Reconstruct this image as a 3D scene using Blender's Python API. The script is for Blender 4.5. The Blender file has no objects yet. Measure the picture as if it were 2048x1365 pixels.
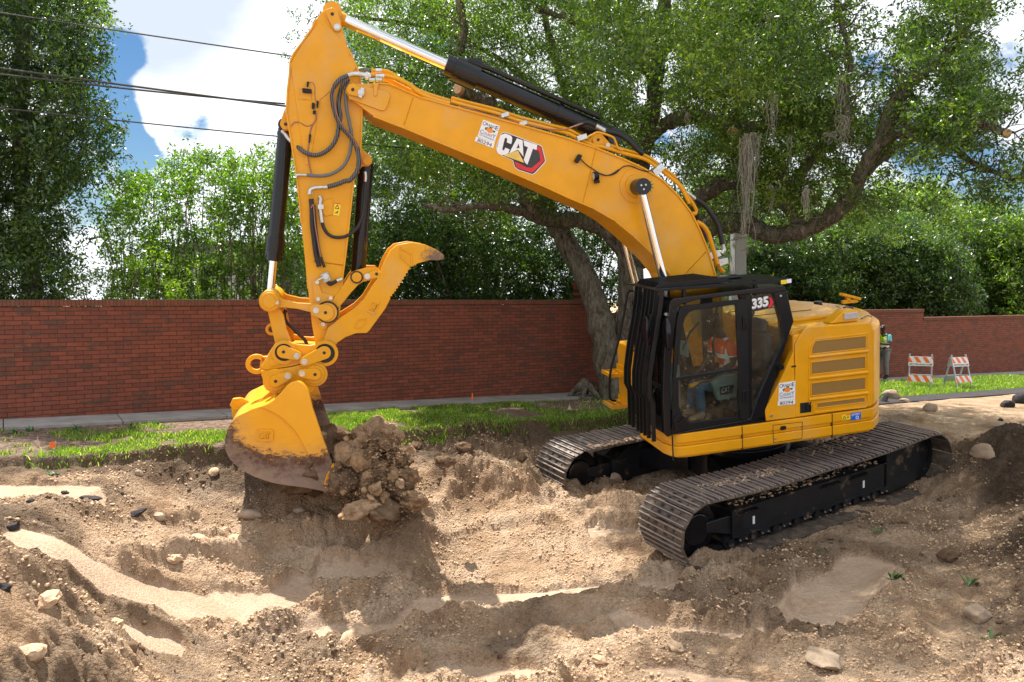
import bpy, math, random
import numpy as np
from mathutils import Vector, Matrix
R = math.radians
rng = np.random.default_rng(7)
random.seed(7)
sc = bpy.context.scene
COL = sc.collection

# ---------------------------------------------------------------- camera, sky, sun, exposure
F_PX = 1569.8            # focal length in pixels of a 2048 wide frame
PITCH = math.atan(82.8 / F_PX)
CAM = np.array([0, 0, 1.8])
cam_d = bpy.data.cameras.new('camera'); cam = bpy.data.objects.new('camera', cam_d); COL.objects.link(cam)
cam_d.sensor_width = 36; cam_d.lens = 36 * F_PX / 2048; cam_d.clip_end = 3000; cam_d.clip_start = 0.05
cam.location = CAM; cam.rotation_euler = (math.pi / 2 - PITCH, 0, 0)
sc.camera = cam
SUN_EL = 65; SUN_AZ = -32           # azimuth from +Y (away from the camera), negative = left
sdir = Vector((math.sin(R(SUN_AZ)) * math.cos(R(SUN_EL)), math.cos(R(SUN_AZ)) * math.cos(R(SUN_EL)), math.sin(R(SUN_EL))))
sun_d = bpy.data.lights.new('sun', 'SUN'); sun = bpy.data.objects.new('sun', sun_d); COL.objects.link(sun)
sun_d.energy = 5.0; sun_d.use_shadow = True; sun_d.angle = R(0.53); sun_d.color = (1.0, .95, .87)
sun.rotation_euler = (-sdir).to_track_quat('-Z', 'Y').to_euler()
sun.location = (0, 20, 30)
sc.view_settings.view_transform = 'Standard'; sc.view_settings.look = 'None'
sc.view_settings.exposure = 1.13; sc.view_settings.gamma = 1.0
sc.render.engine = 'CYCLES'
sc.render.resolution_x = 1024; sc.render.resolution_y = 682

def make_world():
    w = bpy.data.worlds.new('World'); sc.world = w; w.use_nodes = True
    nt = w.node_tree; N = nt.nodes; L = nt.links; N.clear()
    out = N.new('ShaderNodeOutputWorld'); bg = N.new('ShaderNodeBackground'); bg.inputs['Strength'].default_value = .066
    sky = N.new('ShaderNodeTexSky'); sky.sky_type = 'NISHITA'; sky.sun_disc = False
    sky.sun_elevation = R(SUN_EL); sky.sun_rotation = R(SUN_AZ); sky.air_density = 1.0; sky.dust_density = .6; sky.ozone_density = 2.0
    hs = N.new('ShaderNodeHueSaturation'); hs.inputs['Saturation'].default_value = 1.35; hs.inputs['Value'].default_value = .75
    L.new(sky.outputs[0], hs.inputs['Color'])
    tc = N.new('ShaderNodeTexCoord')
    # cloud cover: soft noise on the direction, with a gap of blue to the left and one low on the right
    mp = N.new('ShaderNodeMapping'); mp.inputs['Scale'].default_value = (1, 1, 1.6); L.new(tc.outputs['Generated'], mp.inputs[0])
    n1 = N.new('ShaderNodeTexNoise'); n1.inputs['Scale'].default_value = 5.0; n1.inputs['Detail'].default_value = 9; n1.inputs['Roughness'].default_value = .58
    L.new(mp.outputs[0], n1.inputs['Vector'])
    def blob(px, py, rad, amp):
        u = (px - 1024) / F_PX; v = (682.5 - py) / F_PX; c, s = math.cos(PITCH), math.sin(PITCH)
        d = Vector((u, c + v * s, -s + v * c)).normalized()
        vm = N.new('ShaderNodeVectorMath'); vm.operation = 'DISTANCE'; vm.inputs[1].default_value = d
        L.new(tc.outputs['Generated'], vm.inputs[0])
        mr = N.new('ShaderNodeMapRange'); mr.inputs[1].default_value = rad; mr.inputs[2].default_value = rad * .25
        mr.inputs[3].default_value = 0; mr.inputs[4].default_value = amp; mr.interpolation_type = 'SMOOTHSTEP'
        L.new(vm.outputs['Value'], mr.inputs[0]); return mr.outputs[0]
    acc = n1.outputs['Fac']
    for b in ((215, 120, .075, -.22), (335, 45, .045, -.25), (245, 95, .04, -.2), (225, 210, .045, -.2), (385, 245, .04, -.2), (275, 300, .03, -.2), (235, 265, .035, -.2), (430, 100, .16, .16), (520, 200, .12, .12), (330, 190, .05, .12), (300, -20, .1, .12), (2000, 300, .2, -.08)):
        ad = N.new('ShaderNodeMath'); ad.operation = 'ADD'; L.new(acc, ad.inputs[0]); L.new(blob(*b), ad.inputs[1]); acc = ad.outputs[0]
    cr = N.new('ShaderNodeMapRange'); cr.inputs[1].default_value = .36; cr.inputs[2].default_value = .46; cr.interpolation_type = 'SMOOTHSTEP'
    L.new(acc, cr.inputs[0])
    # cloud brightness: white bodies with blue grey bases
    n2 = N.new('ShaderNodeTexNoise'); n2.inputs['Scale'].default_value = 3.2; n2.inputs['Detail'].default_value = 6
    mp2 = N.new('ShaderNodeMapping'); mp2.inputs['Location'].default_value = (.35, .1, .6); mp2.inputs['Scale'].default_value = (1, 1, 2.2)
    L.new(tc.outputs['Generated'], mp2.inputs[0]); L.new(mp2.outputs[0], n2.inputs['Vector'])
    a2 = N.new('ShaderNodeMath'); a2.operation = 'ADD'; L.new(n2.outputs['Fac'], a2.inputs[0]); L.new(blob(300, -60, .18, -.28), a2.inputs[1])
    a3 = N.new('ShaderNodeMath'); a3.operation = 'ADD'; L.new(a2.outputs[0], a3.inputs[0]); L.new(blob(520, 60, .12, -.05), a3.inputs[1])
    ramp = N.new('ShaderNodeValToRGB'); e = ramp.color_ramp.elements
    e[0].position = .25; e[0].color = (.33, .37, .43, 1); e[1].position = .5; e[1].color = (.6, .62, .65, 1)
    L.new(a3.outputs[0], ramp.inputs[0])
    sc_ = N.new('ShaderNodeVectorMath'); sc_.operation = 'SCALE'; sc_.inputs['Scale'].default_value = 16.5; L.new(ramp.outputs[0], sc_.inputs[0])
    mx = N.new('ShaderNodeMix'); mx.data_type = 'RGBA'; L.new(cr.outputs[0], mx.inputs[0]); L.new(hs.outputs[0], mx.inputs[6]); L.new(sc_.outputs[0], mx.inputs[7])
    L.new(mx.outputs[2], bg.inputs['Color']); L.new(bg.outputs[0], out.inputs[0])
make_world()

# ---------------------------------------------------------------- machine frame and pixel tracing onto real planes
def pose(y, p, r):
    y, p, r = map(R, (y, p, r))
    f = np.array([-math.cos(y), -math.sin(y), 0]); u = np.array([0, 0, 1.]); l = np.cross(u, f)
    M = np.stack([f, l, u], 1)
    return M @ np.array([[math.cos(p), 0, math.sin(p)], [0, 1, 0], [-math.sin(p), 0, math.cos(p)]]) @ np.array([[1, 0, 0], [0, math.cos(r), math.sin(r)], [0, -math.sin(r), math.cos(r)]])
HM = pose(11.603, 5.382, 5.526); HO = np.array([3.343, 11.475, -1.041])
def ray(px, py):
    u = (px - 1024) / F_PX; v = (682.5 - py) / F_PX; c, s = math.cos(PITCH), math.sin(PITCH)
    return np.array([u, c + v * s, -s + v * c])
def hp(px, py, y):              # point of the machine's frame (x forward, z up) seen at a pixel on the machine plane y
    r = HM.T @ ray(px, py); o = HM.T @ (CAM - HO); q = o + (y - o[1]) / r[1] * r
    return (q[0], q[2])
def h3(px, py, y):
    q = hp(px, py, y); return (q[0], y, q[1])
def at(px, py, Y):              # world point seen at a pixel at depth Y
    r = ray(px, py); return Vector(CAM + r * (Y / r[1]))
def h2w(p): return HM @ np.array(p) + HO
def hl(pts, y): return [hp(a, b, y) for a, b in pts]
def hl3(pts, y): return [h3(a, b, y) for a, b in pts]
def ZA(p): return [(500 + a / 3.7925, b / 3.7925) for a, b in p]
def ZB(p): return [(480 + a / 3.791, 340 + b / 3.791) for a, b in p]
def ZE(p): return [(480 + a / 6.827, 640 + b / 6.827) for a, b in p]
def ZF(p): return [(430 + a / 5.057, 740 + b / 5.057) for a, b in p]
def Z4(p): return [(860 + a / 4.55, 80 + b / 4.55) for a, b in p]
def Z5(p): return [(1140 + a / 3.7917, 220 + b / 3.7917) for a, b in p]
def ZH(p): return [(1540 + a / 4.015, 560 + b / 4.015) for a, b in p]
def ZC(p): return [(1200 + a / 3.593, 520 + b / 3.593) for a, b in p]
def ZD(p): return [(680 + a / 6.827, 100 + b / 6.827) for a, b in p]

# ---------------------------------------------------------------- object helpers
def tag(o, label=None, cat=None, group=None, kind=None):
    if label: o['label'] = label
    if cat: o['category'] = cat
    if group: o['group'] = group
    if kind: o['kind'] = kind
    return o
def thing(name, label, cat, loc=(0, 0, 0), rz=0, group=None):
    o = bpy.data.objects.new(name, None); COL.objects.link(o); o.empty_display_size = .2
    o.location = loc; o.rotation_euler = (0, 0, rz); return tag(o, label, cat, group)
def basis(d):
    d = Vector(d).normalized(); a = Vector((0, 0, 1)) if abs(d.z) < .9 else Vector((1, 0, 0))
    u = d.cross(a).normalized(); return u, u.cross(d).normalized()
def catmull(pts, n=6, closed=False):
    P = [Vector(p) for p in pts]; out = []; m = len(P)
    for i in range(m if closed else m - 1):
        p0 = P[(i - 1) % m] if closed or i > 0 else P[0] * 2 - P[1]
        p1 = P[i]; p2 = P[(i + 1) % m]
        p3 = P[(i + 2) % m] if closed or i + 2 < m else P[-1] * 2 - P[-2]
        for k in range(n):
            t = k / n
            out.append(.5 * ((2 * p1) + (p2 - p0) * t + (2 * p0 - 5 * p1 + 4 * p2 - p3) * t * t + (3 * p1 - p0 - 3 * p2 + p3) * t ** 3))
    if not closed: out.append(P[-1])
    return out
class MB:
    def __init__(s): s.v = []; s.f = []; s.m = []
    def add(s, vs, fs, mi=0):
        b = len(s.v); s.v += [tuple(v) for v in vs]; s.f += [tuple(b + i for i in f) for f in fs]; s.m += [mi] * len(fs)
    def box(s, x0, x1, y0, y1, z0, z1, mi=0, M=None):
        vs = [Vector((x, y, z)) for x in (x0, x1) for y in (y0, y1) for z in (z0, z1)]
        if M is not None: vs = [M @ v for v in vs]
        s.add(vs, [(0, 1, 3, 2), (4, 6, 7, 5), (0, 4, 5, 1), (2, 3, 7, 6), (0, 2, 6, 4), (1, 5, 7, 3)], mi); return s
    def prism(s, pts, y0, y1, mi=0):       # outline in x,z pushed from y0 to y1
        n = len(pts); vs = [(p[0], y0, p[1]) for p in pts] + [(p[0], y1, p[1]) for p in pts]
        s.add(vs, [tuple(range(n)), tuple(range(2 * n - 1, n - 1, -1))] + [(i, n + i, n + (i + 1) % n, (i + 1) % n) for i in range(n)], mi); return s
    def zprism(s, pts, z0, z1, mi=0):      # outline in x,y pushed from z0 to z1
        n = len(pts); vs = [(p[0], p[1], z0) for p in pts] + [(p[0], p[1], z1) for p in pts]
        s.add(vs, [tuple(range(n - 1, -1, -1)), tuple(range(n, 2 * n))] + [(i, (i + 1) % n, n + (i + 1) % n, n + i) for i in range(n)], mi); return s
    def cyl(s, p0, p1, r0, r1=None, n=20, mi=0, caps=True):
        r1 = r0 if r1 is None else r1; p0 = Vector(p0); p1 = Vector(p1); u, w = basis(p1 - p0); vs = []
        for p, r in ((p0, r0), (p1, r1)):
            for i in range(n):
                a = 2 * math.pi * i / n; vs.append(p + (u * math.cos(a) + w * math.sin(a)) * r)
        fs = [(i, (i + 1) % n, n + (i + 1) % n, n + i) for i in range(n)]
        if caps: fs += [tuple(range(n - 1, -1, -1)), tuple(range(n, 2 * n))]
        s.add(vs, fs, mi); return s
    def tube(s, pts, r, n=8, mi=0):
        P = [Vector(p) for p in pts]; rs = r if hasattr(r, '__len__') else [r] * len(P)
        u, w = basis(P[1] - P[0]); vs = []
        for i, p in enumerate(P):
            d = (P[min(i + 1, len(P) - 1)] - P[max(i - 1, 0)]).normalized()
            u = (u - d * u.dot(d)).normalized(); w = d.cross(u)
            for k in range(n):
                a = 2 * math.pi * k / n; vs.append(p + (u * math.cos(a) + w * math.sin(a)) * rs[i])
        fs = [(i * n + k, i * n + (k + 1) % n, (i + 1) * n + (k + 1) % n, (i + 1) * n + k) for i in range(len(P) - 1) for k in range(n)]
        fs += [tuple(range(n - 1, -1, -1)), tuple(range((len(P) - 1) * n, len(P) * n))]
        s.add(vs, fs, mi); return s
    def ring(s, c, ro, ri, y0, y1, n=28, mi=0, sx=1, sz=1):
        vs = []
        for y in (y0, y1):
            for r in (ro, ri):
                for i in range(n):
                    a = 2 * math.pi * i / n; vs.append((c[0] + r * sx * math.cos(a), y, c[1] + r * sz * math.sin(a)))
        fs = []
        for i in range(n):
            j = (i + 1) % n
            fs += [(i, j, n + j, n + i), (2 * n + i, 3 * n + i, 3 * n + j, 2 * n + j), (i, 2 * n + i, 2 * n + j, j), (n + i, n + j, 3 * n + j, 3 * n + i)]
        s.add(vs, fs, mi); return s
    def build(s, name, mat, parent=None, bevel=0, smooth=None, seg=2):
        me = bpy.data.meshes.new(name); me.from_pydata(s.v, [], s.f); me.validate()
        for m in (mat if isinstance(mat, (list, tuple)) else [mat]): me.materials.append(m)
        if len(me.polygons) == len(s.m): me.polygons.foreach_set('material_index', s.m)
        import bmesh
        bm = bmesh.new(); bm.from_mesh(me); bmesh.ops.recalc_face_normals(bm, faces=bm.faces); bm.to_mesh(me); bm.free()
        if smooth is not None:
            me.polygons.foreach_set('use_smooth', [True] * len(me.polygons)); me.set_sharp_from_angle(angle=R(smooth))
        me.update(); o = bpy.data.objects.new(name, me); COL.objects.link(o)
        if parent is not None: o.parent = parent
        if bevel:
            b = o.modifiers.new('bevel', 'BEVEL'); b.width = bevel; b.segments = seg; b.limit_method = 'ANGLE'; b.angle_limit = R(35)
            if smooth is None:
                me.polygons.foreach_set('use_smooth', [True] * len(me.polygons)); b.harden_normals = True
        return o
def fast_mesh(name, verts, faces, mat, smooth=False, parent=None, attrs=None, mi=None):
    verts = np.asarray(verts, np.float32); faces = np.asarray(faces, np.int32); k = faces.shape[1]
    me = bpy.data.meshes.new(name); me.vertices.add(len(verts)); me.vertices.foreach_set('co', verts.ravel())
    me.loops.add(faces.size); me.loops.foreach_set('vertex_index', faces.ravel())
    me.polygons.add(len(faces)); me.polygons.foreach_set('loop_start', np.arange(0, faces.size, k, dtype=np.int32))
    if smooth: me.polygons.foreach_set('use_smooth', np.ones(len(faces), bool))
    for m in (mat if isinstance(mat, (list, tuple)) else [mat]): me.materials.append(m)
    if mi is not None: me.polygons.foreach_set('material_index', np.asarray(mi, np.int32))
    me.update(calc_edges=True)
    for n, a in (attrs or {}).items():
        at_ = me.attributes.new(n, 'FLOAT', 'POINT'); at_.data.foreach_set('value', np.asarray(a, np.float32))
    o = bpy.data.objects.new(name, me); COL.objects.link(o)
    if parent is not None: o.parent = parent
    return o
def text_on(name, s, A, B, C, mat, parent, bold=0.0, depth=.002, narrow=1.0):
    # lettering laid so that its box has lower left A, lower right B, upper left C
    cu = bpy.data.curves.new(name, 'FONT'); cu.body = s; cu.offset = bold; cu.resolution_u = 3
    tmp = bpy.data.objects.new('t', cu); COL.objects.link(tmp)
    me = bpy.data.meshes.new_from_object(tmp); bpy.data.objects.remove(tmp)
    co = np.zeros(len(me.vertices) * 3); me.vertices.foreach_get('co', co); co = co.reshape(-1, 3)
    lo = co.min(0); hi = co.max(0); A, B, C = (np.array(q, float) for q in (A, B, C))
    t = (co - lo) / np.maximum(hi - lo, 1e-6)
    W = A + t[:, :1] * (B - A) + t[:, 1:2] * (C - A)
    me.vertices.foreach_set('co', W.ravel()); me.materials.clear(); me.materials.append(mat); me.name = name; me.update()
    o = bpy.data.objects.new(name, me); COL.objects.link(o)
    if parent is not None: o.parent = parent
    if depth:
        m = o.modifiers.new('solid', 'SOLIDIFY'); m.thickness = depth; m.offset = 0
    return o

# ---------------------------------------------------------------- noise for terrain
def hash2(ix, iy, seed=0):
    h = (ix.astype(np.int64) * 374761393 + iy.astype(np.int64) * 668265263 + seed * 1442695041) & 0xffffffff
    h = ((h ^ (h >> 13)) * 1274126177) & 0xffffffff; return ((h ^ (h >> 16)) & 0xffff) / 65535.0
def vnoise(x, y, seed=0):
    ix = np.floor(x); iy = np.floor(y); fx = x - ix; fy = y - iy; u = fx * fx * (3 - 2 * fx); v = fy * fy * (3 - 2 * fy)
    a = hash2(ix, iy, seed); b = hash2(ix + 1, iy, seed); c = hash2(ix, iy + 1, seed); d = hash2(ix + 1, iy + 1, seed)
    return (a * (1 - u) + b * u) * (1 - v) + (c * (1 - u) + d * u) * v
def fbm(x, y, oct=4, seed=0, gain=.5):
    s = 0; a = 1; t = 0
    for o in range(oct):
        s = s + a * vnoise(x, y, seed + o * 17); t += a; a *= gain; x = x * 2.03 + 5.1; y = y * 2.03 + 1.7
    return s / t
def lumps(x, y, seed=0):        # rounded clods: 1 - distance to the nearest jittered point
    ix = np.floor(x); iy = np.floor(y); best = np.full(x.shape, 9.)
    for dx in (-1, 0, 1):
        for dy in (-1, 0, 1):
            jx = ix + dx; jy = iy + dy; px = jx + hash2(jx, jy, seed); py = jy + hash2(jx, jy, seed + 5); r = .45 + .55 * hash2(jx, jy, seed + 9)
            best = np.minimum(best, ((x - px) ** 2 + (y - py) ** 2) / (r * r))
    return np.sqrt(np.clip(1 - best, 0, 1))
def sstep(a, b, x):
    t = np.clip((x - a) / (b - a), 0, 1); return t * t * (3 - 2 * t)
# ---------------------------------------------------------------- materials
def nodes(name):
    m = bpy.data.materials.new(name); m.use_nodes = True; nt = m.node_tree; return m, nt.nodes, nt.links, nt.nodes['Principled BSDF']
def noise(N, L, scale, detail=4, rough=.55, coord='Object', vec=None, stretch=None):
    n = N.new('ShaderNodeTexNoise'); n.inputs['Scale'].default_value = scale; n.inputs['Detail'].default_value = detail; n.inputs['Roughness'].default_value = rough
    if vec is None:
        tc = N.new('ShaderNodeTexCoord'); vec = tc.outputs[coord]
    if stretch:
        mp = N.new('ShaderNodeMapping'); mp.inputs['Scale'].default_value = stretch; L.new(vec, mp.inputs[0]); vec = mp.outputs[0]
    L.new(vec, n.inputs['Vector']); return n.outputs['Fac']
def ramp(N, L, src, stops, interp='LINEAR'):
    r = N.new('ShaderNodeValToRGB'); e = r.color_ramp; e.interpolation = interp
    while len(e.elements) < len(stops): e.elements.new(.5)
    for i, (p, c) in enumerate(stops): e.elements[i].position = p; e.elements[i].color = (*c, 1) if len(c) == 3 else c
    L.new(src, r.inputs[0]); return r.outputs[0]
def mixc(N, L, f, a, b, mode='MIX'):
    m = N.new('ShaderNodeMix'); m.data_type = 'RGBA'; m.blend_type = mode
    for k, v in ((0, f), (6, a), (7, b)):
        if isinstance(v, (int, float)): m.inputs[k].default_value = v
        elif isinstance(v, tuple): m.inputs[k].default_value = (*v, 1)
        else: L.new(v, m.inputs[k])
    return m.outputs[2]
def mth(N, L, op, a, b=None, clamp=False):
    m = N.new('ShaderNodeMath'); m.operation = op; m.use_clamp = clamp
    for k, v in ((0, a), (1, b)):
        if v is None: continue
        if isinstance(v, (int, float)): m.inputs[k].default_value = v
        else: L.new(v, m.inputs[k])
    return m.outputs[0]
def bump(N, L, P, h, st=.3, dist=.02):
    b = N.new('ShaderNodeBump'); b.inputs['Strength'].default_value = st; b.inputs['Distance'].default_value = dist
    L.new(h, b.inputs['Height']); L.new(b.outputs[0], P.inputs['Normal'])
def plain(name, col, rough=.5, metal=0, spec=.5, var=.12, scale=8, bmp=0, emit=None):
    m, N, L, P = nodes(name); P.inputs['Roughness'].default_value = rough; P.inputs['Metallic'].default_value = metal; P.inputs['Specular IOR Level'].default_value = spec
    f = noise(N, L, scale, 5)
    lo = tuple(c * (1 - var) for c in col); hi = tuple(min(1, c * (1 + var)) for c in col)
    L.new(ramp(N, L, f, [(.3, lo), (.7, hi)]), P.inputs['Base Color'])
    if bmp: bump(N, L, P, noise(N, L, scale * 6, 4), bmp)
    return m
M = {}
def yellow_mat(name, dusty=.25, metal_wear=False):
    m, N, L, P = nodes(name); P.inputs['Roughness'].default_value = .34; P.inputs['Specular IOR Level'].default_value = .35; P.inputs['Coat Weight'].default_value = .08; P.inputs['Coat Roughness'].default_value = .12
    base = (.83, .365, .008)
    n = noise(N, L, 3, 6); col = ramp(N, L, n, [(.3, (.67, .30, .001)), (.7, (.78, .35, .003))])
    d = noise(N, L, 2.2, 8, .65); dm = mth(N, L, 'MULTIPLY', mth(N, L, 'SUBTRACT', d, .5, True), dusty * 4, True)
    col = mixc(N, L, dm, col, (.55, .36, .16))
    scf = noise(N, L, 30, 8, .8, stretch=(.35, 1, 1)); patch = noise(N, L, 1.7, 4, .6)
    sc2 = mth(N, L, 'MULTIPLY', mth(N, L, 'GREATER_THAN', mth(N, L, 'ADD', scf, mth(N, L, 'MULTIPLY', patch, .55)), .985), .55)
    col = mixc(N, L, sc2, col, (.30, .20, .11)); L.new(col, P.inputs['Base Color'])
    rr = N.new('ShaderNodeMapRange'); rr.inputs[3].default_value = .24; rr.inputs[4].default_value = .5; L.new(noise(N, L, 11, 5), rr.inputs[0]); L.new(rr.outputs[0], P.inputs['Roughness'])
    bump(N, L, P, noise(N, L, 90, 2), .05, .003)
    return m
M['yellow'] = yellow_mat('yellow_paint', .45)
M['yellow_dusty'] = yellow_mat('dusty_yellow_paint', .7)
def bucket_mat():
    m, N, L, P = nodes('worn_shaded_bucket_paint'); tc = N.new('ShaderNodeTexCoord'); sx = N.new('ShaderNodeSeparateXYZ'); L.new(tc.outputs['Object'], sx.inputs[0])
    c = hp(598, 812, .72)
    dx = mth(N, L, 'SUBTRACT', sx.outputs['X'], float(c[0])); dz = mth(N, L, 'SUBTRACT', sx.outputs['Z'], float(c[1]))
    dx2 = mth(N, L, 'MULTIPLY', dx, .78)
    dist = mth(N, L, 'SQRT', mth(N, L, 'ADD', mth(N, L, 'MULTIPLY', dx2, dx2), mth(N, L, 'MULTIPLY', dz, dz)))
    scr = noise(N, L, 9, 9, .75, stretch=(1, 1, 2.2)); scr2 = noise(N, L, 40, 5, .7, stretch=(1, 1, 4))
    side = mth(N, L, 'MULTIPLY', mth(N, L, 'LESS_THAN', sx.outputs['Y'], .686), mth(N, L, 'LESS_THAN', dx, -.02)); dist = mth(N, L, 'ADD', dist, mth(N, L, 'MULTIPLY', side, .35))  # far plate inside: rust and wear, with its shadow painted into the colour
    v = mth(N, L, 'ADD', dist, mth(N, L, 'ADD', mth(N, L, 'MULTIPLY', mth(N, L, 'SUBTRACT', scr, .5), .55), mth(N, L, 'MULTIPLY', mth(N, L, 'SUBTRACT', scr2, .5), .22)))
    wear_shade = N.new('ShaderNodeMapRange'); wear_shade.inputs[1].default_value = .60; wear_shade.inputs[2].default_value = .66; L.new(v, wear_shade.inputs[0])
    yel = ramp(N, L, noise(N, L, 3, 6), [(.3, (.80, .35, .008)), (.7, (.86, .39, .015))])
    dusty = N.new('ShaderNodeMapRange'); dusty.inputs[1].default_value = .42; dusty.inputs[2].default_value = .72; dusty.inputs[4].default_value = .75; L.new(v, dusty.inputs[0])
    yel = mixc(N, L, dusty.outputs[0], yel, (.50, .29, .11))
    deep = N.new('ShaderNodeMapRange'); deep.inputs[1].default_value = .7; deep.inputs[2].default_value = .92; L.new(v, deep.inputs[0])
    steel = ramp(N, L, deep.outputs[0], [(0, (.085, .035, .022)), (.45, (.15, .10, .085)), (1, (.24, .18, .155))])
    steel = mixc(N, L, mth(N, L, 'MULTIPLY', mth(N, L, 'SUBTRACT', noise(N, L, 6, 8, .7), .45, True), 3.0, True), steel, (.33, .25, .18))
    L.new(mixc(N, L, wear_shade.outputs[0], yel, steel), P.inputs['Base Color'])
    rr = N.new('ShaderNodeMapRange'); rr.inputs[3].default_value = .3; rr.inputs[4].default_value = .5; L.new(wear_shade.outputs[0], rr.inputs[0]); L.new(rr.outputs[0], P.inputs['Roughness'])
    L.new(mth(N, L, 'MULTIPLY', wear_shade.outputs[0], .35), P.inputs['Metallic'])
    bump(N, L, P, mth(N, L, 'ADD', scr, wear_shade.outputs[0]), .15, .004)
    return m
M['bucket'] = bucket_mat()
M['black'] = plain('black_paint', (.006, .0065, .009), .2, 0, .4, .2, 6)
M['black_matt'] = plain('matt_black_steel', (.007, .007, .008), .4, 0, .3, .3, 9)
def dusty_black():
    m, N, L, P = nodes('dusty_black_undercarriage'); P.inputs['Roughness'].default_value = .42
    f = noise(N, L, 3.5, 9, .7); k = mth(N, L, 'MULTIPLY', mth(N, L, 'SUBTRACT', f, .56, True), 6, True)
    L.new(mixc(N, L, k, ramp(N, L, noise(N, L, 5, 4), [(.3, (.005, .006, .008)), (.7, (.012, .014, .018))]), (.22, .15, .09)), P.inputs['Base Color']); return m
M['under'] = dusty_black()
M['rubber'] = plain('black_rubber_hose', (.018, .018, .02), .45, 0, .4, .15, 20)
def ribbed():
    m, N, L, P = nodes('ribbed_hose_sleeve'); P.inputs['Roughness'].default_value = .35
    w = N.new('ShaderNodeTexWave'); w.inputs['Scale'].default_value = 14; tc = N.new('ShaderNodeTexCoord'); L.new(tc.outputs['Object'], w.inputs[0])
    L.new(ramp(N, L, w.outputs['Fac'], [(.4, (.015, .016, .02)), (.6, (.12, .125, .14))]), P.inputs['Base Color']); bump(N, L, P, w.outputs['Fac'], .5, .01); return m
M['ribbed'] = ribbed()
M['grey_hose'] = plain('grey_hose', (.12, .13, .14), .45, 0, .5, .1, 20)
M['chrome'] = plain('chrome_rod', (.75, .75, .76), .09, 1, .5, .03, 4)
M['zinc'] = plain('zinc_fitting', (.55, .56, .55), .3, .8, .5, .15, 30)
M['galv'] = plain('galvanised_steel', (.42, .45, .48), .45, .5, .5, .12, 30)
M['white'] = plain('white_vinyl', (.80, .80, .82), .35, 0, .5, .03, 10)
M['ink_blue'] = plain('dark_blue_ink', (.015, .045, .14), .4, 0, .5, .05)
M['ink_black'] = plain('black_ink', (.012, .012, .014), .4, 0, .5, .05)
M['orange_fruit'] = plain('orange_ink', (.85, .25, .02), .4, 0, .5, .1, 30)
M['leaf_ink'] = plain('green_ink', (.02, .16, .06), .4, 0, .5, .1)
M['label_yellow'] = plain('warning_yellow', (.85, .62, .02), .4, 0, .5, .04)
M['label_blue'] = plain('label_blue', (.01, .12, .62), .4, 0, .5, .04)
M['red'] = plain('red_vinyl', (.62, .015, .02), .3, 0, .5, .15, 5)
M['gold'] = plain('gold_vinyl', (.75, .50, .10), .35, 0, .5, .2, 6)
M['dark_grey'] = plain('dark_grey_vinyl', (.035, .036, .04), .35, 0, .5, .2, 30)
M['grille'] = None
def grille_mat():
    m, N, L, P = nodes('perforated_grille'); tc = N.new('ShaderNodeTexCoord'); P.inputs['Roughness'].default_value = .55
    sx = N.new('ShaderNodeSeparateXYZ'); L.new(tc.outputs['Object'], sx.inputs[0])
    a = mth(N, L, 'SINE', mth(N, L, 'MULTIPLY', sx.outputs['X'], 2 * math.pi / .012)); b = mth(N, L, 'SINE', mth(N, L, 'MULTIPLY', sx.outputs['Z'], 2 * math.pi / .012))
    k = mth(N, L, 'GREATER_THAN', mth(N, L, 'MULTIPLY', a, b), .12)
    col = mixc(N, L, k, (.40, .20, .02), (.03, .018, .008)); L.new(mixc(N, L, mth(N, L, 'MULTIPLY', noise(N, L, 5, 6), .45), col, (.30, .18, .07)), P.inputs['Base Color']); return m
M['grille'] = grille_mat()
def glass_mat(name, tint, gl=1.0):
    m = bpy.data.materials.new(name); m.use_nodes = True; nt = m.node_tree; N = nt.nodes; L = nt.links; N.clear()
    o = N.new('ShaderNodeOutputMaterial'); t = N.new('ShaderNodeBsdfTransparent'); t.inputs[0].default_value = (*tint, 1)
    g = N.new('ShaderNodeBsdfGlossy'); g.inputs['Roughness'].default_value = .02; g.inputs[0].default_value = (gl, gl, gl, 1)
    fr = N.new('ShaderNodeFresnel'); fr.inputs[0].default_value = 1.55; mx = N.new('ShaderNodeMixShader')
    tc = N.new('ShaderNodeTexCoord'); bp = N.new('ShaderNodeBump'); bp.inputs['Strength'].default_value = .04; bp.inputs['Distance'].default_value = .02
    n = N.new('ShaderNodeTexNoise'); n.inputs['Scale'].default_value = 2; L.new(tc.outputs['Object'], n.inputs['Vector']); L.new(n.outputs['Fac'], bp.inputs['Height']); L.new(bp.outputs[0], g.inputs['Normal'])
    ad = N.new('ShaderNodeMath'); ad.operation = 'MULTIPLY_ADD'; ad.inputs[1].default_value = 1.1; ad.inputs[2].default_value = .03; ad.use_clamp = True; L.new(fr.outputs[0], ad.inputs[0])
    L.new(ad.outputs[0], mx.inputs[0]); L.new(t.outputs[0], mx.inputs[1]); L.new(g.outputs[0], mx.inputs[2]); L.new(mx.outputs[0], o.inputs[0]); return m
M['glass'] = glass_mat('cab_glass', (.90, .96, .94))
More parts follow.
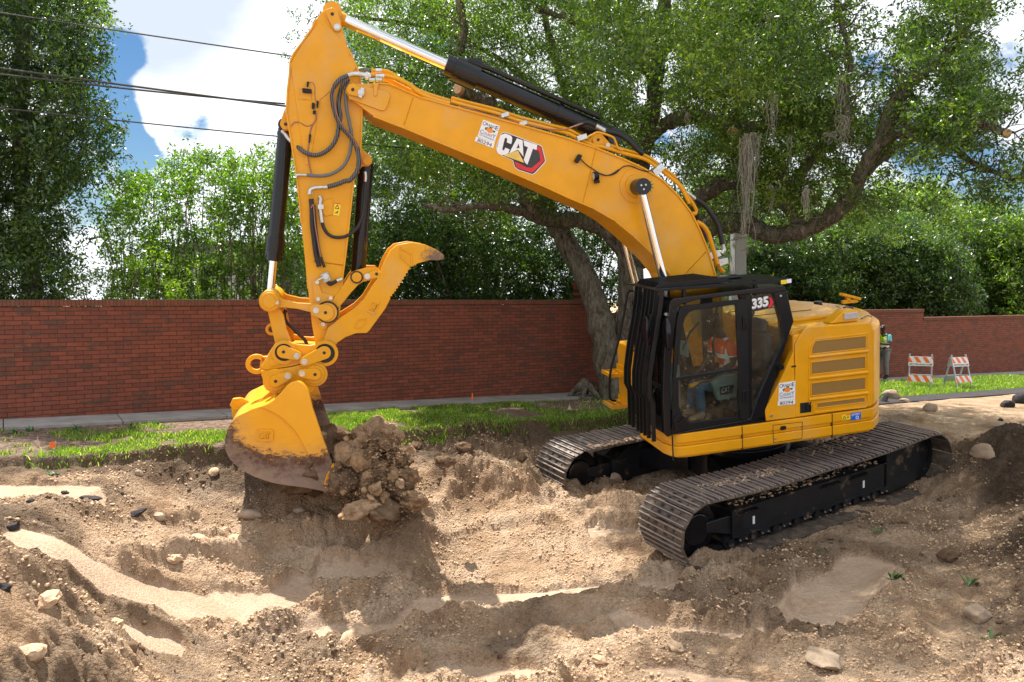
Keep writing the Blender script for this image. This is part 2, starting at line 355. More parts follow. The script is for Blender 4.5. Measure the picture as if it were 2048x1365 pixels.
def shoe_mat():
    m, N, L, P = nodes('worn_track_steel'); P.inputs['Roughness'].default_value = .55; P.inputs['Metallic'].default_value = .25
    oi = N.new('ShaderNodeObjectInfo'); ad = N.new('ShaderNodeVectorMath'); ad.operation = 'ADD'; tc = N.new('ShaderNodeTexCoord'); L.new(tc.outputs['Object'], ad.inputs[0])
    cb = N.new('ShaderNodeCombineXYZ'); L.new(mth(N, L, 'MULTIPLY', oi.outputs['Random'], 40), cb.inputs[0]); L.new(cb.outputs[0], ad.inputs[1])
    n = noise(N, L, 7, 8, .7, vec=ad.outputs[0]); geo = N.new('ShaderNodeNewGeometry')
    col = ramp(N, L, n, [(.3, (.06, .046, .038)), (.5, (.12, .092, .072)), (.64, (.22, .165, .12)), (.78, (.38, .29, .20))])
    sx = N.new('ShaderNodeSeparateXYZ'); L.new(tc.outputs['Object'], sx.inputs[0])
    tip = N.new('ShaderNodeMapRange'); tip.inputs[1].default_value = .030; tip.inputs[2].default_value = .036; L.new(sx.outputs['Z'], tip.inputs[0])
    L.new(mixc(N, L, mth(N, L, 'MULTIPLY', tip.outputs[0], .7), col, (.36, .31, .30)), P.inputs['Base Color'])
    bump(N, L, P, noise(N, L, 30, 6, .7), .5, .006); return m
M['shoe'] = shoe_mat()
def soil_mat():
    m, N, L, P = nodes('sandy_soil'); P.inputs['Roughness'].default_value = .95; P.inputs['Specular IOR Level'].default_value = .12
    ad = N.new('ShaderNodeAttribute'); ad.attribute_name = 'dark'; sm = N.new('ShaderNodeAttribute'); sm.attribute_name = 'smooth'; gr = N.new('ShaderNodeAttribute'); gr.attribute_name = 'turf'
    n1 = noise(N, L, 1.6, 8, .6); n2 = noise(N, L, 26, 7, .72); n3 = noise(N, L, 120, 3, .6)
    c = ramp(N, L, n1, [(.30, (.40, .255, .155)), (.46, (.60, .42, .275)), (.6, (.72, .535, .375)), (.74, (.78, .61, .455))])
    c = mixc(N, L, .8, c, ramp(N, L, n2, [(.3, (.36, .32, .29)), (.48, (.82, .79, .76)), (.7, (1.04, 1.03, 1.0))]), 'MULTIPLY')
    c = mixc(N, L, .5, c, ramp(N, L, n3, [(.35, (.6, .58, .56)), (.6, (1, 1, 1))]), 'MULTIPLY')
    smc = ramp(N, L, noise(N, L, 3, 6, .6, stretch=(1, 5, 1)), [(.3, (.36, .265, .195)), (.7, (.48, .365, .275))])
    c = mixc(N, L, mth(N, L, 'MULTIPLY', sm.outputs['Fac'], .5), c, smc)
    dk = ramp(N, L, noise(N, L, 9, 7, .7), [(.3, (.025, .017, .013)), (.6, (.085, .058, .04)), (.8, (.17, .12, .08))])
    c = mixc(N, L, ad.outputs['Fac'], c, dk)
    tf = ramp(N, L, noise(N, L, 14, 8, .75), [(.35, (.10, .065, .04)), (.55, (.30, .21, .16)), (.75, (.50, .38, .31))])
    c = mixc(N, L, gr.outputs['Fac'], c, tf)
    L.new(c, P.inputs['Base Color'])
    tcs = N.new('ShaderNodeTexCoord'); vs = []
    for sc_v in (38, 85):
        vo = N.new('ShaderNodeTexVoronoi'); vo.inputs['Scale'].default_value = sc_v; L.new(tcs.outputs['Object'], vo.inputs['Vector']); vs.append(mth(N, L, 'SUBTRACT', 1.0, vo.outputs['Distance'], True))
    h = mth(N, L, 'ADD', mth(N, L, 'MULTIPLY', n2, .8), mth(N, L, 'MULTIPLY', n3, .3)); h = mth(N, L, 'ADD', h, mth(N, L, 'MULTIPLY', vs[0], .45)); h = mth(N, L, 'ADD', h, mth(N, L, 'MULTIPLY', vs[1], .22))
    k = mth(N, L, 'MULTIPLY', h, mth(N, L, 'SUBTRACT', 1.0, mth(N, L, 'MULTIPLY', sm.outputs['Fac'], .72)))
    k = mth(N, L, 'ADD', k, mth(N, L, 'MULTIPLY', noise(N, L, 5, 6, .65, stretch=(1, 9, 1)), .35))
    bump(N, L, P, k, 1.0, .06); return m
M['soil'] = soil_mat()
M['heap'] = plain('brown_heap_soil', (.30, .195, .115), .95, 0, .1, .45, 9, .6)
M['clod'] = plain('dry_soil_clod', (.52, .365, .235), .95, 0, .1, .35, 14, .5)
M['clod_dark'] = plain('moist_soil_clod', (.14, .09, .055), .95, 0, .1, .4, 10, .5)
M['rock'] = plain('concrete_rubble', (.36, .27, .19), .9, 0, .2, .3, 5, .6)
M['asphalt'] = plain('broken_asphalt', (.04, .034, .036), .8, 0, .3, .5, 25, .8)
M['concrete'] = plain('sidewalk_concrete', (.30, .285, .27), .85, 0, .3, .22, 3, .3)
M['concrete_pole'] = plain('pole_concrete', (.42, .42, .42), .8, 0, .3, .1, 4, .2)
def brick_mat(flag):
    m, N, L, P = nodes('red_brick' if not flag else 'brick_coping'); P.inputs['Roughness'].default_value = .85; P.inputs['Specular IOR Level'].default_value = .2
    tc = N.new('ShaderNodeTexCoord'); sx = N.new('ShaderNodeSeparateXYZ'); L.new(tc.outputs['Object'], sx.inputs[0]); cb = N.new('ShaderNodeCombineXYZ')
    L.new(sx.outputs['X'], cb.inputs[0]); L.new(sx.outputs['Z'], cb.inputs[1])
    b = N.new('ShaderNodeTexBrick'); L.new(cb.outputs[0], b.inputs['Vector']); b.offset = 0 if flag else .5
    b.inputs['Scale'].default_value = 1; b.inputs['Brick Width'].default_value = .052 if flag else .224; b.inputs['Row Height'].default_value = .2 if flag else .0677
    b.inputs['Mortar Size'].default_value = .005; b.inputs['Mortar Smooth'].default_value = .25; b.inputs['Bias'].default_value = -.1
    b.inputs['Color1'].default_value = (.265, .082, .05, 1); b.inputs['Color2'].default_value = (.165, .060, .042, 1); b.inputs['Mortar'].default_value = (.07, .04, .03, 1)
    # odd grey-brown bricks come in patches
    vo = N.new('ShaderNodeTexVoronoi'); vo.inputs['Scale'].default_value = 1; mp = N.new('ShaderNodeMapping'); mp.inputs['Scale'].default_value = (4.46, 14.77, 1); L.new(cb.outputs[0], mp.inputs[0]); L.new(mp.outputs[0], vo.inputs['Vector'])
    sv = N.new('ShaderNodeSeparateColor'); L.new(vo.outputs['Color'], sv.inputs[0])
    pt = noise(N, L, .55, 3, .6)
    odd = mth(N, L, 'GREATER_THAN', mth(N, L, 'ADD', sv.outputs[0], mth(N, L, 'MULTIPLY', pt, .9)), 1.32)
    c = mixc(N, L, mth(N, L, 'MULTIPLY', odd, .6), b.outputs['Color'], (.10, .065, .05))
    c = mixc(N, L, .55, c, ramp(N, L, noise(N, L, 12, 8, .7), [(.3, (.6, .58, .56)), (.7, (1.15, 1.1, 1.1))]), 'MULTIPLY')
    c = mixc(N, L, mth(N, L, 'MULTIPLY', mth(N, L, 'SUBTRACT', noise(N, L, 1.3, 9, .75), .62, True), 3, True), c, (.34, .27, .24))
    if flag: c = mixc(N, L, .4, c, (.15, .075, .045))
    L.new(c, P.inputs['Base Color']); bump(N, L, P, mth(N, L, 'SUBTRACT', mth(N, L, 'MULTIPLY', noise(N, L, 60, 4), .3), b.outputs['Fac']), .8, .008); return m
M['brick'] = brick_mat(False); M['coping'] = brick_mat(True)
def leaf_mat(name, lo, mid, hi, tr=.45):
    m = bpy.data.materials.new(name); m.use_nodes = True; nt = m.node_tree; N = nt.nodes; L = nt.links; N.clear()
    o = N.new('ShaderNodeOutputMaterial'); at_ = N.new('ShaderNodeAttribute'); at_.attribute_name = 'tone'
    c = ramp(N, L, at_.outputs['Fac'], [(0, lo), (.45, mid), (1, hi)])
    P = N.new('ShaderNodeBsdfPrincipled'); P.inputs['Roughness'].default_value = .32; P.inputs['Specular IOR Level'].default_value = .75; L.new(c, P.inputs['Base Color'])
    t = N.new('ShaderNodeBsdfTranslucent'); tc2 = mixc(N, L, 1.0, c, (1.7, 2.1, .55), 'MULTIPLY'); L.new(tc2, t.inputs[0])
    mx = N.new('ShaderNodeMixShader'); mx.inputs[0].default_value = tr; L.new(P.outputs[0], mx.inputs[1]); L.new(t.outputs[0], mx.inputs[2]); L.new(mx.outputs[0], o.inputs[0]); return m
M['oak_leaf'] = leaf_mat('oak_leaves', (.025, .05, .016), (.08, .14, .028), (.28, .34, .05))
M['dark_leaf'] = leaf_mat('dark_leaves', (.012, .03, .011), (.04, .08, .02), (.17, .24, .045), .42)
M['myrtle_leaf'] = leaf_mat('myrtle_leaves', (.04, .085, .015), (.10, .18, .022), (.22, .28, .03), .5)
M['grass'] = leaf_mat('grass_blades', (.08, .15, .02), (.19, .30, .035), (.44, .40, .16), .45)
def bark_mat(name, a, b, c):
    m, N, L, P = nodes(name); P.inputs['Roughness'].default_value = .9; P.inputs['Specular IOR Level'].default_value = .15
    f = noise(N, L, 14, 8, .7, stretch=(1, 1, .3)); g = noise(N, L, 2.5, 6, .65)
    L.new(mixc(N, L, mth(N, L, 'MULTIPLY', mth(N, L, 'SUBTRACT', g, .5, True), 3.2, True), ramp(N, L, f, [(.35, a), (.62, b)]), c), P.inputs['Base Color'])
    vo = N.new('ShaderNodeTexVoronoi'); vo.feature = 'DISTANCE_TO_EDGE'; vo.inputs['Scale'].default_value = 16; tc = N.new('ShaderNodeTexCoord'); mp = N.new('ShaderNodeMapping'); mp.inputs['Scale'].default_value = (1.4, 1.4, .45); L.new(tc.outputs['Object'], mp.inputs[0]); L.new(mp.outputs[0], vo.inputs['Vector'])
    bump(N, L, P, mth(N, L, 'ADD', mth(N, L, 'MULTIPLY', vo.outputs['Distance'], 1.4), f), .9, .05); return m
M['bark'] = bark_mat('oak_bark', (.06, .048, .036), (.25, .215, .17), (.13, .15, .09))
M['stem'] = bark_mat('pale_stem_bark', (.12, .09, .065), (.30, .24, .18), (.2, .17, .12))
M['moss'] = plain('spanish_moss', (.30, .29, .24), .9, 0, .1, .3, 12)
M['siding'] = plain('white_siding', (.62, .62, .60), .6, 0, .3, .08, 3)
M['roofing'] = plain('grey_shingles', (.16, .15, .15), .85, 0, .3, .25, 8)
M['wire'] = plain('black_cable', (.05, .05, .05), .4, .3, .5, .1)
M['orange_board'] = plain('orange_reflective', (.85, .16, .01), .4, 0, .5, .08, 6)
M['orange_flag'] = plain('orange_flag_plastic', (.9, .16, .02), .5, 0, .5, .05)
M['pink_flag'] = plain('pale_flag_plastic', (.75, .45, .42), .5, 0, .5, .3, 40)
M['vest_orange'] = plain('orange_vest_cloth', (.85, .09, .015), .8, 0, .2, .12, 12)
M['vest_lime'] = plain('lime_vest_cloth', (.55, .85, .02), .8, 0, .2, .1, 12)
M['reflective'] = plain('reflective_tape', (.88, .90, .90), .4, 0, .5, .04)
M['skin'] = plain('dark_skin', (.07, .035, .022), .5, 0, .4, .12, 10)
M['jeans'] = plain('blue_denim', (.05, .11, .19), .85, 0, .2, .2, 25)
M['trousers'] = plain('grey_trousers', (.20, .20, .20), .85, 0, .2, .15, 15)
M['shirt_teal'] = plain('light_blue_shirt', (.16, .48, .50), .8, 0, .2, .12, 12)
M['shirt_navy'] = plain('navy_shirt', (.02, .045, .08), .8, 0, .2, .15, 12)
M['boots'] = plain('tan_boots', (.28, .20, .12), .7, 0, .3, .2, 15)
M['hair'] = plain('black_hair', (.008, .007, .007), .7, 0, .3, .2, 40)
M['seat_grey'] = plain('grey_seat_cloth', (.06, .065, .07), .8, 0, .2, .2, 15)
M['cab_inner'] = plain('grey_cab_plastic', (.16, .20, .19), .6, 0, .3, .15, 5)
M['lens'] = plain('lamp_lens', (.55, .58, .60), .12, .3, .6, .1, 30)
M['cutwood'] = plain('cut_wood', (.50, .30, .16), .8, 0, .2, .2, 20)

def thumb_mat():
    m = yellow_mat('thumb_paint', .5); N = m.node_tree.nodes; L = m.node_tree.links; P_ = N['Principled BSDF']; src = P_.inputs['Base Color'].links[0].from_socket
    tc = N.new('ShaderNodeTexCoord'); c = hp(905, 520, .34); vm = N.new('ShaderNodeVectorMath'); vm.operation = 'DISTANCE'; vm.inputs[1].default_value = (float(c[0]), 0, float(c[1])); L.new(tc.outputs['Object'], vm.inputs[0])
    v = mth(N, L, 'ADD', vm.outputs['Value'], mth(N, L, 'MULTIPLY', mth(N, L, 'SUBTRACT', noise(N, L, 9, 8, .7), .5), .5)); mr = N.new('ShaderNodeMapRange'); mr.inputs[1].default_value = .52; mr.inputs[2].default_value = .40; L.new(v, mr.inputs[0])
    L.new(mixc(N, L, mr.outputs[0], src, (.16, .10, .07)), P_.inputs['Base Color']); return m
M['thumb'] = thumb_mat()
# ---------------------------------------------------------------- the lie of the land
WD = np.array([math.cos(R(33)), math.sin(R(33))]); WP = np.array([-7.47, 11.46]); WN = np.array([WD[1], -WD[0]])
def st(X, Y):
    dx = X - WP[0]; dy = Y - WP[1]; return dx * WD[0] + dy * WD[1], dx * WN[0] + dy * WN[1]
def xy(s, t): return WP[0] + s * WD[0] + t * WN[0], WP[1] + s * WD[1] + t * WN[1]
def grade(s, t): return -.027 * s - .02 * np.maximum(0, t)
def soft_min(a, b, k=.15):
    h = np.clip(.5 + .5 * (b - a) / k, 0, 1); return b * (1 - h) + a * h - k * h * (1 - h)
def coarse(X, Y):
    s, t = st(X, Y)
    edge = 2.95 + .10 * (vnoise(s * 1.3, s * 0 + 3.1, 3) - .5) + .06 * (vnoise(s * 5, s * 0 + 1.1, 4) - .5)
    u = t - edge
    zg = grade(s, np.minimum(t, 4.5))
    floor = -2.601 + .0725 * X + .1149 * np.maximum(Y, 8.9) - .0 * X
    floor = np.maximum(floor, -1.62) + .06 * (fbm(X * .7, Y * .7, 3, 11) - .5)
    xc = -4.55 + np.clip(6.6 - Y, 0, 5) * .42 + .25 * (vnoise(Y * .9, Y * 0, 8) - .5)
    q = soft_min(u / 2.5, (X - xc) / 2.5)
    q = soft_min(q, (13.3 - s) / 1.6); floor = np.minimum(floor, zg - .1)
    q = soft_min(q, np.full_like(q, 1.0), .3)
    q = np.clip(q, 0, 1); q = q * (1.35 - .35 * q)
    lip = .16 * sstep(0.0, .10, u) * sstep(12.5, 11.0, s)
    z = zg * (1 - q) + floor * q - lip * (1 - q)
    # spoil bank on the right and heaps
    z = z + .82 * np.exp(-((X - 7.0) / .8) ** 2 - ((Y - 10.9) / .75) ** 2) + .72 * np.exp(-((X + 1.60) / .36) ** 2 - ((Y - 10.0) / .33) ** 2) + .38 * np.exp(-((X + 1.25) / .4) ** 2 - ((Y - 9.5) / .4) ** 2) + .35 * np.exp(-((X + 3.4) / .5) ** 2 - ((Y - 5.6) / .7) ** 2) + .2 * np.exp(-((X + 4.0) / .4) ** 2 - ((Y - 6.8) / .5) ** 2)
    z = z + .95 * sstep(0, 2.4, X - 4.55 + (8.2 - Y) * .35) * sstep(11.0, 8.6, Y)
    z = z + .22 * np.exp(-((X - .2) / .55) ** 2 - ((Y - 10.2) / .6) ** 2)      # heap by the far track
    z = z + .30 * np.exp(-((X + .55) / .9) ** 2 - ((Y - 11.2) / .45) ** 2)
    z = z + .15 * np.exp(-((X + 1.5) / .8) ** 2 - ((Y - 9.9) / .4) ** 2)
    z = z + .32 * np.exp(-((X - 1.6) / .8) ** 2 - ((Y - 10.6) / .5) ** 2)
    z = z + .10 * np.exp(-((X + .6) / 1.4) ** 2 - ((Y - 8.6) / .22) ** 2) + .08 * np.exp(-((X - .2) / 1.2) ** 2 - ((Y - 7.35 ) / .18) ** 2)
    z = z + .25 * sstep(6.2, 5.0, Y)
    return z, u, q
def hit(px, py, n=60):       # where a line of sight meets the land
    r = ray(px, py); lo, hi = 2.0, 60.0
    ts = np.linspace(2.5, 40, 1500); P = CAM[None] + ts[:, None] * (r / r[1])[None]
    z = coarse(P[:, 0], P[:, 1])[0]; b = np.nonzero(P[:, 2] < z)[0]
    return P[b[0]] if len(b) else P[-1]
# wheel and blade smoothed bands: seen lines turned into ground lines
BANDS = [([(85, 1080), (170, 1135), (300, 1195), (430, 1218), (590, 1195)], .30), ([(650, 1262), (760, 1268), (850, 1235), (930, 1195), (1060, 1190), (1200, 1182), (1340, 1175)], .24),
         ([(585, 1166), (690, 1150), (800, 1160)], .13), ([(1600, 1235), (1690, 1180), (1740, 1140)], .42), ([(1230, 1248), (1400, 1268), (1580, 1290)], .16), ([(210, 1235), (330, 1290)], .16), ([(900, 1345), (1060, 1362)], .2),
         ([(1190, 1065), (1290, 1065)], .09), ([(1260, 1190), (1420, 1175)], .14), ([(-40, 985), (150, 985)], .35), ([(1290, 1345), (1500, 1375)], .13)]
BW = [(np.array([hit(*p)[:2] for p in b]), w) for b, w in BANDS]
RIDGES = [([(250, 1135), (330, 1118), (430, 1116), (500, 1140)], .17, .11), ([(420, 1092), (470, 1082), (520, 1096)], .12, .07), ([(560, 1085), (700, 1045), (830, 1010), (900, 990)], .13, .11), ([(640, 1130), (800, 1095), (950, 1062), (1100, 1050)], .10, .13),
          ([(560, 1262), (700, 1215), (800, 1190)], .12, .12), ([(760, 1305), (900, 1255), (1060, 1238), (1200, 1226), (1300, 1212)], .13, .13), ([(1060, 1300), (1250, 1245), (1420, 1232), (1570, 1255)], .11, .13), ([(1290, 1162), (1400, 1132), (1490, 1130)], .10, .09),
          ([(20, 1150), (100, 1200), (180, 1270), (260, 1340)], .13, .12), ([(0, 1240), (60, 1290), (120, 1350)], .16, .12), ([(100, 1130), (200, 1212), (300, 1258)], .07, .06), ([(300, 1030), (400, 1060), (470, 1075)], .07, .08), ([(960, 900), (1050, 925), (1060, 960)], .14, .12), ([(880, 960), (980, 985), (1090, 1000)], .10, .12), ([(1480, 1340), (1520, 1280), (1560, 1225), (1590, 1180)], .09, .07), ([(1830, 1340), (1820, 1240), (1790, 1160)], .13, .14)]
RW = [(np.array([hit(*p)[:2] for p in b]), h, w) for b, h, w in RIDGES]
def ridges(X, Y):
    out = np.zeros_like(X)
    for P, h, w in RW:
        sel = (X > P[:, 0].min() - .6) & (X < P[:, 0].max() + .6) & (Y > P[:, 1].min() - .6) & (Y < P[:, 1].max() + .6)
        if not sel.any(): continue
        xs, ys = X[sel], Y[sel]; d = np.full(xs.shape, 9.); sd = np.zeros(xs.shape)
        for a, b in zip(P[:-1], P[1:]):
            ab = b - a; t = np.clip(((xs - a[0]) * ab[0] + (ys - a[1]) * ab[1]) / (ab @ ab), 0, 1); dx = xs - a[0] - t * ab[0]; dy = ys - a[1] - t * ab[1]; dd = np.hypot(dx, dy)
            k = dd < d; d = np.where(k, dd, d); sd = np.where(k, dy, sd)
        d = d + .12 * (fbm(xs * 4, ys * 4, 3, 171) - .5); ww = np.where(sd < 0, w * .65, w * 1.5)
        out[sel] = np.maximum(out[sel], h * (.7 + .6 * fbm(xs * 2, ys * 2, 2, 173)) * np.exp(-(np.maximum(d, 0) / ww) ** 2))
    return out
def band_mask(X, Y):
    m = np.zeros_like(X); ridge = np.zeros_like(X); wob = .22 * (fbm(X * 2.2, Y * 2.2, 4, 21) - .5)
    for P, w in BW:
        x0, x1 = P[:, 0].min() - 1, P[:, 0].max() + 1; y0, y1 = P[:, 1].min() - 1, P[:, 1].max() + 1
        sel = (X > x0) & (X < x1) & (Y > y0) & (Y < y1)
        if not sel.any(): continue
        xs, ys = X[sel], Y[sel]; d = np.full(xs.shape, 9.)
        for a, b in zip(P[:-1], P[1:]):
            ab = b - a; t = np.clip(((xs - a[0]) * ab[0] + (ys - a[1]) * ab[1]) / (ab @ ab), 0, 1)
            d = np.minimum(d, np.hypot(xs - a[0] - t * ab[0], ys - a[1] - t * ab[1]))
        d = d + wob[sel]
        m[sel] = np.maximum(m[sel], sstep(w + .01, w - .03, d + .16 * (fbm(xs * 7, ys * 7, 4, 23, .6) - .5))); ridge[sel] = np.maximum(ridge[sel], np.exp(-((d - w - .09) / .07) ** 2))
    return m, ridge * (1 - m)
def land(X, Y, fine=True):
    z, u, q = coarse(X, Y); s, t = st(X, Y)
    rough = np.clip(sstep(-.05, .06, u) * sstep(16, 11, s) + .35 * sstep(3.4, 3.9, t), 0, 1) * sstep(26, 16, Y)
    sm, ridge = band_mask(X, Y); r = rough * (1 - sm)
    strong = .55 + .9 * sstep(.4, .65, fbm(X * .8, Y * .8, 3, 31))
    wx = X + .12 * fbm(X * 3, Y * 3, 3, 141); wy = Y + .12 * fbm(X * 3 + 7, Y * 3, 3, 142)
    crumb = sstep(.38, .6, fbm(X * 1.7 + 9, Y * 1.7, 3, 33))
    rid = 1 - 2 * np.abs(fbm(wx * 1.1, wy * 2.3, 3, 44) - .5)
    z = z + r * strong * (.10 * (fbm(X * 1.6, Y * 1.6, 4, 41) - .5) + .10 * (rid ** 4 - .4) + .05 * (lumps(wx * 2.6, wy * 2.6, 51) - .4) * (vnoise(X * 1.3, Y * 1.3, 5) > .35) + (.45 + .75 * crumb) * (.036 * (lumps(wx * 6, wy * 6, 52) - .3) + .036 * (lumps(wx * 11, wy * 11, 53) - .3) + .026 * (lumps(X * 20 + 3 * wy, Y * 20 + 3 * wx, 55) - .3)) + .05 * (fbm(X * 12, Y * 12, 4, 61, .6) - .5))
    z = z + ridge * rough * (.035 * fbm(X * 4, Y * 4, 2, 47) + .035 * lumps(wx * 9, wy * 9, 54)) - .02 * sm * rough
    z = z + ridges(X, Y) * rough
    z = z + (1 - rough) * .015 * (fbm(X * 5, Y * 5, 3, 71) - .5) * (t > .9)
    # furrows cut by bucket teeth down the left bank
    lb = sstep(.1, .35, q) * sstep(.95, .6, q) * sstep(-2.2, -3.2, X) * rough
    z = z + lb * .055 * np.sin((X * .35 + Y) * 9 + 3 * fbm(X, Y, 2, 81)) * (1 - sm)
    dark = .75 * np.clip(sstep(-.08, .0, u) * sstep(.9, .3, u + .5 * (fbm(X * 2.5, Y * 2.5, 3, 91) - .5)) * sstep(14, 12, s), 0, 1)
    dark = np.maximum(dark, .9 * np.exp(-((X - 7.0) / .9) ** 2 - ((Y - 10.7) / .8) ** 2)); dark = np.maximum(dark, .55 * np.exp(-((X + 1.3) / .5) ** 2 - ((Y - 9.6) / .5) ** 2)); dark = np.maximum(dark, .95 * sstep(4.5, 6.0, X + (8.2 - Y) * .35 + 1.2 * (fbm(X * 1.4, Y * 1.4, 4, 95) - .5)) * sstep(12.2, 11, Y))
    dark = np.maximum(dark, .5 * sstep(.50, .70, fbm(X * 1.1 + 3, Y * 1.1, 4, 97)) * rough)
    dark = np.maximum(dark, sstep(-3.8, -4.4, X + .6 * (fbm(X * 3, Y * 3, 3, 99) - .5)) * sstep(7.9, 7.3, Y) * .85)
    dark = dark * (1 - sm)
    turf = sstep(.05, -.05, u) * (s < 60)
    return z, dark, sm * rough, turf
def land_z(x, y): return float(land(np.array([x], float), np.array([y], float))[0][0])

def axis_lines(a, b, fa, fb, step, far):
    mid = np.arange(fa, fb, step); out = []; x = fa; g = step
    while x > a: g = min(g * 1.12, far); x -= g; out.append(x)
    lo = out[::-1]; out = []; x = fb - step; g = step
    while x < b: g = min(g * 1.12, far); x += g; out.append(x)
    return np.concatenate([lo, mid, out])
gx = axis_lines(-60, 80, -5.6, 7.2, .0175, 3.0)
gy = [2.2]
while gy[-1] < 16: gy.append(gy[-1] + .0025 * gy[-1])
gy = np.array(gy)
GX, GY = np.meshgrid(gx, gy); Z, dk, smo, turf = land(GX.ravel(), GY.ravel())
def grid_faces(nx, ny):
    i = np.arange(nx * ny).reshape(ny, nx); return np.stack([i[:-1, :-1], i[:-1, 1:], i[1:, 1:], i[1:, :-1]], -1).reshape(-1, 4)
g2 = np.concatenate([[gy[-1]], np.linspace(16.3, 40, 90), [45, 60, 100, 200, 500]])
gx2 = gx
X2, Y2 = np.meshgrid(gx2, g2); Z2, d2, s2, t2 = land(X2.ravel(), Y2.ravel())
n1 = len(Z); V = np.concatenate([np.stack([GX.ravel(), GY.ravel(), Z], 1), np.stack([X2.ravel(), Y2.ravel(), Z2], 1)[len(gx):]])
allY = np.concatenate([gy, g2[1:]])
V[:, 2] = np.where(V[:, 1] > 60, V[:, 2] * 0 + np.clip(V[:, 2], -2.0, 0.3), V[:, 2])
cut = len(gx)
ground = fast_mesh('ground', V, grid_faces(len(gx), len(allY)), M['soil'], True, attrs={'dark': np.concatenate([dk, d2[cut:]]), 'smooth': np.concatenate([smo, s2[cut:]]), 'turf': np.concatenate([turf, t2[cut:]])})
tag(ground, kind='structure')
# wide apron to the horizon, below the modelled land
mb = MB(); mb.box(-1500, 1500, -50, 2500, -6.2, -6.0); fo = mb.build('terrain', M['soil']); tag(fo, kind='structure')

# sidewalk along the wall
def strip(name, t0, t1, s0, s1, lift, thick, mat, step=1.5, gap=.012):
    mb = MB(); s = s0
    while s < s1:
        e = min(s + step, s1) - gap; vs = []
        for ss in (s, e):
            for tt in (t0, t1):
                x, y = xy(ss, tt); z = float(grade(ss, tt)) + lift; vs += [(x, y, z), (x, y, z - thick)]
        mb.add(vs, [(0, 2, 6, 4), (1, 5, 7, 3), (0, 4, 5, 1), (2, 3, 7, 6), (0, 1, 3, 2), (4, 6, 7, 5)]); s += step
    return mb.build(name, mat, bevel=.008)
tag(strip('sidewalk', -.02, .74, -6, 60, .045, .12, M['concrete']), kind='structure')
# broken gutter strip beside the far lawn
mb = MB(); gmb = strip('gutter', 3.05, 3.75, 15.2, 45, .035, .1, M['asphalt'], .9, .03); tag(gmb, kind='structure')

# ---------------------------------------------------------------- brick walls
def wall_piece(s0, s1, ztop0, t_face=-.02, thick=.24):
    L_ = s1 - s0; th = math.atan2(WD[1], WD[0])
    x, y = xy(s0, t_face); base = min(grade(s0, 0), grade(s1, 0)) - .4
    mb = MB(); mb.box(0, L_, 0, thick, base, ztop0 - .105); cop = MB(); cop.box(-.01, L_ + .01, -.02, thick + .02, ztop0 - .10, ztop0)
    return mb, cop, (x, y, 0), th
def brick_wall(s0, s1, ztop, label, **k):
    mb, cop, loc, th = wall_piece(s0, s1, ztop, **k)
    t = thing('brick_wall', label, 'wall', loc, th, 'brick garden wall sections'); 
    a = mb.build('wall', M['brick'], t); b = cop.build('coping', M['coping'], t, bevel=.006); return t
brick_wall(-6, 10.9, 1.80, 'long red brick wall left of the oak, with a narrow brick coping')
brick_wall(11.35, 24.4, 1.50, 'red brick wall behind the excavator tail, its coping one step higher than the next section')
brick_wall(24.4, 60, 1.24, 'low red brick wall section at the far right, behind the two barricades')
t = thing('brick_pillar', 'red brick pillar rising above the wall between the two oak trunks', 'pillar', (*xy(10.9, -.07), 0), math.atan2(WD[1], WD[0]))
mb = MB(); mb.box(0, .45, -.0, .45, -.7, 2.1); mb.build('shaft', M['brick'], t)
mb = MB(); mb.box(-.03, .48, -.03, .48, 2.1, 2.2); mb.build('coping', M['coping'], t, bevel=.006)

# ---------------------------------------------------------------- grass
def blades(n, s0, s1, t0, t1, dens, hgt=(.025, .075), seed=1):
    r = np.random.default_rng(seed); s = r.uniform(s0, s1, n); t = r.uniform(t0, t1, n); X, Y = xy(s, t); X = np.asarray(X); Y = np.asarray(Y)
    keep = r.random(n) < dens(s, t, X, Y); X, Y, s, t = X[keep], Y[keep], s[keep], t[keep]; m = len(X)
    Zb = land(X, Y)[0] - .005; a = r.uniform(0, 2 * np.pi, m); h = r.uniform(*hgt, m) * (.6 + .8 * vnoise(X * 2, Y * 2, 5)); w = r.uniform(.0025, .0055, m) * (1 + .05 * Y)
    lean = r.uniform(.1, .9, m) * h; la = r.uniform(0, 2 * np.pi, m); ca, sa = np.cos(a) * w, np.sin(a) * w; lx, ly = np.cos(la) * lean, np.sin(la) * lean
    v = np.stack([np.stack([X - ca, Y - sa, Zb], 1), np.stack([X + ca, Y + sa, Zb], 1), np.stack([X + ca * .8 + lx * .4, Y + sa * .8 + ly * .4, Zb + h * .65], 1), np.stack([X - ca * .8 + lx * .4, Y - sa * .8 + ly * .4, Zb + h * .65], 1),
                  np.stack([X + lx, Y + ly, Zb + h * .95], 1), np.stack([X + lx, Y + ly, Zb + h], 1)], 1).reshape(-1, 3)
    b = np.arange(m)[:, None] * 6; f = np.concatenate([b + np.array([[0, 1, 2, 3]]), b + np.array([[3, 2, 5, 4]])])
    dry = r.random(m) ** 2; dry = np.where(r.random(m) < .12, 1.0, dry * .8); return v, f, np.repeat(dry, 6)
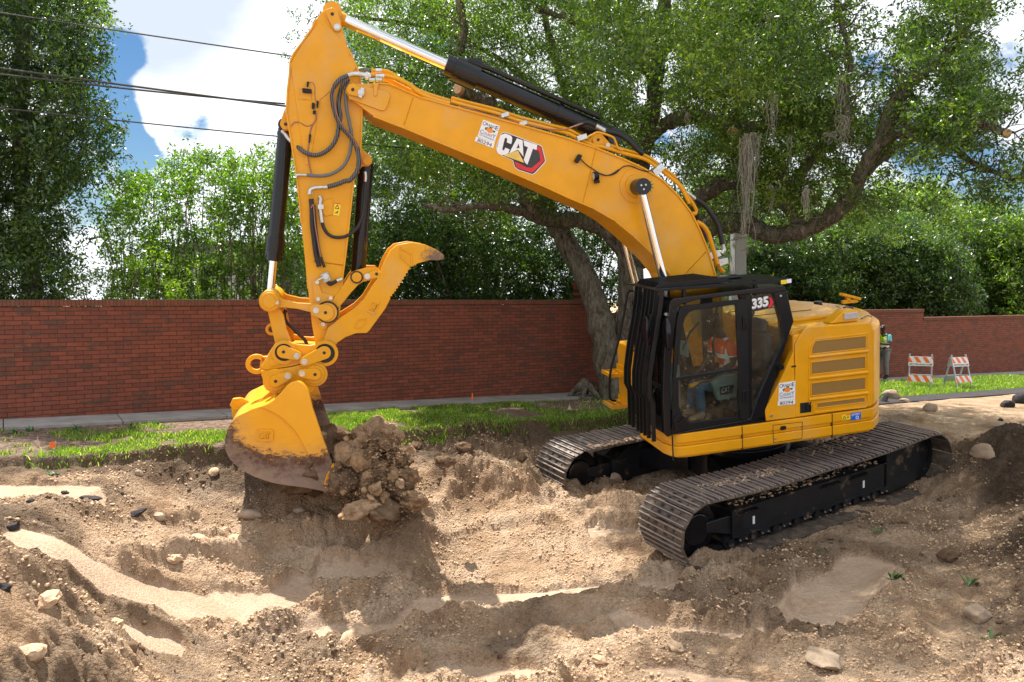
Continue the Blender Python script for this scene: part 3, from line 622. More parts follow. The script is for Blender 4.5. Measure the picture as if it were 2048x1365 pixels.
def g_dens(s, t, X, Y):
    n = fbm(X * 1.3, Y * 1.3, 3, 7); d = sstep(.36, .52, n + .10 * sstep(3.5, 5, s) - .10 * sstep(2.1, 1.2, t) * (s < 3.6) - .12 * ((s > .3) & (s < 3)) * (t < 2.4))
    d = np.maximum(d, .45 * sstep(2.5, 2.8, t)); d = d * sstep(.30, .42, fbm(X * 3.1, Y * 3.1, 2, 9)) * np.where(s < 3.5, .62, 1.0); d = d * sstep(3.1, 2.98, t + .1 * (vnoise(s * 4, s * 0, 9) - .5)); bare = (s > 8.6) & (s < 12.2) & (t < 2.2); return np.where(bare, d * .05, d)
v, f, tn = blades(190000, -3, 15, .76, 3.1, g_dens); v2, f2, tn2 = blades(70000, 15, 40, .76, 3.1, lambda s, t, X, Y: .9 * sstep(.3, .45, fbm(X, Y, 3, 7) + .1), (.05, .13), 2)
grass = fast_mesh('grass', np.concatenate([v, v2]), np.concatenate([f, f2 + len(v)]), M['grass'], attrs={'tone': np.concatenate([tn, tn2])}); tag(grass, kind='stuff'); grass['label'] = 'patchy green lawn along the sidewalk'; grass['category'] = 'grass'

# ---------------------------------------------------------------- clods and rubble
def blob(rad, seed, sub=2, sq=(1, 1, .75), rough=.3, ang=0):
    import bmesh
    r = np.random.default_rng(seed); bm = bmesh.new(); bmesh.ops.create_icosphere(bm, subdivisions=sub, radius=1)
    pl = [(Vector(r.normal(size=3)).normalized(), r.uniform(.55, .9)) for _ in range(9)] if ang else []
    off = r.uniform(0, 50, 3); fine_k = .055 if sub > 2 and rough > .13 else 0
    for v in bm.verts:
        p = v.co.copy()
        for n_, d in pl:
            k = p.dot(n_)
            if k > d: p -= n_ * (k - d)
        from mathutils import noise as mn
        q = p * (1 + rough * mn.fractal(p * 1.6 + Vector(off), 1.0, 2.0, 4) + fine_k * mn.fractal(p * 9 + Vector(off), .8, 2.0, 3)); v.co = Vector((q.x * sq[0], q.y * sq[1], q.z * sq[2])) * rad
    me = bpy.data.meshes.new('blob'); bm.to_mesh(me); bm.free(); return me
def mesh_np(me):
    co = np.zeros(len(me.vertices) * 3, np.float32); me.vertices.foreach_get('co', co); fi = np.zeros(len(me.polygons) * 3, np.int32)
    me.polygons.foreach_get('vertices', fi); return co.reshape(-1, 3), fi.reshape(-1, 3)
PROTO = [mesh_np(blob(1, 100 + i, 2 if i < 4 else 1, (1, .85, .7), .8, 1)) for i in range(8)]
def scatter(name, n, region, size, mat, seed, sink=.2, keepf=None):
    r = np.random.default_rng(seed); X = r.uniform(region[0], region[1], n); Y = region[2] + (region[3] - region[2]) * r.random(n)
    z, d, sm, tf = land(X, Y); k = (tf < .2) & (sm < .4 + .6 * (r.random(n) < .3))
    if keepf is not None: k &= keepf(X, Y, d, r)
    X, Y, z = X[k], Y[k], z[k]; S = size[0] + (size[1] - size[0]) * r.random(len(X)) ** 3; V, Fc = [], []; b = 0
    for i in range(len(X)):
        co, fi = PROTO[r.integers(0, 4) if S[i] > .028 else r.integers(4, 8)]; a = r.uniform(0, 6.28); c_, s_ = math.cos(a), math.sin(a)
        p = co * S[i]; q = np.stack([p[:, 0] * c_ - p[:, 1] * s_ + X[i], p[:, 0] * s_ + p[:, 1] * c_ + Y[i], p[:, 2] + z[i] + S[i] * (.45 - sink)], 1); V.append(q); Fc.append(fi + b); b += len(q)
    return fast_mesh(name, np.concatenate(V), np.concatenate(Fc), mat, False)
clump = lambda X, Y, d, r: r.random(len(X)) < sstep(.38, .62, fbm(X * 1.5, Y * 1.5, 3, 123)) * (1 - .7 * d)
o = scatter('soil_clods', 90000, (-5.2, 6.5, 5.2, 12.5), (.006, .024), M['clod'], 5, keepf=clump); tag(o, kind='stuff'); o['label'] = 'loose crumbs and clods of dry soil over the pit'
o = scatter('dark_soil_clods', 9000, (-5.5, 7.5, 5, 13), (.006, .035), M['clod_dark'], 6, keepf=lambda X, Y, d, r: d > .35); tag(o, kind='stuff'); o['label'] = 'crumbs of dark moist soil'
def rock(px, py, w, label, name='rock', cat='rock', mat='rock', sq=(1, .8, .6), ang=1, seed=0, rough=.16, dz=0, group=None, rot=None):
    p = hit(px, py); s = w / F_PX * p[1] / 2; me = blob(s, 900 + seed + px, 3, sq, rough, ang); me.materials.append(M[mat]); me.polygons.foreach_set('use_smooth', [True] * len(me.polygons)); me.set_sharp_from_angle(angle=R(38))
    o = bpy.data.objects.new(name, me); COL.objects.link(o); o.location = (p[0], p[1], land_z(p[0], p[1]) + s * sq[2] * .35 + dz)
    o.rotation_euler = rot or (random.uniform(-.3, .3), random.uniform(-.3, .3), random.uniform(0, 6)); return tag(o, label, cat, group)
rock(1229, 978, 34, 'squarish tan stone on the soil between the two tracks', sq=(1, .8, .75))
rock(1140, 965, 40, 'flat pale slab fragment tipped against the soil near the far track', sq=(1, .5, .3))
rock(318, 1042, 34, 'brick-shaped brown lump halfway down the left bank', sq=(1, .6, .6), name='lump')
rock(272, 1043, 44, 'grey broken slab beside the brown lump on the left bank', sq=(1, .6, .35), mat='asphalt')
rock(180, 997, 44, 'dark grey slab fragment at the top of the left bank', sq=(1, .7, .35), mat='asphalt')
rock(398, 1095, 42, 'rounded tan clod at the foot of the left bank', ang=0, name='clod', cat='clod', mat='clod')
rock(452, 1071, 24, 'small tan block at the shadow edge below the bucket', mat='clod', name='clod', cat='clod')
rock(278, 960, 24, 'small pointed stone high on the left bank', sq=(1, .7, .8))
rock(428, 957, 26, 'small tan clod below the grass edge left of the bucket', mat='clod', name='clod', cat='clod', ang=0)
rock(500, 1050, 50, 'smooth boulder lying in the bucket shadow', ang=0, rough=.1, sq=(1, .7, .45))
rock(600, 1036, 26, 'small round stone in the bucket shadow', ang=0)
rock(712, 1290, 78, 'large dark-edged dirt block in the foreground with a smooth top', mat='clod', name='clod', cat='clod', sq=(1, .8, .55), rough=.2)
rock(265, 1335, 46, 'dark rounded lump at the bottom left', mat='clod_dark', name='clod', cat='clod')
rock(1650, 1345, 110, 'large flat concrete slab fragment at the bottom of the picture', sq=(1, .75, .22), name='slab', cat='slab')
rock(1955, 1240, 72, 'grey angular concrete chunk at the lower right', sq=(1, .7, .55), seed=4)
rock(1968, 920, 62, 'tilted concrete slab leaning on the right spoil bank', sq=(1, .35, .6), name='slab', cat='slab')
rock(1783, 800, 40, 'broken concrete slab standing up behind the excavator tail', sq=(1, .4, .8), name='slab', cat='slab', seed=2)
rock(1768, 806, 30, 'dark broken slab touching the excavator tail', sq=(.8, .5, 1), mat='asphalt', name='slab', cat='slab')
rock(1808, 806, 26, 'small grey wedge of concrete beside the standing slab', sq=(1, .5, .5))
rock(1860, 825, 34, 'tan mound-shaped rock on the sandy road', sq=(1, .6, .6), ang=0)
rock(2015, 815, 52, 'black asphalt block on the road, nearer the barricades', sq=(1, .5, .4), mat='asphalt', name='asphalt_chunk', cat='asphalt')
rock(2045, 808, 40, 'black asphalt block cut by the right edge of the picture', sq=(1, .7, .8), mat='asphalt', name='asphalt_chunk', cat='asphalt')
rock(2001, 843, 12, 'tiny black cube of asphalt on the sandy road', sq=(1, .8, .8), mat='asphalt', name='asphalt_chunk', cat='asphalt')
rock(1400, 1085, 1, 'x') if False else None
AL = ['black asphalt lump second from the weed on the left edge', 'black asphalt lump next to the weed on the broken edge', 'wide black asphalt lump at the left, under the pale ledge', 'small black asphalt lump below the broken edge', 'black asphalt lump hidden behind the weed on the left edge', 'black asphalt lump at the left picture edge, below the wide one', 'lowest and biggest black asphalt lump on the left edge']
for i, (px, py, w) in enumerate([(60, 1010, 40), (95, 998, 46), (25, 1055, 60), (70, 1100, 40), (130, 985, 30), (20, 1130, 44), (8, 1185, 60)]):
    rock(px, py, w * .6, AL[i], name='asphalt_chunk', cat='asphalt', mat='asphalt', sq=(1, .7, .6), rough=.3, group='black asphalt lumps along the left edge', seed=i)
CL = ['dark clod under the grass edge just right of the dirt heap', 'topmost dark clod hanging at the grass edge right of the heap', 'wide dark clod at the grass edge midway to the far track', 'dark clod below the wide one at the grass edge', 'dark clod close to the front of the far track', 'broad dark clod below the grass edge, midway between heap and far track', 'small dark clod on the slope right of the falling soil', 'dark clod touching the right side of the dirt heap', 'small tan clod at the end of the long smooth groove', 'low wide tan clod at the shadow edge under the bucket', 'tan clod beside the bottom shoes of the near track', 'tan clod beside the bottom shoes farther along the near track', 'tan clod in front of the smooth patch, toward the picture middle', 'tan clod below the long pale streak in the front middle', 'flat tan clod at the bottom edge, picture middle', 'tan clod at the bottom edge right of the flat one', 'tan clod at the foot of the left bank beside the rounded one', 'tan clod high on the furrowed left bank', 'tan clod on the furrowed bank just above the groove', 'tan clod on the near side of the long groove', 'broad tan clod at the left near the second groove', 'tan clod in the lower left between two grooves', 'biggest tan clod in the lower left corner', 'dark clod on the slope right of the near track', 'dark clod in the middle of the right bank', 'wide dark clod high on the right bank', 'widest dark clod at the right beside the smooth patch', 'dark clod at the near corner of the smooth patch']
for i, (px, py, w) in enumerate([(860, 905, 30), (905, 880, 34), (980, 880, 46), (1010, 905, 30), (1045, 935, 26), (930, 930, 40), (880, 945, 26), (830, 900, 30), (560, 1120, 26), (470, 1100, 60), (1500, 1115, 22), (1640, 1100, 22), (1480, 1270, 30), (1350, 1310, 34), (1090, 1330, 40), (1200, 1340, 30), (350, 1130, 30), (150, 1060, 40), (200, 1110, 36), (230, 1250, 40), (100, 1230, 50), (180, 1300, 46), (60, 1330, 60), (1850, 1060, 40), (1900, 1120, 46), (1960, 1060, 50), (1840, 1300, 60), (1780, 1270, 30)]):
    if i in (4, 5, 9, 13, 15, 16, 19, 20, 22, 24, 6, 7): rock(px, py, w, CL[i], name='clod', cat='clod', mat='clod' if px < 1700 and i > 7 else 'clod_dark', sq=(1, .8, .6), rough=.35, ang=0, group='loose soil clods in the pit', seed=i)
# soil being dragged off the bank in front of the bucket
def dirt_heap():
    t = thing('dirt_heap', 'heap of earth and stones pushed up in front of the bucket', 'dirt pile', (-1.7, 9.9, -.6))
    import bmesh
    rs = np.random.default_rng(77); k = 0
    spots = [(750, 872, 105, 9.95, 'clod', (1, .8, .75)), (700, 905, 90, 9.6, 'clod', (1, .7, .8)), (790, 930, 90, 9.9, 'clod_dark', (1, .8, 1)), (735, 950, 90, 9.6, 'clod', (1, .8, .8)), (785, 985, 110, 9.4, 'clod_dark', (1, .8, .6)),
             (690, 965, 70, 9.35, 'clod_dark', (1, .8, .9)), (760, 1010, 110, 9.1, 'clod_dark', (1, .8, .5)), (720, 1020, 90, 8.9, 'clod', (1, .8, .4)), (830, 1000, 80, 9.3, 'clod', (1, .8, .5)), (775, 862, 50, 9.9, 'clod', (1, .8, .7)), (680, 872, 40, 9.8, 'clod', (1, .7, .5)), (815, 955, 60, 9.6, 'clod', (1, .8, .8))]
    for px, py, w, Y, mt, sq in spots:
        me = blob(w / F_PX * Y / 2, 500 + k, 5, sq, .28, 1); me.materials.append(M['heap' if mt == 'clod' else mt]); me.polygons.foreach_set('use_smooth', [True] * len(me.polygons))
        o = bpy.data.objects.new('clod', me); COL.objects.link(o); o.parent = t; o.location = at(px, py, Y) - t.location; o.rotation_euler = (rs.uniform(-.5, .5), rs.uniform(-.5, .5), rs.uniform(0, 6)); k += 1
    for px, py, w, Y in [(722, 922, 44, 9.3), (800, 968, 20, 9.2)]:
        me = blob(w / F_PX * Y / 2, 600 + k, 3, (1, .8, 1.05), .12, 0); me.materials.append(M['heap']); me.polygons.foreach_set('use_smooth', [True] * len(me.polygons))
        o = bpy.data.objects.new('stone', me); COL.objects.link(o); o.parent = t; o.location = at(px, py, Y) - t.location; k += 1
    for q in range(45):
        px, py = rs.normal(752, 40), rs.uniform(860, 1010); Y = rs.uniform(9.15, 9.9) if py < 950 else rs.uniform(8.9, 9.4); me = blob(rs.uniform(7, 17) / F_PX * Y, 700 + q, 3, (1, rs.uniform(.6, .9), rs.uniform(.5, .9)), .35, 1); me.materials.append(M['heap' if q % 3 else 'clod_dark']); me.polygons.foreach_set('use_smooth', [True] * len(me.polygons)); me.set_sharp_from_angle(angle=R(40))
        o = bpy.data.objects.new('clod', me); COL.objects.link(o); o.parent = t; o.location = at(px, py, Y) - t.location; o.rotation_euler = (rs.uniform(-1, 1), rs.uniform(-1, 1), rs.uniform(0, 6))
    n = 4200; px = rs.normal(768, 44, n); py = 850 + 220 * rs.random(n) ** .8; px = px - (py - 900) * .1; V, Fc = [], []; b = 0
    for i in range(n):
        Y = rs.uniform(8.9, 9.7); s = .004 + .017 * rs.random() ** 4; co, fi = PROTO[4 + i % 4]; q = co * s + np.array(at(px[i], py[i], Y)); V.append(q); Fc.append(fi + b); b += len(q)
    o = fast_mesh('falling_soil', np.concatenate(V), np.concatenate(Fc), M['heap'], True); tag(o, kind='stuff'); o['label'] = 'grains of soil falling from the bucket mouth'
dirt_heap()
# ================================================================ the excavator
EXC = thing('excavator', 'big yellow crawler excavator with a black cab, digging at the left with bucket and thumb', 'excavator')
HM4 = Matrix([[*map(float, HM[i]), float(HO[i])] for i in range(3)] + [[0, 0, 0, 1]]); EXC.matrix_world = HM4
Y_, K_, BM = M['yellow'], M['black'], M['black_matt']
def P(name, mb, mat, parent=None, **k): return mb.build(name, mat, EXC if parent is None else parent, **k)
def disc(mb, px, py, y0, y1, r, yref=None, n=24, mi=0):
    x, z = hp(px, py, y1 if yref is None else yref); mb.cyl((x, y0, z), (x, y1, z), r, n=n, mi=mi); return x, z
def outline_strip(mb, pts, y0, y1, w, closed=True, mi=0):      # thin raised border along an outline
    n = len(pts)
    for i in range(n if closed else n - 1):
        a = Vector((pts[i][0], 0, pts[i][1])); b = Vector((pts[(i + 1) % n][0], 0, pts[(i + 1) % n][1])); d = b - a
        if d.length < 1e-4: continue
        d.normalize(); nn = Vector((-d.z, 0, d.x)) * w / 2; a -= d * w * .3; b += d * w * .3
        q = [a + nn, b + nn, b - nn, a - nn]; mb.prism([(p.x, p.z) for p in q], y0, y1, mi)

# ---- boom
side_top = [(697, 168), (759, 166.6), (779.6, 168.8), (797, 176), (817.7, 185), (841, 195), (860, 200), (899.7, 211.3), (1000, 239), (1130, 275.6), (1192.7, 296.5), (1245.5, 317.6), (1287.7, 337), (1324.6, 360), (1358.9, 394), (1382.6, 425.7), (1401, 462.6), (1416, 499.6), (1431, 549.7), (1443, 600), (1446, 660)]
side_bot = [(1400, 672), (1372, 618), (1340.4, 549.7), (1322, 526), (1293, 497), (1266.6, 472), (1229.7, 441.5), (1187.5, 417), (1140, 397), (1088.6, 373.4), (1000, 335), (899.7, 294), (855.8, 275.8), (811.8, 257.5), (788.4, 248.7), (747.4, 232.6), (697.6, 195.2), (690, 182)]
bt = hl(side_top, .37); bb = hl(side_bot, .37)
mb = MB(); mb.prism(bt + bb, -.36, .36); outline_strip(mb, bt[1:], -.375, .378, .022, False); outline_strip(mb, bb[:-2], -.375, .378, .022, False)
# weld seams
for a, b in [((1192, 297), (1166, 405)), ((826, 196), (808, 250)), ((1370, 549), (1413, 503))]:
    p, q = hp(*a, .37), hp(*b, .37); mb.tube([(p[0], .362, p[1]), (q[0], .362, q[1])], .007, 6)
boom = P('boom', mb, Y_, bevel=.006)
mb = MB(); pts = hl([(703, 166), (747, 178), (777, 184), (781, 192), (775, 214), (768, 222), (762, 222), (697, 198)], .37); mb.prism(pts, .355, .385)
mb.prism(hl(ZD([(440, 450), (460, 490), (460, 620), (480, 640), (505, 620), (520, 490), (550, 450)]), .4), .38, .40)
P('boom_tip_plate', mb, Y_, boom, bevel=.008)
def pin_keeper(pin, bolt, y, r=.075, mat=None, parent=None, name='pin_keeper', bolt_mat=None):
    mb = MB(); x, z = hp(*pin, y); bx, bz = hp(*bolt, y); d = math.hypot(bx - x, bz - z); a = math.atan2(bz - z, bx - x); o = []
    for k in range(13):
        t = a + math.pi / 2 + math.pi * k / 12; o.append((x + r * math.cos(t), z + r * math.sin(t)))
    r2 = r * .72
    for k in range(7):
        t = a - math.pi / 2 + math.pi * k / 6; o.append((bx + r2 * math.cos(t), bz + r2 * math.sin(t)))
    mb.prism(o, y - .02, y + .012)
    k = P(name, mb, mat or Y_, parent, bevel=.004)
    m2 = MB(); m2.cyl((bx, y, bz), (bx, y + .035, bz), .028, n=12); m2.cyl((bx, y, bz), (bx, y + .018, bz), .038, n=16); P('bolt', m2, M['zinc'], parent, smooth=40)
    m3 = MB(); m3.cyl((x, y, z), (x, y + .015, z), .02, n=12); P('pin', m3, M['ink_black'], parent, smooth=40); return k
pin_keeper((705.5, 180), (722, 186), .41, .068, parent=boom)
mb = MB(); mb.prism(hl([(722, 175), (729, 177), (723.5, 197), (717, 195)], .42), .40, .43); P('keeper_bar', mb, M['zinc'], boom, bevel=.004)
# cylinder boss on the boom
mb = MB(); x, z = hp(1272, 372, .37); mb.cyl((x, .36, z), (x, .375, z), .22, n=40); mb.cyl((x, .36, z), (x, .42, z), .15, n=32); mb.cyl((x, -.62, z), (x, .62, z), .075, n=24)
P('cylinder_boss', mb, Y_, boom, smooth=40)
# ---- stick
st_l = [(653, 18), (642, 25), (631.8, 39.6), (624, 56.7), (606.8, 81.7), (587, 108), (580.4, 124), (579, 147.7), (575, 182), (573, 225), (585, 300), (593.4, 353), (602.7, 445.5), (614.5, 564), (623.8, 651), (631, 690)]
st_r = [(652, 716), (664, 704), (668, 690), (677.8, 630), (685.7, 551), (691, 514), (699, 440), (708, 356), (717, 345), (721, 310), (724, 229), (723, 180), (720, 152), (714.9, 138.4), (696.4, 97.6), (683, 52.7), (682, 39.5), (679, 26), (671, 18), (662, 16)]
sp = hl(st_l + st_r, .27); mb = MB(); mb.prism(sp, -.26, .26); outline_strip(mb, sp[2:13], -.275, .278, .02, False); outline_strip(mb, sp[18:31], -.275, .278, .02, False)
p, q = hp(626, 522, .27), hp(686, 531, .27); mb.tube([(p[0], .26, p[1]), (q[0], .26, q[1])], .008, 6)
p, q = hp(690, 154, .27), hp(712, 137, .27); mb.tube([(p[0], .26, p[1]), (q[0], .26, q[1])], .008, 6)
stick = P('stick', mb, Y_, bevel=.006)
mb = MB(); mb.prism(hl([(637, 47), (648, 45), (656, 50), (682, 80), (705, 108), (713, 136), (700, 150), (640, 200), (620, 330), (610, 330), (581, 128), (604, 88)], .27), .255, .272); P('stiffener_plate', mb, Y_, stick, bevel=.005)
mb = MB(); mb.prism(hl([(719, 285), (726, 300), (738, 309), (744.5, 318), (744, 327), (737, 333), (724, 333.5), (718, 342)], .12), -.12, .12); P('thumb_cylinder_bracket', mb, Y_, stick, bevel=.01)
mb = MB(); disc(mb, 733, 322, -.16, .17, .045); P('pin', mb, Y_, stick, smooth=40)
mb = MB(); mb.prism(hl([(566, 262), (560.5, 250), (562, 240), (569, 219), (580, 216), (586, 222), (583, 240), (581, 262)], .14), -.14, .14); P('bucket_cylinder_bracket', mb, Y_, stick, bevel=.01)
pin_keeper((571.5, 249), (576.5, 222.5), .17, .065, parent=stick); pin_keeper((664.6, 29), (674.5, 55), .285, .07, parent=stick)
mb = MB(); mb.prism(hl(ZB([(550, 850), (575, 840), (600, 850), (605, 880), (620, 930), (700, 945), (715, 955), (690, 1010), (660, 1200), (620, 1210), (580, 1150), (565, 1000)]), .27), .262, .29); P('lower_plate', mb, Y_, stick, bevel=.005)
for i, (a, b) in enumerate([(586, 852), (593, 980), (687, 972), (631, 1170)]):
    m2 = MB(); x, z = hp(*ZB([(a, b)])[0], .29); m2.cyl((x, .285, z), (x, .31, z), .024, n=12); P('bolt', m2, M['zinc'], stick, smooth=40)
mb = MB(); mb.box(*sorted((hp(597, 140, .27)[0], hp(623, 140, .27)[0])), .272, .276, *sorted((hp(600, 178, .27)[1], hp(600, 201, .27)[1]))); P('lamp_plate', mb, Y_, stick)
# ---- stick cylinder lying on the boom
a = Vector(h3(665, 31, 0)); b = Vector(h3(1222, 274, 0)); c0 = Vector(h3(893, 138.5, 0)); c0 = a + (b - a) * ((c0 - a).dot(b - a) / (b - a).length_squared); d = (b - a).normalized()
mb = MB(); mb.cyl(a + d * .12, c0, .072, n=28); rod = MB(); 
cyl = MB(); cyl.cyl(c0 - d * .03, c0 + d * .08, .135, n=28); cyl.cyl(c0 + d * .08, c0 + d * .40, .165, n=28); cyl.cyl(c0 + d * .40, b, .128, n=32); cyl.cyl(c0 + d * 1.5, c0 + d * 1.56, .14, n=32); cyl.cyl(c0 + d * 2.1, c0 + d * 2.15, .138, n=28)
u = Vector((0, 1, 0)); up = d.cross(u); up = up if up.z > 0 else -up
cyl.tube([c0 + d * .2 + up * .13 + u * .08, c0 + d * .5 + up * .155 + u * .08, b - d * .25 + up * .155 + u * .08], .032, 10); cyl.box(-.09, .09, -.1, .1, -.03, .05, M=Matrix.Translation(c0 + d * .3 + up * .155))
cyl.cyl(b - Vector((0, .16, 0)), b + Vector((0, .16, 0)), .1, n=24)
sc_ = P('stick_cylinder', cyl, K_, smooth=35); P('rod', mb, M['chrome'], sc_, smooth=40)
mb = MB(); mb.cyl(a - Vector((0, .2, 0)), a + Vector((0, .2, 0)), .11, n=24); mb.cyl(a, a + d * .16, .085, .08, n=20); P('rod_eye', mb, Y_, sc_, smooth=40)
mb = MB(); mb.prism(hl(Z5([(140, 235), (165, 205), (200, 170), (225, 172), (250, 195), (300, 250), (335, 285), (330, 310), (200, 275), (140, 250)]), .22), .19, .23); mb.prism(hl(Z5([(140, 235), (165, 205), (200, 170), (225, 172), (250, 195), (300, 250), (335, 285), (330, 310), (200, 275), (140, 250)]), .22), -.23, -.19); br = P('cylinder_bracket', mb, Y_, boom, bevel=.01)
mb = MB(); disc(mb, 1196.5, 280, .2, .26, .075); P('pin', mb, Y_, boom, smooth=40)
mb = MB(); disc(mb, 1196.5, 280, .25, .262, .02); P('pin_hole', mb, M['ink_black'], boom)
mb = MB(); disc(mb, 1216, 291, .2, .25, .03, n=10); P('bolt', mb, M['zinc'], boom)
# ---- bucket cylinder
def cylinder(name, top, bot, frac_barrel, rb, rr, y=0, collar=.3, eye=True):
    a = Vector(h3(*top, y)); b = Vector(h3(*bot, y)); d = (b - a).normalized(); L_ = (b - a).length; c = a + d * L_ * frac_barrel
    mb = MB(); mb.cyl(a - d * .02, c - d * collar, rb, n=32); mb.cyl(c - d * collar, c - d * .06, rb * 1.22, n=32); mb.cyl(c - d * .06, c + d * .05, rb * 1.0, n=28); mb.cyl(a + d * .02, a + d * .06, rb * 1.08, n=28)
    o = P(name, mb, K_, smooth=35); m = MB(); m.cyl(c, b, rr, n=24); P('rod', m, M['chrome'], o, smooth=40); return o
bc = cylinder('bucket_cylinder', (571.5, 262), (540, 600), .74, .092, .05, 0, .24)
mb = MB(); x, z = hp(571.5, 252, 0); mb.cyl((x, -.1, z), (x, .1, z), .085, n=20); P('barrel_eye', mb, K_, bc, smooth=40)
tcy = cylinder('thumb_cylinder', (732, 330), (716, 552), .93, .092, .045, 0, .06)
a = Vector(h3(1281, 374, .56)); b = Vector(h3(1331, 575, .56)); d = (b - a).normalized()
for sy in (1, -1):
    mb = MB(); A = Vector((a.x, .56 * sy, a.z)); B = A + d * 3.2; mb.cyl(A + d * 1.62, A + d * 2.6, .105, n=28); mb.cyl(A + d * 1.62, A + d * 1.75, .12, n=28)
    o = P('boom_cylinder', mb, K_, smooth=35); m = MB(); m.cyl(A + d * .05, A + d * 1.7, .056, n=24); P('rod', m, M['chrome'], o, smooth=40)
    m = MB(); m.cyl(A - Vector((0, .1, 0)), A + Vector((0, .1 , 0)), .105, n=28); P('rod_eye', m, K_, o, smooth=40)
    if sy > 0:
        m = MB()
        for k in range(3):
            t = k * 2.09 + .5; m.cyl(A + Vector((.035 * math.cos(t), .1, .035 * math.sin(t))), A + Vector((.035 * math.cos(t), .112, .035 * math.sin(t))), .012, n=8)
        P('bolt', m, M['zinc'], o)
# ---- linkage
arm = ZB([(150, 1010), (155, 960), (175, 932), (205, 922), (270, 930), (300, 965), (330, 985), (440, 1010), (560, 1015), (640, 1028), (690, 1045), (712, 1085), (700, 1120), (670, 1148), (630, 1148), (590, 1120), (540, 1082), (440, 1056), (340, 1045), (270, 1047), (200, 1047), (165, 1035)])
arm_o = hl(arm, .36); mb = MB(); mb.prism(arm_o, .31, .36); mb.prism(arm_o, -.36, -.31); x, z = hp(540, 603, .36); mb.cyl((x, -.37, z), (x, .37, z), .13, n=28)
la = P('bucket_tilt_arm', mb, Y_, bevel=.008)
m = MB(); m.cyl((x, .36, z), (x, .42, z), .11, n=28); m.cyl((x, .42, z), (x, .44, z), .075, n=24); P('pin', m, Y_, la, smooth=40, bevel=.004)
m = MB(); xx, zz = hp(553, 606, .4); m.box(xx - .03, xx + .03, .38, .43, zz - .02, zz + .02); P('keeper_bolt', m, M['zinc'], la, bevel=.004)
pin_keeper((651, 625.5), (632, 621), .43, .098, parent=la)
m = MB(); x, z = hp(655, 625, .38); m.cyl((x, .33, z), (x, .366, z), .135, n=32); P('seal_ring', m, M['rubber'], la, smooth=40)
m = MB(); m.cyl((x, -.36, z), (x, .40, z), .115, n=28); P('pin', m, Y_, la, smooth=40)
link = ZB([(205, 1050), (240, 1070), (300, 1047), (330, 1100), (352, 1200), (385, 1290), (395, 1340), (330, 1365), (280, 1350), (262, 1300)]); lo = hl(link, .30); mb = MB(); mb.prism(lo, .25, .30); mb.prism(lo, -.30, -.25)
mid = hl(ZB([(225, 1060), (240, 1060), (300, 1300), (285, 1330)]), .30); mb.prism(mid, -.27, .27); pl_ = P('bucket_link', mb, Y_, bevel=.008)
m = MB(); x, z = hp(541, 663, .2); m.ring((x, z), .075, .04, .0, .04); P('lifting_eye', m, Y_, pl_, bevel=.004)
# ---- coupler
up_o = hl(ZE([(500, 310), (530, 295), (570, 288), (640, 292), (700, 310), (800, 340), (950, 350), (1040, 330), (1100, 330), (1180, 335), (1235, 380), (1250, 450), (1230, 520), (1180, 545), (1100, 540), (1000, 565), (850, 600), (700, 638), (350, 690), (300, 670), (285, 640), (330, 570), (380, 490), (440, 400)]), .38)
mb = MB(); mb.prism(up_o, .33, .38); mb.prism(up_o, -.38, -.33); mb.prism(hl(ZE([(560, 380), (1150, 420), (1100, 500), (400, 650), (330, 620)]), .38), -.33, .33); cp = P('quick_coupler', mb, Y_, bevel=.01)
m = MB(); m.prism(hl(ZE([(400, 545), (530, 535), (545, 610), (420, 640)]), .38), .38, .392); P('raised_plate', m, Y_, cp, bevel=.004)
lw_o = hl(ZE([(285, 690), (350, 700), (700, 650), (860, 610), (1000, 560), (1100, 570), (1160, 630), (1165, 740), (1140, 800), (1050, 910), (960, 1015), (800, 1040), (560, 1050), (470, 1040), (380, 930), (320, 840), (290, 760)]), .42)
mb = MB(); mb.prism(lw_o, .36, .42); mb.prism(lw_o, -.42, -.36); mb.prism(hl(ZE([(420, 720), (1100, 640), (1050, 850), (500, 900)]), .42), -.36, .36); lowc = P('coupler_hook_frame', mb, Y_, cp, bevel=.01)
for (cx, cy) in ((487, 838), (1025, 745)):
    m = MB(); x, z = hp(*ZE([(cx, cy)])[0], .44); m.cyl((x, .40, z), (x, .445, z), .15, n=32); m.cyl((x, .44, z), (x, .47, z), .115, n=30); P('hook_boss', m, Y_, cp, smooth=40, bevel=.004)
E1 = lambda a, b: ZE([(a, b)])[0]
pin_keeper(E1(487, 838), E1(652, 768), .50, .072, parent=cp); pin_keeper(E1(1025, 745), E1(848, 732), .50, .072, parent=cp)
pin_keeper(E1(595, 437), E1(775, 490), .45, .078, parent=cp); pin_keeper(E1(1150, 450), E1(880, 570), .47, .08, parent=cp)
for (cx, cy, r) in ((600, 445, .112), (1160, 458, .125)):
    m = MB(); x, z = hp(*E1(cx, cy), .40); m.cyl((x, .37, z), (x, .395, z), r, n=32); P('seal_ring', m, M['rubber'], cp, smooth=40)
    m = MB(); m.ring((x - .0, z), r + .035, r - .005, .37, .41); P('pin_collar', m, Y_, cp, smooth=40)
m = MB(); x, z = hp(*E1(225, 605), .1); m.ring((x, z), .125, .068, .06, .12, sx=1.05); m.prism(hl(ZE([(290, 500), (380, 495), (330, 690), (275, 715), (270, 640)]), .1), .06, .12); P('lifting_eye', m, Y_, cp, bevel=.008)
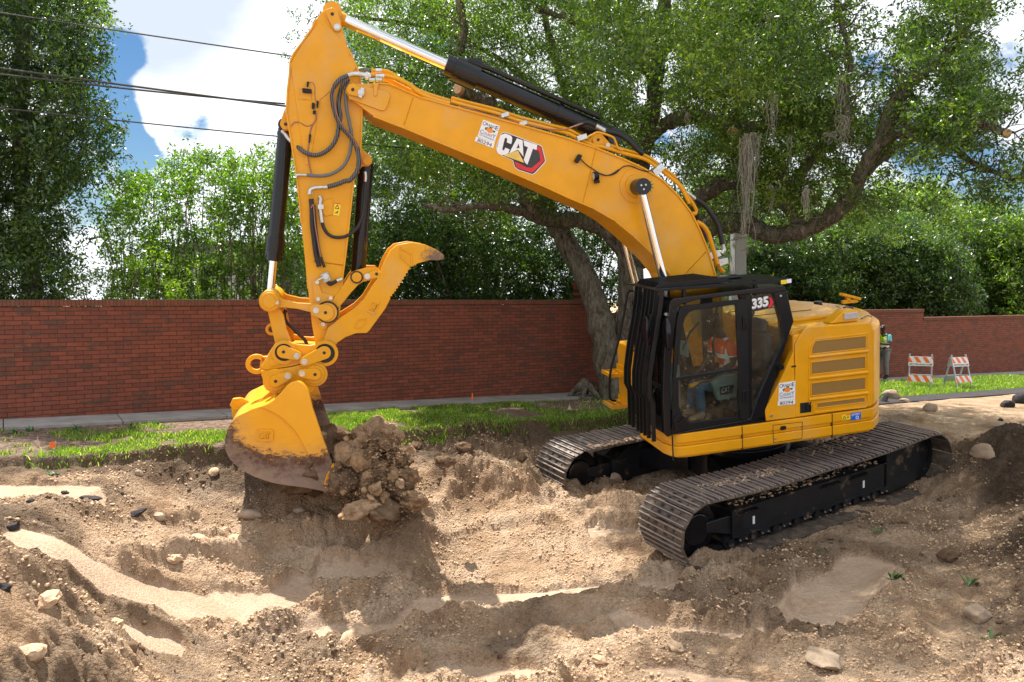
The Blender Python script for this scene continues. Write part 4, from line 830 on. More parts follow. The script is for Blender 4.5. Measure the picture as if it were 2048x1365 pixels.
# ---- bucket
bo = ZF([(830, 115), (780, 125), (740, 150), (680, 220), (640, 262), (600, 295), (540, 335), (450, 375), (370, 400), (300, 435), (240, 462), (200, 490), (160, 540), (125, 605), (105, 680), (98, 740), (100, 800), (120, 850), (150, 905), (190, 950), (240, 992), (320, 1045), (400, 1085), (500, 1120), (600, 1150), (750, 1175), (900, 1192), (1020, 1215), (1140, 1240), (1165, 1190), (1105, 1160), (1195, 955), (1160, 860), (1080, 650), (1035, 510), (990, 380), (945, 200), (900, 140), (865, 118)])
bq = hl(bo, .72); mb = MB(); mb.prism(bq, .69, .72); mb.prism(bq, -.72, -.69)
shell = bq[5:29]; 
ins = []
for i, p in enumerate(shell):
    a = Vector(shell[max(i - 1, 0)]); b = Vector(shell[min(i + 1, len(shell) - 1)]); d = (b - a).normalized(); nn = Vector((d.y, -d.x)); c = Vector(hp(590, 880, .72)) - Vector(p); nn = nn if nn.dot(c) > 0 else -nn; ins.append((p[0] + nn.x * .035, p[1] + nn.y * .035))
for i in range(len(shell) - 1): mb.prism([shell[i], shell[i + 1], ins[i + 1], ins[i]], -.69, .69)
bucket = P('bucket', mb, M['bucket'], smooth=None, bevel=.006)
rib = ZF([(450, 372), (510, 388), (570, 415), (640, 452), (700, 498), (760, 555), (810, 612), (850, 668), (885, 730), (920, 800), (955, 872), (985, 940), (1010, 1000), (1045, 1080), (1078, 1158)])
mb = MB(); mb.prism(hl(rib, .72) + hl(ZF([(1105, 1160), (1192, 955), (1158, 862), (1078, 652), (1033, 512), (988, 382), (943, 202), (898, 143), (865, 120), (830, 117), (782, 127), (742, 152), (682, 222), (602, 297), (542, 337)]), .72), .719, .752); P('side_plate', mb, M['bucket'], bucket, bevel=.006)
mb = MB(); mb.prism(hl(ZF([(1195, 945), (1330, 1055), (1325, 1075), (1230, 1085), (1165, 1130), (1140, 1170), (1100, 1160), (1130, 1060)]), .76), .73, .775); P('side_cutter', mb, M['yellow_dusty'], bucket, bevel=.008)
for i in range(5):
    y = -.6 + i * .3; mb = MB(); x, z = hp(655, 982, .72); x2, z2 = hp(712, 975, .72); mb.add([(x + .05, y - .06, z + .06), (x + .05, y + .06, z + .06), (x + .05, y - .06, z - .05), (x + .05, y + .06, z - .05), (x2, y - .03, z2 + .01), (x2, y + .03, z2 + .01), (x2, y - .03, z2 - .01), (x2, y + .03, z2 - .01)], [(0, 1, 3, 2), (4, 6, 7, 5), (0, 4, 5, 1), (2, 3, 7, 6), (0, 2, 6, 4), (1, 5, 7, 3)]); P('tooth', mb, M['bucket'], bucket, bevel=.008)
for b_ in ((1175, 1010), (1140, 1130)):
    mb = MB(); x, z = hp(*ZF([b_])[0], .775); mb.cyl((x, .77, z), (x, .795, z), .026, n=10); P('bolt', mb, M['bucket'], bucket)
mb = MB(); x, z = hp(475, 808, .1); mb.ring((x, z), .09, .052, .08, .14, n=6); mb.prism(hl([(466, 838), (462, 812), (467, 800), (478, 795.5), (486, 797), (498, 803), (514, 800), (500, 812), (488, 815), (484, 822)], .12), .085, .135); P('lifting_eye', mb, Y_, bucket, bevel=.008)
mb = MB(); mb.prism(hl([(506, 812), (548, 778), (566, 772), (562, 800), (520, 830)], .3), .27, .31); mb.prism(hl([(506, 812), (548, 778), (566, 772), (562, 800), (520, 830)], .3), -.31, -.27); P('ear_gusset', mb, Y_, bucket)
lg = ZF([(432, 612), (582, 614), (577, 715), (428, 710)]); mb = MB(); mb.prism(hl(lg, .74), .715, .735); pl2 = P('raised_plate', mb, M['bucket'], bucket, bevel=.005)
outl = MB(); outline_strip(outl, hl(lg, .74), .73, .742, .016); P('plate_border', outl, M['bucket'], pl2)
text_on('raised_lettering', 'CAT', h3(*ZF([(448, 698)])[0], .738), h3(*ZF([(558, 700)])[0], .738), h3(*ZF([(450, 628)])[0], .738), M['yellow_dusty'], pl2, bold=.03, depth=.012)
# earth inside the bucket mouth
me = blob(.62, 321, 4, (.9, 1.0, .75), .4); me.materials.append(M['clod_dark']); o = bpy.data.objects.new('dirt_load', me); COL.objects.link(o); c = h2w((*[hp(612, 915, 0)[0]], 0, hp(612, 915, 0)[1])); o.location = c
tag(o, 'dark earth filling the inside of the bucket', 'dirt')
# ---- thumb
th = ZB([(612, 1350), (633 - 600 + 600, 1300), (665, 1200), (760, 1120), (870, 1050), (940, 980), (1000, 880), (1060, 800), (1075, 740), (1100, 680), (1140, 610), (1190, 570), (1300, 550), (1400, 565), (1500, 610), (1550, 650), (1545, 680), (1500, 688), (1440, 685), (1350, 710), (1305, 735)])
ser0 = ZB([(1290, 740)])[0]; ser1 = ZB([(1135, 975)])[0]; ser = []
for k in range(22):
    t = k / 21; x = ser0[0] + (ser1[0] - ser0[0]) * t; y = ser0[1] + (ser1[1] - ser0[1]) * t + 3.0 * math.sin(t * math.pi) * 1.0
    ser.append((x + (1.6 if k % 2 else -1.2), y + (.8 if k % 2 else -.8)))
th2 = ZB([(1105, 1050), (980, 1220), (960, 1238), (880, 1240), (800, 1270), (740, 1310), (705, 1360)]) + [(661, 712), (652, 722), (642, 718), (636, 706)]
to = hl(th + ser + th2, .34); mb = MB(); mb.prism(to, .30, .34); mb.prism(to, -.34, -.30); mb.prism(hl(ZB([(1190, 640), (1300, 600), (1420, 620), (1400, 670), (1290, 720), (1150, 900), (1130, 860)]), .34), -.30, .30); mb.prism(hl(ZB([(800, 1150), (900, 1080), (980, 1130), (900, 1200), (820, 1220)]), .34), -.30, .30)
thumb = P('thumb', mb, M['thumb'], bevel=.007)
for q in ([(870, 1190), (895, 1135), (955, 1125), (955, 1150), (925, 1190), (885, 1195)], [(1215, 590), (1300, 640), (1300, 730), (1215, 660)]):
    m = MB(); outline_strip(m, hl(ZB(q), .345), .338, .352, .018); P('inset_border', m, Y_, thumb, bevel=.003)
pq = ZB([(1000, 975), (1062, 1000), (1022, 1105), (950, 1070)]); m = MB(); m.prism(hl(pq, .35), .338, .352); rp = P('raised_plate', m, Y_, thumb, bevel=.004)
text_on('raised_lettering', 'CAT', h3(*ZB([(972, 1060)])[0], .355), h3(*ZB([(1012, 1000)])[0], .355) if False else h3(*ZB([(1022, 1085)])[0], .355), h3(*ZB([(1004, 990)])[0], .355), Y_, rp, bold=.03, depth=.008)
strut = hl(ZB([(655, 1025), (700, 985), (750, 925), (790, 860), (830, 800), (850, 778), (880, 762), (960, 740), (1035, 742), (1062, 765), (1072, 795), (1062, 822), (1040, 838), (980, 840), (935, 850), (900, 870), (840, 935), (780, 1010), (735, 1060), (705, 1078), (690, 1040)]), .28)
mb = MB(); mb.prism(strut, .24, .28); mb.prism(strut, -.28, -.24); xs_, zs_ = hp(*ZB([(1010, 790)])[0], .28); mb.cyl((xs_, -.25, zs_), (xs_, .25, zs_), .05); ts = P('thumb_link', mb, Y_, bevel=.008)
m = MB(); x, z = hp(*ZB([(885, 815)])[0], .3); m.cyl((x, -.29, z), (x, .30, z), .06, n=24); P('pin', m, Y_, ts, smooth=40, bevel=.004)
m = MB(); m.ring((x, z), .078, .058, .28, .295); P('seal_ring', m, M['rubber'], ts)
pin_keeper(ZB([(1035, 790)])[0], ZB([(965, 808)])[0], .32, .05, parent=ts)
# ---- upper structure (house)
def taily(x): return math.sqrt(max(0, 1.8 ** 2 - x * x))
TA = [(-1.88 * math.cos(a), 1.88 * math.sin(a)) for a in np.linspace(math.asin(1.49 / 1.88), -math.asin(1.49 / 1.88), 29)]
mb = MB(); foot = [(1.45, -1.49), (1.2, -1.49)][:0] + [(1.66, 1.22), (1.62, 1.38), (1.56, 1.455), (1.45, 1.49)] + TA + [(1.18, -1.49), (1.27, -1.4), (1.27, -.5), (.85, -.42), (.85, .40), (1.66, .47)]
def inset(pts, k): return [(p[0] * (1 - k / 2.2), p[1] * (1 - k / 1.5)) for p in pts]
mb.zprism(inset(foot, .05), 1.165, 1.20); mb.zprism(foot, 1.20, 1.325); mb.zprism(inset(foot, .025), 1.325, 1.37); mb.zprism(foot, 1.37, 1.49)
skirt = P('lower_body', mb, Y_, bevel=.012, seg=2)
# gaps between the skirt panels
for px in (1345, 1484.5, 1664.5):
    x = hp(px, 870, 1.49)[0]; m = MB(); m.box(x - .005, x + .005, 1.47, 1.4935, 1.17, 1.489); P('panel_gap', m, M['ink_black'], skirt)
# service hatch
hq = hl(ZH([(25, 1168), (262, 1142), (258, 1275), (28, 1308)]), 1.495); m = MB(); outline_strip(m, hq, 1.487, 1.4925, .006); hat = P('service_hatch', m, M['ink_black'], skirt)
m = MB(); x, z = hp(*ZH([(97, 1191)])[0], 1.49); m.cyl((x, 1.485, z), (x, 1.497, z), .028, n=20); m.cyl((x - .03, 1.485, z), (x - .03, 1.497, z), .026, n=20); P('latch', m, M['ink_black'], hat)
m = MB(); x, z = hp(*ZH([(40, 1275)])[0], 1.49); m.cyl((x, 1.485, z), (x, 1.50, z), .014, n=12); P('bolt', m, M['zinc'], hat)
# body behind the cab: engine bay with rounded tail
body = [(-.04, 1.46), (-1.0, 1.46)] + [(p[0] * .985, p[1] * .985) for p in TA] + [(-.3, -1.46), (-.04, -1.3)]
mb = MB(); mb.zprism(body, 1.50, 2.56); rear = P('engine_housing', mb, Y_, bevel=.03, seg=3)
hood = [(-.02, 1.38), (-1.05, 1.40)] + [(p[0] * .95, p[1] * .95) for p in TA] + [(-.3, -1.4), (-.02, -1.3)]
mb = MB(); mb.zprism(hood, 2.55, 2.615); mb.zprism([(-.02, .9), (-1.0, .9), (-1.35, .6), (-1.4, -.7), (-.9, -1.1), (-.02, -1.1)], 2.61, 2.66); hd = P('hood', mb, M['yellow_dusty'], bevel=.02, seg=3)
for yy in (.35, -.2):
    m = MB(); m.box(-1.0, -.02, yy, yy + .012, 2.655, 2.668); P('panel_gap', m, M['ink_black'], hd)
mb = MB(); front = [(p[0] * 1.004, p[1] * 1.004) for p in TA]; inner = [(p[0] * .93, p[1] * .93) for p in TA[::-1]]; mb.zprism(front + inner, 1.52, 2.54); cw = P('counterweight', mb, Y_, bevel=.03, seg=3)
for px, py, rr_ in ((1636, 604.5, .06), (1697, 616, .07)):
    m = MB(); q = h2w((0, 0, 0)); x = hp(px, py, 0)
    # lifting point caps on the hood top
    r_ = HM.T @ ray(px, py); o_ = HM.T @ (CAM - HO); t_ = (2.665 - o_[2]) / r_[2]; w_ = o_ + t_ * r_; m.cyl((w_[0], w_[1], 2.60), (w_[0], w_[1], 2.675), rr_, n=20); P('hood_cap', m, M['ink_black'], hd)
# engine side door with its four grilles
dr = hl(ZH([(208, 1103), (205, 520), (240, 455), (285, 395), (310, 380), (500, 366), (790, 348), (822, 356), (826, 1000), (812, 1020), (215, 1106)]), 1.49)
mb = MB(); mb.prism(dr, 1.44, 1.485); door = P('engine_door', mb, Y_, bevel=.012, seg=3)
def frame_rect(q, y, w, name, parent, mat): m = MB(); outline_strip(m, hl(ZH(q), y), y - .01, y + .006, w); return P(name, m, mat, parent, bevel=.004)
for g in ([(333, 598), (335, 545), (362, 490), (772, 450), (772, 550)], [(330, 662), (768, 614), (768, 712), (330, 762)], [(330, 830), (768, 782), (768, 880), (330, 934)], [(375, 990), (762, 943), (762, 982), (375, 1032)]):
    m = MB(); m.prism(hl(ZH(g), 1.488), 1.480, 1.4875); gr = P('vent_grille', m, M['grille'], door); frame_rect(g, 1.488, .014, 'grille_frame', gr, Y_)
for a, b in (((312, 622), (785, 572)), ((312, 795), (785, 742)), ((312, 962), (785, 908))):
    p, q = hp(*ZH([a])[0], 1.49), hp(*ZH([b])[0], 1.49); m = MB(); m.tube([(p[0], 1.485, p[1]), (q[0], 1.485, q[1])], .024, 12); P('pressed_rib', m, Y_, door, smooth=40)
outm = MB(); outline_strip(outm, hl(ZH([(318, 1000), (316, 540), (365, 478), (785, 432), (788, 1000), (770, 1022), (355, 1068), (345, 1000)]), 1.49), 1.482, 1.494, .02); P('pressed_border', outm, Y_, door, bevel=.005)
m = MB(); m.prism(hl(ZH([(243, 990), (332, 980), (332, 1062), (243, 1073)]), 1.49), 1.475, 1.492); lt = P('door_latch', m, M['ink_black'], door, bevel=.004)
m = MB(); m.prism(hl(ZH([(285, 995), (300, 993), (300, 1058), (285, 1060)]), 1.5), 1.488, 1.498); m.prism(hl(ZH([(318, 990), (328, 989), (328, 1056), (318, 1058)]), 1.5), 1.488, 1.498); P('latch_paddle', m, BM, lt)
# triangular panel behind the cab
tri = hl([(1589, 702), (1592.5, 836), (1533, 843), (1530, 822), (1560, 765)], 1.49); mb = MB(); mb.prism(tri, 1.38, 1.483); tp = P('storage_panel', mb, Y_, bevel=.01)
m = MB(); m.prism(hl([(1583, 732), (1592, 731), (1592, 734.5), (1583, 735.5)], 1.485), 1.475, 1.486); P('slot', m, M['ink_black'], tp)
m = MB(); x, z = hp(1542.5, 832, 1.485); m.cyl((x, 1.48, z), (x, 1.50, z), .016, n=12); P('bolt', m, M['zinc'], tp)
mb = MB(); mb.prism(hl(ZH([(162, 440), (185, 410), (290, 380), (215, 495), (190, 500)]), 1.40), .9, 1.40); P('shoulder_panel', mb, Y_, bevel=.01)
# right side of the machine: tool box, tank, steps and handrail
mb = MB(); mb.box(.1, 1.05, -1.45, -.45, 1.49, 2.35); mb.box(1.05, 1.28, -1.40, -.55, 1.49, 2.2); mb.box(1.20, 1.29, -1.38, -.6, 1.22, 1.75); tb = P('tool_box', mb, Y_, bevel=.03, seg=3)
for zz in (1.22, 1.72):
    m = MB()
    for k in range(4): m.box(1.28, 1.54, -1.42 + k * .13, -1.40 + k * .13, zz, zz + .035)
    for k in range(3): m.box(1.30 + k * .10, 1.32 + k * .10, -1.42, -1.0, zz + .002, zz + .033)
    m.box(1.28, 1.295, -1.42, -.98, zz, zz + .12); m.box(1.53, 1.545, -1.42, -1.0, zz - .01, zz + .05); m.box(1.28, 1.54, -1.01, -.995, zz - .01, zz + .05); P('step', m, Y_, tb)
rail = catmull([h3(1268, 582, -.95), h3(1259, 583, -.95), h3(1255, 589, -.95), h3(1251, 612, -.95), h3(1240, 670, -.95), h3(1233, 697, -.95), h3(1221, 744, -.95), h3(1219, 786, -.95), h3(1223, 800, -.95), h3(1232, 802, -.95)], 5)
m = MB(); m.tube(rail, .018, 10); P('handrail', m, BM, smooth=50)
# under the house: slew ring
mb = MB(); mb.cyl((0, 0, .85), (0, 0, 1.17), .68, n=40); mb.box(-1.2, 1.3, -.55, .55, 1.1, 1.18); P('slew_ring', mb, M['under'], smooth=40)
# boom foot brackets
mb = MB(); mb.box(-.35, .4, .38, .44, 1.49, 2.0); mb.box(-.35, .4, -.44, -.38, 1.49, 2.0); P('boom_foot_bracket', mb, Y_, bevel=.01)
# ---- lamps, mirrors, camera on the hood
def on_top(px, py, z):
    r_ = HM.T @ ray(px, py); o_ = HM.T @ (CAM - HO); t_ = (z - o_[2]) / r_[2]; return Vector(o_ + t_ * r_)
c = on_top(1676, 641, 2.64); mb = MB(); mb.add([c + Vector(v) for v in [(.16, -.11, -.02), (.16, .08, -.02), (-.22, -.12, -.02), (-.22, .10, -.02), (-.04, -.1, .13), (-.04, .08, .13), (-.22, -.12, .13), (-.22, .10, .13)]], [(0, 1, 3, 2), (4, 6, 7, 5), (0, 4, 5, 1), (2, 3, 7, 6), (0, 2, 6, 4), (1, 5, 7, 3)]); l1 = P('work_light', mb, Y_, bevel=.012)
m = MB(); m.box(c.x - .215, c.x - .02, c.y + .085, c.y + .115, c.z + .02, c.z + .10); P('lens', m, M['lens'], l1, bevel=.004)
c = on_top(1697, 607, 2.66); mb = MB(); mb.box(-.14, .10, -.03, .03, .0, .05, M=Matrix.Translation(c)); mb.box(-.15, .16, -.05, .05, .08, .12, M=Matrix.Translation(c) @ Matrix.Rotation(R(-18), 4, 'Y')); mb.box(-.02, .04, -.03, .03, .02, .1, M=Matrix.Translation(c)); P('rear_camera_bracket', mb, Y_, bevel=.008)
wire = MB(); wire.tube(catmull([on_top(1705, 640, 2.63), on_top(1712, 632, 2.63), on_top(1708, 622, 2.67), on_top(1690, 622, 2.67), on_top(1672, 612, 2.67)], 5), .006, 5); wire.tube(catmull([on_top(1722, 638, 2.63), on_top(1735, 632, 2.63), on_top(1743, 634, 2.63)], 5), .006, 5); P('lamp_wire', wire, M['ink_black'])
# ---- cab
cabm = MB(); PY = lambda pts, y0=1.44, y1=1.483: cabm.prism(hl(pts, 1.485), y0, y1)
roofp = [(1341, 604), (1347, 598), (1400, 591), (1480, 581), (1560, 571.5), (1568, 572), (1574, 582), (1549, 587), (1494, 589), (1400, 599), (1358, 611), (1347, 622)]
Apil = [(1341, 604), (1347, 622), (1358, 611), (1352, 640), (1346, 690), (1341, 760), (1342, 860), (1345, 871), (1336, 875), (1329, 868), (1326, 800), (1328, 715), (1335, 650)]
Cpil = [(1549, 587), (1574, 582), (1588, 643), (1579, 668), (1531, 822), (1532, 843), (1500, 842), (1514, 800), (1567, 680), (1563, 640), (1551, 598)]
PY(roofp, .48); PY(Apil, 1.40); PY(Cpil, 1.38); PY([(1345, 868), (1484, 842), (1500, 838), (1532, 832), (1532, 844), (1345, 871)], 1.38)
PY([(1495, 591), (1506, 590), (1505, 834), (1498, 838)], 1.45, 1.47)
qa = hl(Apil, 1.485); cabm.prism(qa, .48, .55); cabm.prism(hl(Cpil, 1.485), .48, .54); fl = hp(1345, 871, 1.485); cabm.box(-.02 if False else .3, fl[0] + .02, .48, 1.46, 1.50, 1.56)
cab = P('cab', cabm, K_, bevel=.012)
m = MB(); prof = [(a, b) for a, b in hl([(1344, 600), (1336, 650), (1329.5, 715), (1327.5, 800), (1330, 840)], 1.45)]
m2 = [(p[0] - .006, p[1]) for p in prof[::-1]]; m.prism(prof + m2, .53, 1.42); P('windscreen', m, M['glass'], cab)
m = MB(); p5_ = prof[-1]; m.box(p5_[0] - .06, p5_[0] + .01, .5, 1.42, 1.5, p5_[1]); m.box(p5_[0] - .03, p5_[0] + .012, .5, 1.42, 2.06, 2.09); P('front_sill', m, BM, cab, bevel=.006)
dm = MB(); D_ = lambda pts, y0=1.45, y1=1.492: dm.prism(hl(pts, 1.485), y0, y1)
D_([(1361, 613), (1481, 599.5), (1493, 598), (1495, 604), (1471.4, 609.6), (1390, 620.5), (1378, 625), (1370, 636), (1366, 650), (1360, 690), (1352, 757), (1346, 758), (1349, 690), (1354, 640)])
D_([(1471.4, 609.6), (1494, 603), (1497, 838), (1484, 841), (1479, 834), (1478, 736)])
D_([(1346, 757), (1478, 735.5), (1478, 741.5), (1346, 763.5)], 1.455, 1.49)
D_([(1345.5, 763), (1358, 761), (1359, 815), (1368, 832), (1381, 847), (1473, 834.5), (1479, 818), (1479, 741), (1485, 741), (1484.5, 842), (1345.5, 868)], 1.458, 1.472)
dr_ = P('cab_door', dm, BM, cab, bevel=.006)
m = MB(); m.prism(hl([(1356, 620), (1490, 598), (1488, 838), (1347, 864)], 1.46), 1.452, 1.457); P('window', m, M['glass'], dr_)
m = MB(); m.prism(hl([(1496, 592), (1550, 587), (1568, 676), (1515, 800), (1502, 838), (1497, 838)], 1.46), 1.452, 1.457); P('window', m, M['glass'], cab)
fq = [(1496, 592), (1550, 587), (1568, 676), (1515, 800), (1502, 838), (1346, 866), (1356, 620)]
m = MB(); m.prism(hl(fq, 1.46), .505, .51); P('window', m, M['glass'], cab)
m = MB(); m.prism(hl([(1345, 780), (1510, 752), (1502, 842), (1345, 868)], 1.46), .49, .505); m.prism(hl([(1470, 600), (1495, 598), (1500, 842), (1480, 845)], 1.46), .48, .52); P('side_panel', m, BM, cab)
m = MB(); m.prism(hl([(1354, 848), (1368, 838), (1375, 850), (1375, 856), (1350, 862), (1347, 842), (1352, 832), (1366, 830)], 1.492), 1.47, 1.498); P('handle', m, K_, dr_, bevel=.004)
for y0_, y1_ in ((632, 661), (780, 806)):
    m = MB(); m.prism(hl([(1485.5, y0_ + 2), (1493, y0_), (1493.5, y1_ - 2), (1486, y1_)], 1.5), 1.48, 1.51); P('hinge', m, K_, dr_, bevel=.006)
lv = MB()
for k in range(9):
    t = k / 8; cx = 1549 - 20 * t; cy = 747 + 56 * t; lv.prism(hl([(cx - 5, cy + 2.5), (cx + 6, cy - 1), (cx + 5, cy + 1.8), (cx - 6, cy + 5.3)], 1.49), 1.48, 1.496)
P('louvre_vent', lv, K_, cab)
m = MB(); x, z = hp(1561, 592, 1.49); m.cyl((x, 1.48, z), (x, 1.50, z), .014, n=12); x, z = hp(1559, 734, 1.49); m.cyl((x, 1.48, z), (x, 1.54, z), .035, n=16, mi=1); P('bolt', m, [M['zinc'], K_], cab)
text_on('model_number', '335', h3(1503.5, 620, 1.462), h3(1537, 613.5, 1.462), h3(1503.5, 598.5, 1.462), M['white'], cab, bold=.05, depth=.004)
m = MB(); m.prism(hl([(1502, 622), (1501, 610), (1504, 597), (1537, 592.5), (1543, 594), (1549, 605), (1543, 616), (1537, 617.5), (1506, 624)], 1.459), 1.4575, 1.459); P('number_backing', m, M['ink_black'], cab)
m = MB(); m.prism(hl([(1537, 594), (1542, 595.5), (1547, 605), (1542, 614.5), (1536, 616), (1541, 605)], 1.461), 1.459, 1.461); P('number_hexagon', m, M['red'], cab)
# guard over the roof, front bars
gm = MB(); gq0 = hp(1320, 578, 1.42); gq1 = hp(1584, 556.5, 1.42); A_ = Vector((gq0[0] + .06, 0, gq0[1])); B_ = Vector((gq1[0], 0, gq1[1]))
gm.prism([(A_.x, A_.z), (B_.x, B_.z), (B_.x, B_.z - .05), (A_.x, A_.z - .03)], 1.40, 1.43); gm.prism([(A_.x, A_.z - .005), (B_.x, B_.z - .005), (B_.x, B_.z - .02), (A_.x, A_.z - .02)], .48, 1.41)
gd = P('roof_guard', gm, BM, bevel=.005)
lm = MB()
for k in range(8):
    y = .60 + k * .09; x0 = A_.x - .08; x1 = A_.x - .98; zt = A_.z; lm.prism([(x0, zt), (x0 - .05, zt + .055), (x1 + .1, zt + .06), (x1, zt - .02)], y, y + .012)
lm.prism([(A_.x - .02, A_.z - .01), (A_.x - .10, A_.z + .05), (A_.x - .95, A_.z + .05), (A_.x - 1.08, A_.z - .01)], 1.30, 1.315); P('louvre_slats', lm, BM, gd)
m = MB(); m.box(B_.x + .75, B_.x + .42, .75, .95, B_.z, B_.z + .045); P('beacon_base', m, K_, gd, bevel=.02)
for px in (1369, 1512):
    pst = MB(); q = hp(px, 590, 1.40); pst.box(q[0] - .02, q[0] + .02, 1.36, 1.40, q[1] - .12, A_.z - .01); P('guard_post', pst, BM, gd)
st2 = MB(); a = hp(1562, 561, 1.435); b = hp(1573, 568, 1.435); st2.box(a[0], b[0], 1.43, 1.434, b[1] + .0, a[1]); P('warning_sticker', st2, M['label_yellow'], gd)
st2 = MB(); a = hp(1573.5, 559, 1.435); b = hp(1583, 566, 1.435); st2.box(a[0], b[0], 1.43, 1.434, b[1], a[1]); P('paper_sticker', st2, M['white'], gd)
barp = [hp(*p, 1.42) for p in ((1320, 582), (1317, 612), (1311, 655), (1302, 706), (1295, 760), (1295, 794), (1302, 808), (1304, 884))]
for k, y in enumerate((1.42, 1.26, 1.14, 1.02, .90, .72, .60)):
    m = MB(); w = .022 if k else .028; pr = [(p[0], p[1]) for p in barp]; inn = [(p[0] - .05, p[1]) for p in pr[::-1]]; m.prism(pr + inn, y - w / 2 - .004, y + w / 2); P('guard_bar', m, BM, gd, bevel=.003)
m = MB()
for z in (2.95, 2.45, 1.95, 1.5):
    xx = np.interp(z, [p[1] for p in barp[::-1]], [p[0] for p in barp[::-1]]) - .04; m.tube([(xx, .58, z), (xx, 1.44, z)], .011, 8)
P('cross_rod', m, BM, gd, smooth=50)
m = MB()
for z in (2.98, 2.9): m.cyl((barp[1][0] - .09, 1.40, z), (barp[1][0] - .09, 1.44, z), .02, n=12)
P('bolt', m, M['zinc'], gd)
def mirror(px, py, y):
    m = MB(); c = Vector(h3(px, py, y)); m.cyl(c, c + Vector((.06, 0, 0)), 1, n=24); me_v = []
    for v in m.v:
        d = Vector(v) - c; me_v.append(c + Vector((d.x * (1 - .5 * d.z * d.z) , d.y * .085, d.z * .20)))
    m.v = [tuple(v) for v in me_v]; o = P('mirror', m, K_, cab, smooth=50, bevel=.01); a = MB(); a.tube([c + Vector((-.01, 0, .05)), c + Vector((-.06, -.06, .2)), c + Vector((-.16, -.06, .2))], .012, 8); P('mirror_arm', a, BM, o)
mirror(1337, 668, 1.50); mirror(1297, 664, 1.22)
# inside the cab
m = MB(); sx, sz = hp(1500, 775, 1.0); m.box(sx - .1, sx + .42, .75, 1.22, sz - .1, sz + .05); m.box(sx - .22, sx - .08, .75, 1.22, sz, sz + .72); m.box(sx - .2, sx - .1, .84, 1.12, sz + .72, sz + .9); m.box(sx - .05, sx + .3, .82, 1.15, 1.56, sz - .08); st_ = P('operator_seat', m, M['seat_grey'], cab, bevel=.04, seg=3)
m = MB(); m.prism(hl([(1420, 765), (1436, 802), (1472, 795), (1476, 745), (1440, 750)], 1.28), 1.22, 1.30); cons = P('console', m, M['cab_inner'], cab, bevel=.015)
m = MB(); m.prism(hl([(1440, 775), (1468, 770), (1466, 787), (1441, 791)], 1.31), 1.30, 1.308); P('console_panel', m, M['ink_black'], cons)
text_on('lettering', 'CAT', h3(1443.5, 787, 1.315), h3(1460, 784, 1.315), h3(1443.5, 776.5, 1.315), M['zinc'], cons, bold=.03)
m = MB(); m.tube([h3(1378, 773, 1.1), h3(1400, 766, 1.1), h3(1425, 764, 1.1)], .03, 8); P('armrest', m, M['yellow'], cab)
m = MB(); m.tube([h3(1365, 700, 1.35), h3(1380, 665, 1.35), h3(1398, 645, 1.35)], .012, 6); m.tube([h3(1428, 735, 1.2), h3(1426, 690, 1.2), h3(1430, 640, 1.25), h3(1434, 612, 1.3)], .014, 6); P('grab_bar', m, BM, cab)
m = MB(); q = hp(1372, 696, .9); m.box(q[0] - .02, q[0] + .01, .72, .95, q[1] - .12, q[1] + .08); q = hp(1362, 735, .9); m.box(q[0] - .05, q[0] + .05, .6, .75, 1.56, q[1]); P('monitor', m, M['cab_inner'], cab, bevel=.01)
# ---- lettering and stickers
def sticker(q, y0, parent, strip_, lines_y=.004):
    # q: px of TL, TR, BR, BL ; strip_: same four for the number strip
    m = MB(); m.prism(hl(q, y0), y0 - .001, y0 + .002); s = P('county_sticker', m, M['white'], parent)
    def uv(u, v, quad=q): a, b, c, d = [np.array(h3(*p, y0 + .0035)) for p in quad]; return (a * (1 - u) + b * u) * (1 - v) + (d * (1 - u) + c * u) * v
    def ln(txt, u0, u1, v0, v1, mat, bold=.0, quad=q): text_on('lettering', txt, uv(u0, v1, quad), uv(u1, v1, quad), uv(u0, v0, quad), mat, s, bold=bold, depth=.001)
    ln('O', .04, .24, .06, .28, M['ink_blue']); ln('RANG', .25, .80, .09, .24, M['ink_blue']); ln('E', .81, .96, .06, .28, M['ink_blue'])
    ln('C', .05, .24, .54, .76, M['ink_blue']); ln('OUNT', .25, .78, .60, .75, M['ink_blue']); ln('Y', .77, .95, .54, .76, M['ink_blue']); ln('GOVERNMENT', .06, .94, .80, .88, M['ink_blue']); ln('FLORIDA' if False else '. . . . . . .', .15, .85, .93, .945, M['ink_blue'])
    fr = []; 
    for k in range(24):
        a = 2 * math.pi * k / 24; fr.append(uv(.53 + .19 * math.cos(a), .42 + .14 * math.sin(a)))
    def flat(pts, mat, dy, nm): mm = MB(); mm.add([(p[0], p[1] + dy, p[2]) for p in pts], [tuple(range(len(pts)))]); P(nm, mm, mat, s)
    flat([uv(.28, .50), uv(.22, .38), uv(.36, .30), uv(.44, .34), uv(.42, .44)], M['leaf_ink'], .0005, 'printed_leaf'); flat([uv(.42, .24), uv(.60, .22), uv(.62, .30), uv(.5, .32)], M['leaf_ink'], .0022, 'printed_leaf'); flat([uv(.70, .36), uv(.84, .34), uv(.84, .44), uv(.74, .46)], M['leaf_ink'], .0022, 'printed_leaf')
    flat(fr, M['orange_fruit'], .001, 'printed_orange')
    m = MB(); m.prism(hl(strip_, y0), y0 + .0005, y0 + .0028); ns = P('number_strip', m, M['white'], s)
    a, b, c, d = [np.array(h3(*p, y0 + .0045)) for p in strip_]
    f = lambda u, v: (a * (1 - u) + b * u) * (1 - v) + (d * (1 - u) + c * u) * v
    text_on('lettering', '80294', f(.12, .88), f(.88, .88), f(.12, .12), M['ink_black'], ns, bold=.0, depth=.001)
